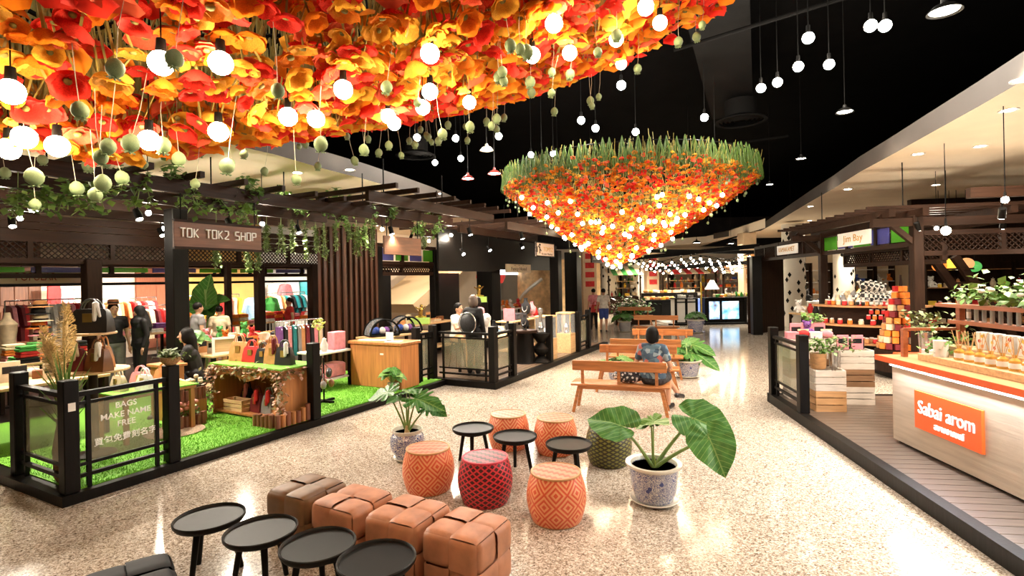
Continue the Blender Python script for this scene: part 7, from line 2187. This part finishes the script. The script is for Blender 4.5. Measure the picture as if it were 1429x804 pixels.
# ------------------------------------------------------------------ people
def remesh(o, vox):
    m = o.modifiers.new('one_surface', 'REMESH'); m.mode = 'VOXEL'; m.voxel_size = vox; m.use_smooth_shade = True
    s = o.modifiers.new('soften', 'SMOOTH'); s.factor = .5; s.iterations = 3
def hand(b, wr, d, side, up=Vector((0, 0, 1))):
    wr, d = Vector(wr), Vector(d).normalized()
    sd = d.cross(up)
    if sd.length < .1:
        sd = d.cross(Vector((0, 1, 0)))
    sd.normalize()
    nrm = sd.cross(d)
    pc = wr + d * .055
    b.cap(wr, pc, .024, .028, 8); b.cap(pc - sd * .018, pc + sd * .018 + d * .02, .020, .020, 8)
    for k, ln in enumerate((.062, .074, .070, .054)):
        q = pc + d * .028 + sd * (.026 - .0175 * k)
        m = q + d * ln * .55 - nrm * .006
        b.cap(q, m, .0095, .009, 6); b.cap(m, m + d * ln * .45 - nrm * .022, .009, .0075, 6)
    th = wr + d * .03 + sd * side * .026
    tm = th + d * .03 + sd * side * .026
    b.cap(th, tm, .012, .010, 6); b.cap(tm, tm + d * .03 - nrm * .01, .010, .008, 6)
def person(loc, rz, label, pose, top, bottom, hair='short', sleeve=.5, legs='long', arms=None, seat=.45, cross=False, shoes='black', haircol=None, h=1.0, lean=0.0, headturn=0.0, vox=.010, topmat=None, bottommat=None, extra=None, group=None):
    t = thing('person', label, 'person', loc, rz, group)
    t.scale = (h, h, h)
    V = Vector
    sit = pose == 'sit'
    hz = seat + .09 if sit else .90
    hipy = 0.0
    sh = hz + .47
    ly = -lean
    chest = V((0, ly * .7, hz + .32)); neck = V((0, ly, sh + .07)); head = V((0, ly * 1.15 - .01, sh + .21))
    S = [V((sx * .165, ly * .95 + .01, sh)) for sx in (-1, 1)]
    Hp = [V((sx * .09, hipy, hz)) for sx in (-1, 1)]
    if sit:
        K = [V((-.11, -.42, seat + .07)), V((.11, -.42, seat + .07))]
        A = [V((-.11, -.40, .08)), V((.11, -.40, .08))]
        if cross:
            K[1] = V((-.01, -.40, seat + .17)); A[1] = V((-.22, -.52, seat - .20))
    else:
        K = [V((-.095, -.015, .48)), V((.10, -.03, .48))]
        A = [V((-.10, .02, .08)), V((.115, .0, .08))]
    if arms is None:
        arms = [(S[0] + V((-.06, .02, -.27)), S[0] + V((-.07, -.06, -.50))), (S[1] + V((.06, .02, -.27)), S[1] + V((.07, -.06, -.50)))]
    else:
        arms = [(S[i] + V(a), S[i] + V(c)) for i, (a, c) in enumerate(arms)]
    b = MB()
    b.cap(Hp[0] + V((.02, 0, .02)), Hp[1] + V((-.02, 0, .02)), .115, .115, 12)
    b.cap(V((0, 0, hz + .05)), chest, .12, .135, 12)
    b.cap(chest + V((-.06, 0, .05)), chest + V((.06, 0, .05)), .11, .11, 12)
    b.cap(S[0] + V((.03, 0, 0)), S[1] + V((-.03, 0, 0)), .058, .058, 10)
    b.cap(neck - V((0, 0, .05)), head - V((0, 0, .05)), .052, .048, 10)
    for i in range(2):
        e, wv = arms[i]
        b.cap(S[i], e, .050, .038, 10); b.cap(e, wv, .037, .025, 10)
        hand(b, wv, (wv - e), 1 if i == 0 else -1)
        b.cap(Hp[i], K[i], .092, .058, 12); b.cap(K[i], A[i], .056, .036, 10)
        fd = V((-.3 if (cross and i == 1) else (.15 if i else -.15), -1, -.25 if (cross and i == 1) else 0)).normalized()
        b.cap(A[i] + V((0, .02, -.04)), A[i] + fd * .15 + V((0, 0, -.045)), .034, .028, 8)
    HR = Matrix.Rotation(headturn, 3, 'Z')
    hd = lambda x, y, z: head + HR @ V((x, y, z))
    hb = MB(); hb.sph((0, 0, 0), (.075, .092, .105), 16, 12); hb.sph((0, -.03, -.07), (.052, .055, .05), 12, 8)
    hb.cap((0, -.088, .0), (0, -.108, -.03), .010, .014, 8)
    for sx in (-1, 1):
        hb.sph((sx * .076, .005, -.015), (.012, .022, .032), 8, 6)
    hb.cap((-.02, -.082, -.062), (.02, -.082, -.062), .008, .008, 6)
    b.merge(hb, Matrix.Translation(head) @ HR.to_4x4())
    bo = b.obj('body', M_skin, t, 180); remesh(bo, vox)
    for sx in (-1, 1):
        eb = MB(); eb.sph(hd(sx * .030, -.086, .004), (.012, .006, .007), 8, 6); eb.obj('eye', M_hair, bo)
    lp = MB(); lp.cap(hd(-.02, -.089, -.062), hd(.02, -.089, -.062), .006, .006, 6); lp.obj('lips', mat('lips', (.45, .12, .10), .5), bo)
    # clothes
    c = MB()
    c.cap(Hp[0] + V((.02, 0, .05)), Hp[1] + V((-.02, 0, .05)), .132, .132, 12)
    c.cap(V((0, 0, hz + .08)), chest, .14, .152, 12)
    c.cap(chest + V((-.06, 0, .05)), chest + V((.06, 0, .05)), .125, .125, 12)
    c.cap(S[0] + V((.03, 0, 0)), S[1] + V((-.03, 0, 0)), .074, .074, 10)
    for i in range(2):
        e, wv = arms[i]
        if sleeve <= 1:
            c.cap(S[i], S[i].lerp(e, max(.15, sleeve)), .068, .060, 10)
        else:
            c.cap(S[i], e, .068, .054, 10); c.cap(e, e.lerp(wv, sleeve - 1), .052, .042, 10)
    o = c.obj('top', topmat or CM(top), t, 180); remesh(o, vox * 1.2)
    d = MB()
    d.cap(Hp[0] + V((.02, 0, .02)), Hp[1] + V((-.02, 0, .02)), .126, .126, 12)
    for i in range(2):
        d.cap(Hp[i], K[i] if legs != 'shorts' else Hp[i].lerp(K[i], .8), .106, .078 if legs != 'shorts' else .088, 12)
        if legs == 'long':
            d.cap(K[i], K[i].lerp(A[i], .93), .074, .058, 10)
    o = d.obj('trousers' if legs == 'long' else 'shorts', bottommat or CM(bottom), t, 180); remesh(o, vox * 1.2)
    for i in range(2):
        fd = V((-.3 if (cross and i == 1) else (.15 if i else -.15), -1, -.25 if (cross and i == 1) else 0)).normalized()
        s_ = MB(); s_.cap(A[i] + V((0, .025, -.042)), A[i] + fd * .17 + V((0, 0, -.048)), .042, .035, 10)
        for k, v in enumerate(s_.v):
            if v[2] < .004 and not (cross and i == 1):
                s_.v[k] = (v[0], v[1], .004)
        s_.obj('shoe', LM(shoes), t)
    # hair
    hm = haircol or M_hair
    hh = MB()
    hh.sph((0, .018, .030), (.092, .098, .095), 16, 10)
    if hair in ('bob', 'long', 'hijab'):
        hh.sph((0, .035, -.03), (.10, .085, .12), 16, 10)
        hh.sph((-.07, .0, -.03), (.03, .06, .10), 10, 8); hh.sph((.07, .0, -.03), (.03, .06, .10), 10, 8)
    if hair in ('long', 'hijab'):
        hh.cap((0, .06, -.05), (0, .10, -.32), .085, .07 if hair == 'long' else .13, 12)
    if hair == 'hijab':
        hh.cap((0, -.01, -.14), (0, -.02, -.22), .10, .14, 12); hh.sph((0, .0, .02), (.10, .095, .115), 14, 10)
    if hair == 'bun':
        hh.sph((0, .11, .05), .045, 10, 8)
    if hair == 'tail':
        hh.cap((0, .10, .05), (0, .15, -.16), .035, .02, 10)
    m3 = MB(); m3.merge(hh, Matrix.Translation(head) @ HR.to_4x4())
    o = m3.obj('hair' if hair != 'hijab' else 'head_scarf', hm, t, 180); remesh(o, .012)
    return t
V = Vector
# floral shirt for the woman on the bench
m, nt, bs = new_mat('blue_floral_print')
tc = nd(nt, 'ShaderNodeTexCoord'); vo = nd(nt, 'ShaderNodeTexVoronoi'); vo.inputs['Scale'].default_value = 16
nt.links.new(tc.outputs['Object'], vo.inputs[0])
sp_ = nd(nt, 'ShaderNodeSeparateColor'); nt.links.new(vo.outputs['Color'], sp_.inputs[0])
nt.links.new(ramp(nt, sp_.outputs[0], [(0, (.05, .09, .14)), (.45, (.12, .20, .26)), (.62, (.30, .38, .42)), (.78, (.55, .16, .13)), (.86, (.06, .10, .15))], 'CONSTANT'), bs.inputs[0]); bs.inputs['Roughness'].default_value = .8
M_floral = m
M_print = MATS.get('black_white_print') or bpy.data.materials['black_white_print']
pb_ = V((1.595, 7.98, 0)) + V((math.cos(BR), math.sin(BR), 0)) * .50 + V((-math.sin(BR), math.cos(BR), 0)) * .20
person(pb_, BR + PI - .25, 'woman with a black bob seated on the bench in a blue floral shirt', 'sit', 'blue', 'black', 'bob', .6, 'shorts', [((-.10, -.02, -.25), (-.02, -.24, -.33)), ((.10, -.02, -.25), (.02, -.24, -.33))], .45, True, topmat=M_floral, bottommat=mat('dark_print_shorts', (.03, .03, .035), .8, 0, .8, 25), h=1.0)
# shop woman at the small counter
t = thing('stool', 'dark stool under the shop woman', 'stool', L(2.52, 2.12, ZF)); b = MB(); b.lathe([(0, .43), (.17, .43), (.17, .46), (0, .465)], 20); b.obj('seat', M_darkwood_x, t)
for k in range(4):
    a = k * PI / 2 + .6; b = MB(); b.cyl((.11 * math.cos(a), .11 * math.sin(a), .43), (.17 * math.cos(a), .17 * math.sin(a), 0), .015, .013, 8); b.obj('leg', M_black, t)
person(L(2.52, 2.12, ZF), -PI / 2 + .45, 'long haired woman in a black top and jeans seated at the small counter', 'sit', 'black', 'blue', 'long', .5, 'long', [((-.05, -.12, -.24), (.02, -.36, -.26)), ((.05, -.12, -.24), (-.02, -.36, -.26))], .46, lean=.08, bottommat=mat('denim', (.06, .09, .16), .8, 0, .2, 20))
def pl_(x, tt):
    s, _ = hitL(x, 430, tt)
    return L(s, tt, ZF)
person(pl_(195, 5.0), -PI / 2 + 1.0, 'woman in a black head scarf and black robe behind the bags', 'stand', 'black', 'black', 'hijab', 1.9, 'long', haircol=CM('black'), h=.96, vox=.012)
tt_ = person(pl_(158, 5.4), .9, 'man in a black shirt and brown hat browsing in the shop', 'stand', 'black', 'grey', 'short', .5, 'long', h=1.0, vox=.012)
put('hat', 'brown', tt_.location + V((0, 0, 1.60 + .07)), 'worn by the man in black', 0, .9)
person(pl_(276, 4.9), PI - .6, 'person in a grey top seen from behind by the thick post', 'stand', 'grey', 'black', 'short', .5, 'long', h=.97, vox=.012)
person(pl_(306, 5.4), PI + .5, 'dark haired shopper in a peach top near the amber wall', 'stand', 'cream', 'tan', 'bun', .6, 'long', h=.90, vox=.012)
person(pl_(404, 6.3), -.9, 'woman in a red top by the pale cloth table', 'stand', 'red', 'black', 'tail', .3, 'long', h=.95, vox=.012)
# jewellery stall visitors
t = thing('stool', 'tall dark stool in the jewellery stall', 'stool', L(7.62, .62, ZF)); b = MB(); b.lathe([(0, .58), (.17, .58), (.17, .61), (0, .615)], 20); b.obj('seat', M_darkwood_x, t)
for k in range(4):
    a = k * PI / 2; b = MB(); b.cyl((.11 * math.cos(a), .11 * math.sin(a), .58), (.19 * math.cos(a), .19 * math.sin(a), 0), .015, .013, 8); b.obj('leg', M_black, t)
person(L(7.62, .62, ZF), 1.0, 'woman with tied hair and a pale top seated in the stall', 'sit', 'white', 'tan', 'tail', .5, 'long', [((-.05, -.12, -.24), (.02, -.34, -.2)), ((.05, -.12, -.24), (-.02, -.34, -.2))], .60, lean=.05, vox=.012)
person(L(6.86, -.32, ZF), RB + PI, 'grey haired visitor in black with a round studded backpack', 'stand', 'black', 'black', 'bob', 1.8, 'long', haircol=mat('grey_brown_hair', (.13, .09, .07), .5, 0, .4, 50, (20, 20, 1)), h=1.0, vox=.012)
person(L(8.1, .35, ZF), 2.4, 'dark haired woman in a peach top behind the crystal head', 'stand', 'pink', 'black', 'long', .5, 'long', h=.95, vox=.012)
# two walkers
person(G(843, 463), PI - .3, 'man in a white shirt and dark shorts walking away', 'stand', 'white', 'blue', 'short', .6, 'shorts', [((-.05, -.06, -.26), (-.03, -.26, -.40)), ((.07, .05, -.26), (.10, .0, -.50))], h=.99, vox=.013)
pw = G(829, 460); person(pw, PI + .2, 'walker in a pale top carrying a red bag', 'stand', 'pink', 'black', 'short', .6, 'long', h=.98, vox=.013)
handbag(pw + V((.02, -.26, .72)), .1, 'red', .34, .30, .12, 'red bag carried by the walker in a pale top', None)
# right shop and kiosk staff
person(RW(QI + 4.4, 8.2, ZR), -.9, 'child in a pale blue shirt deep in the right shop', 'stand', 'sky blue', 'grey', 'short', .6, 'long', h=.86, vox=.012)
person(CW(1.25, 1.35, 0), RC - PI / 2 + .2, 'attendant in a pale beige top behind the kiosk counter', 'stand', 'cream', 'black', 'long', 1.8, 'long', [((-.10, -.10, -.24), (-.05, -.30, -.34)), ((.10, -.10, -.24), (.05, -.30, -.34))], h=.93, lean=.10)
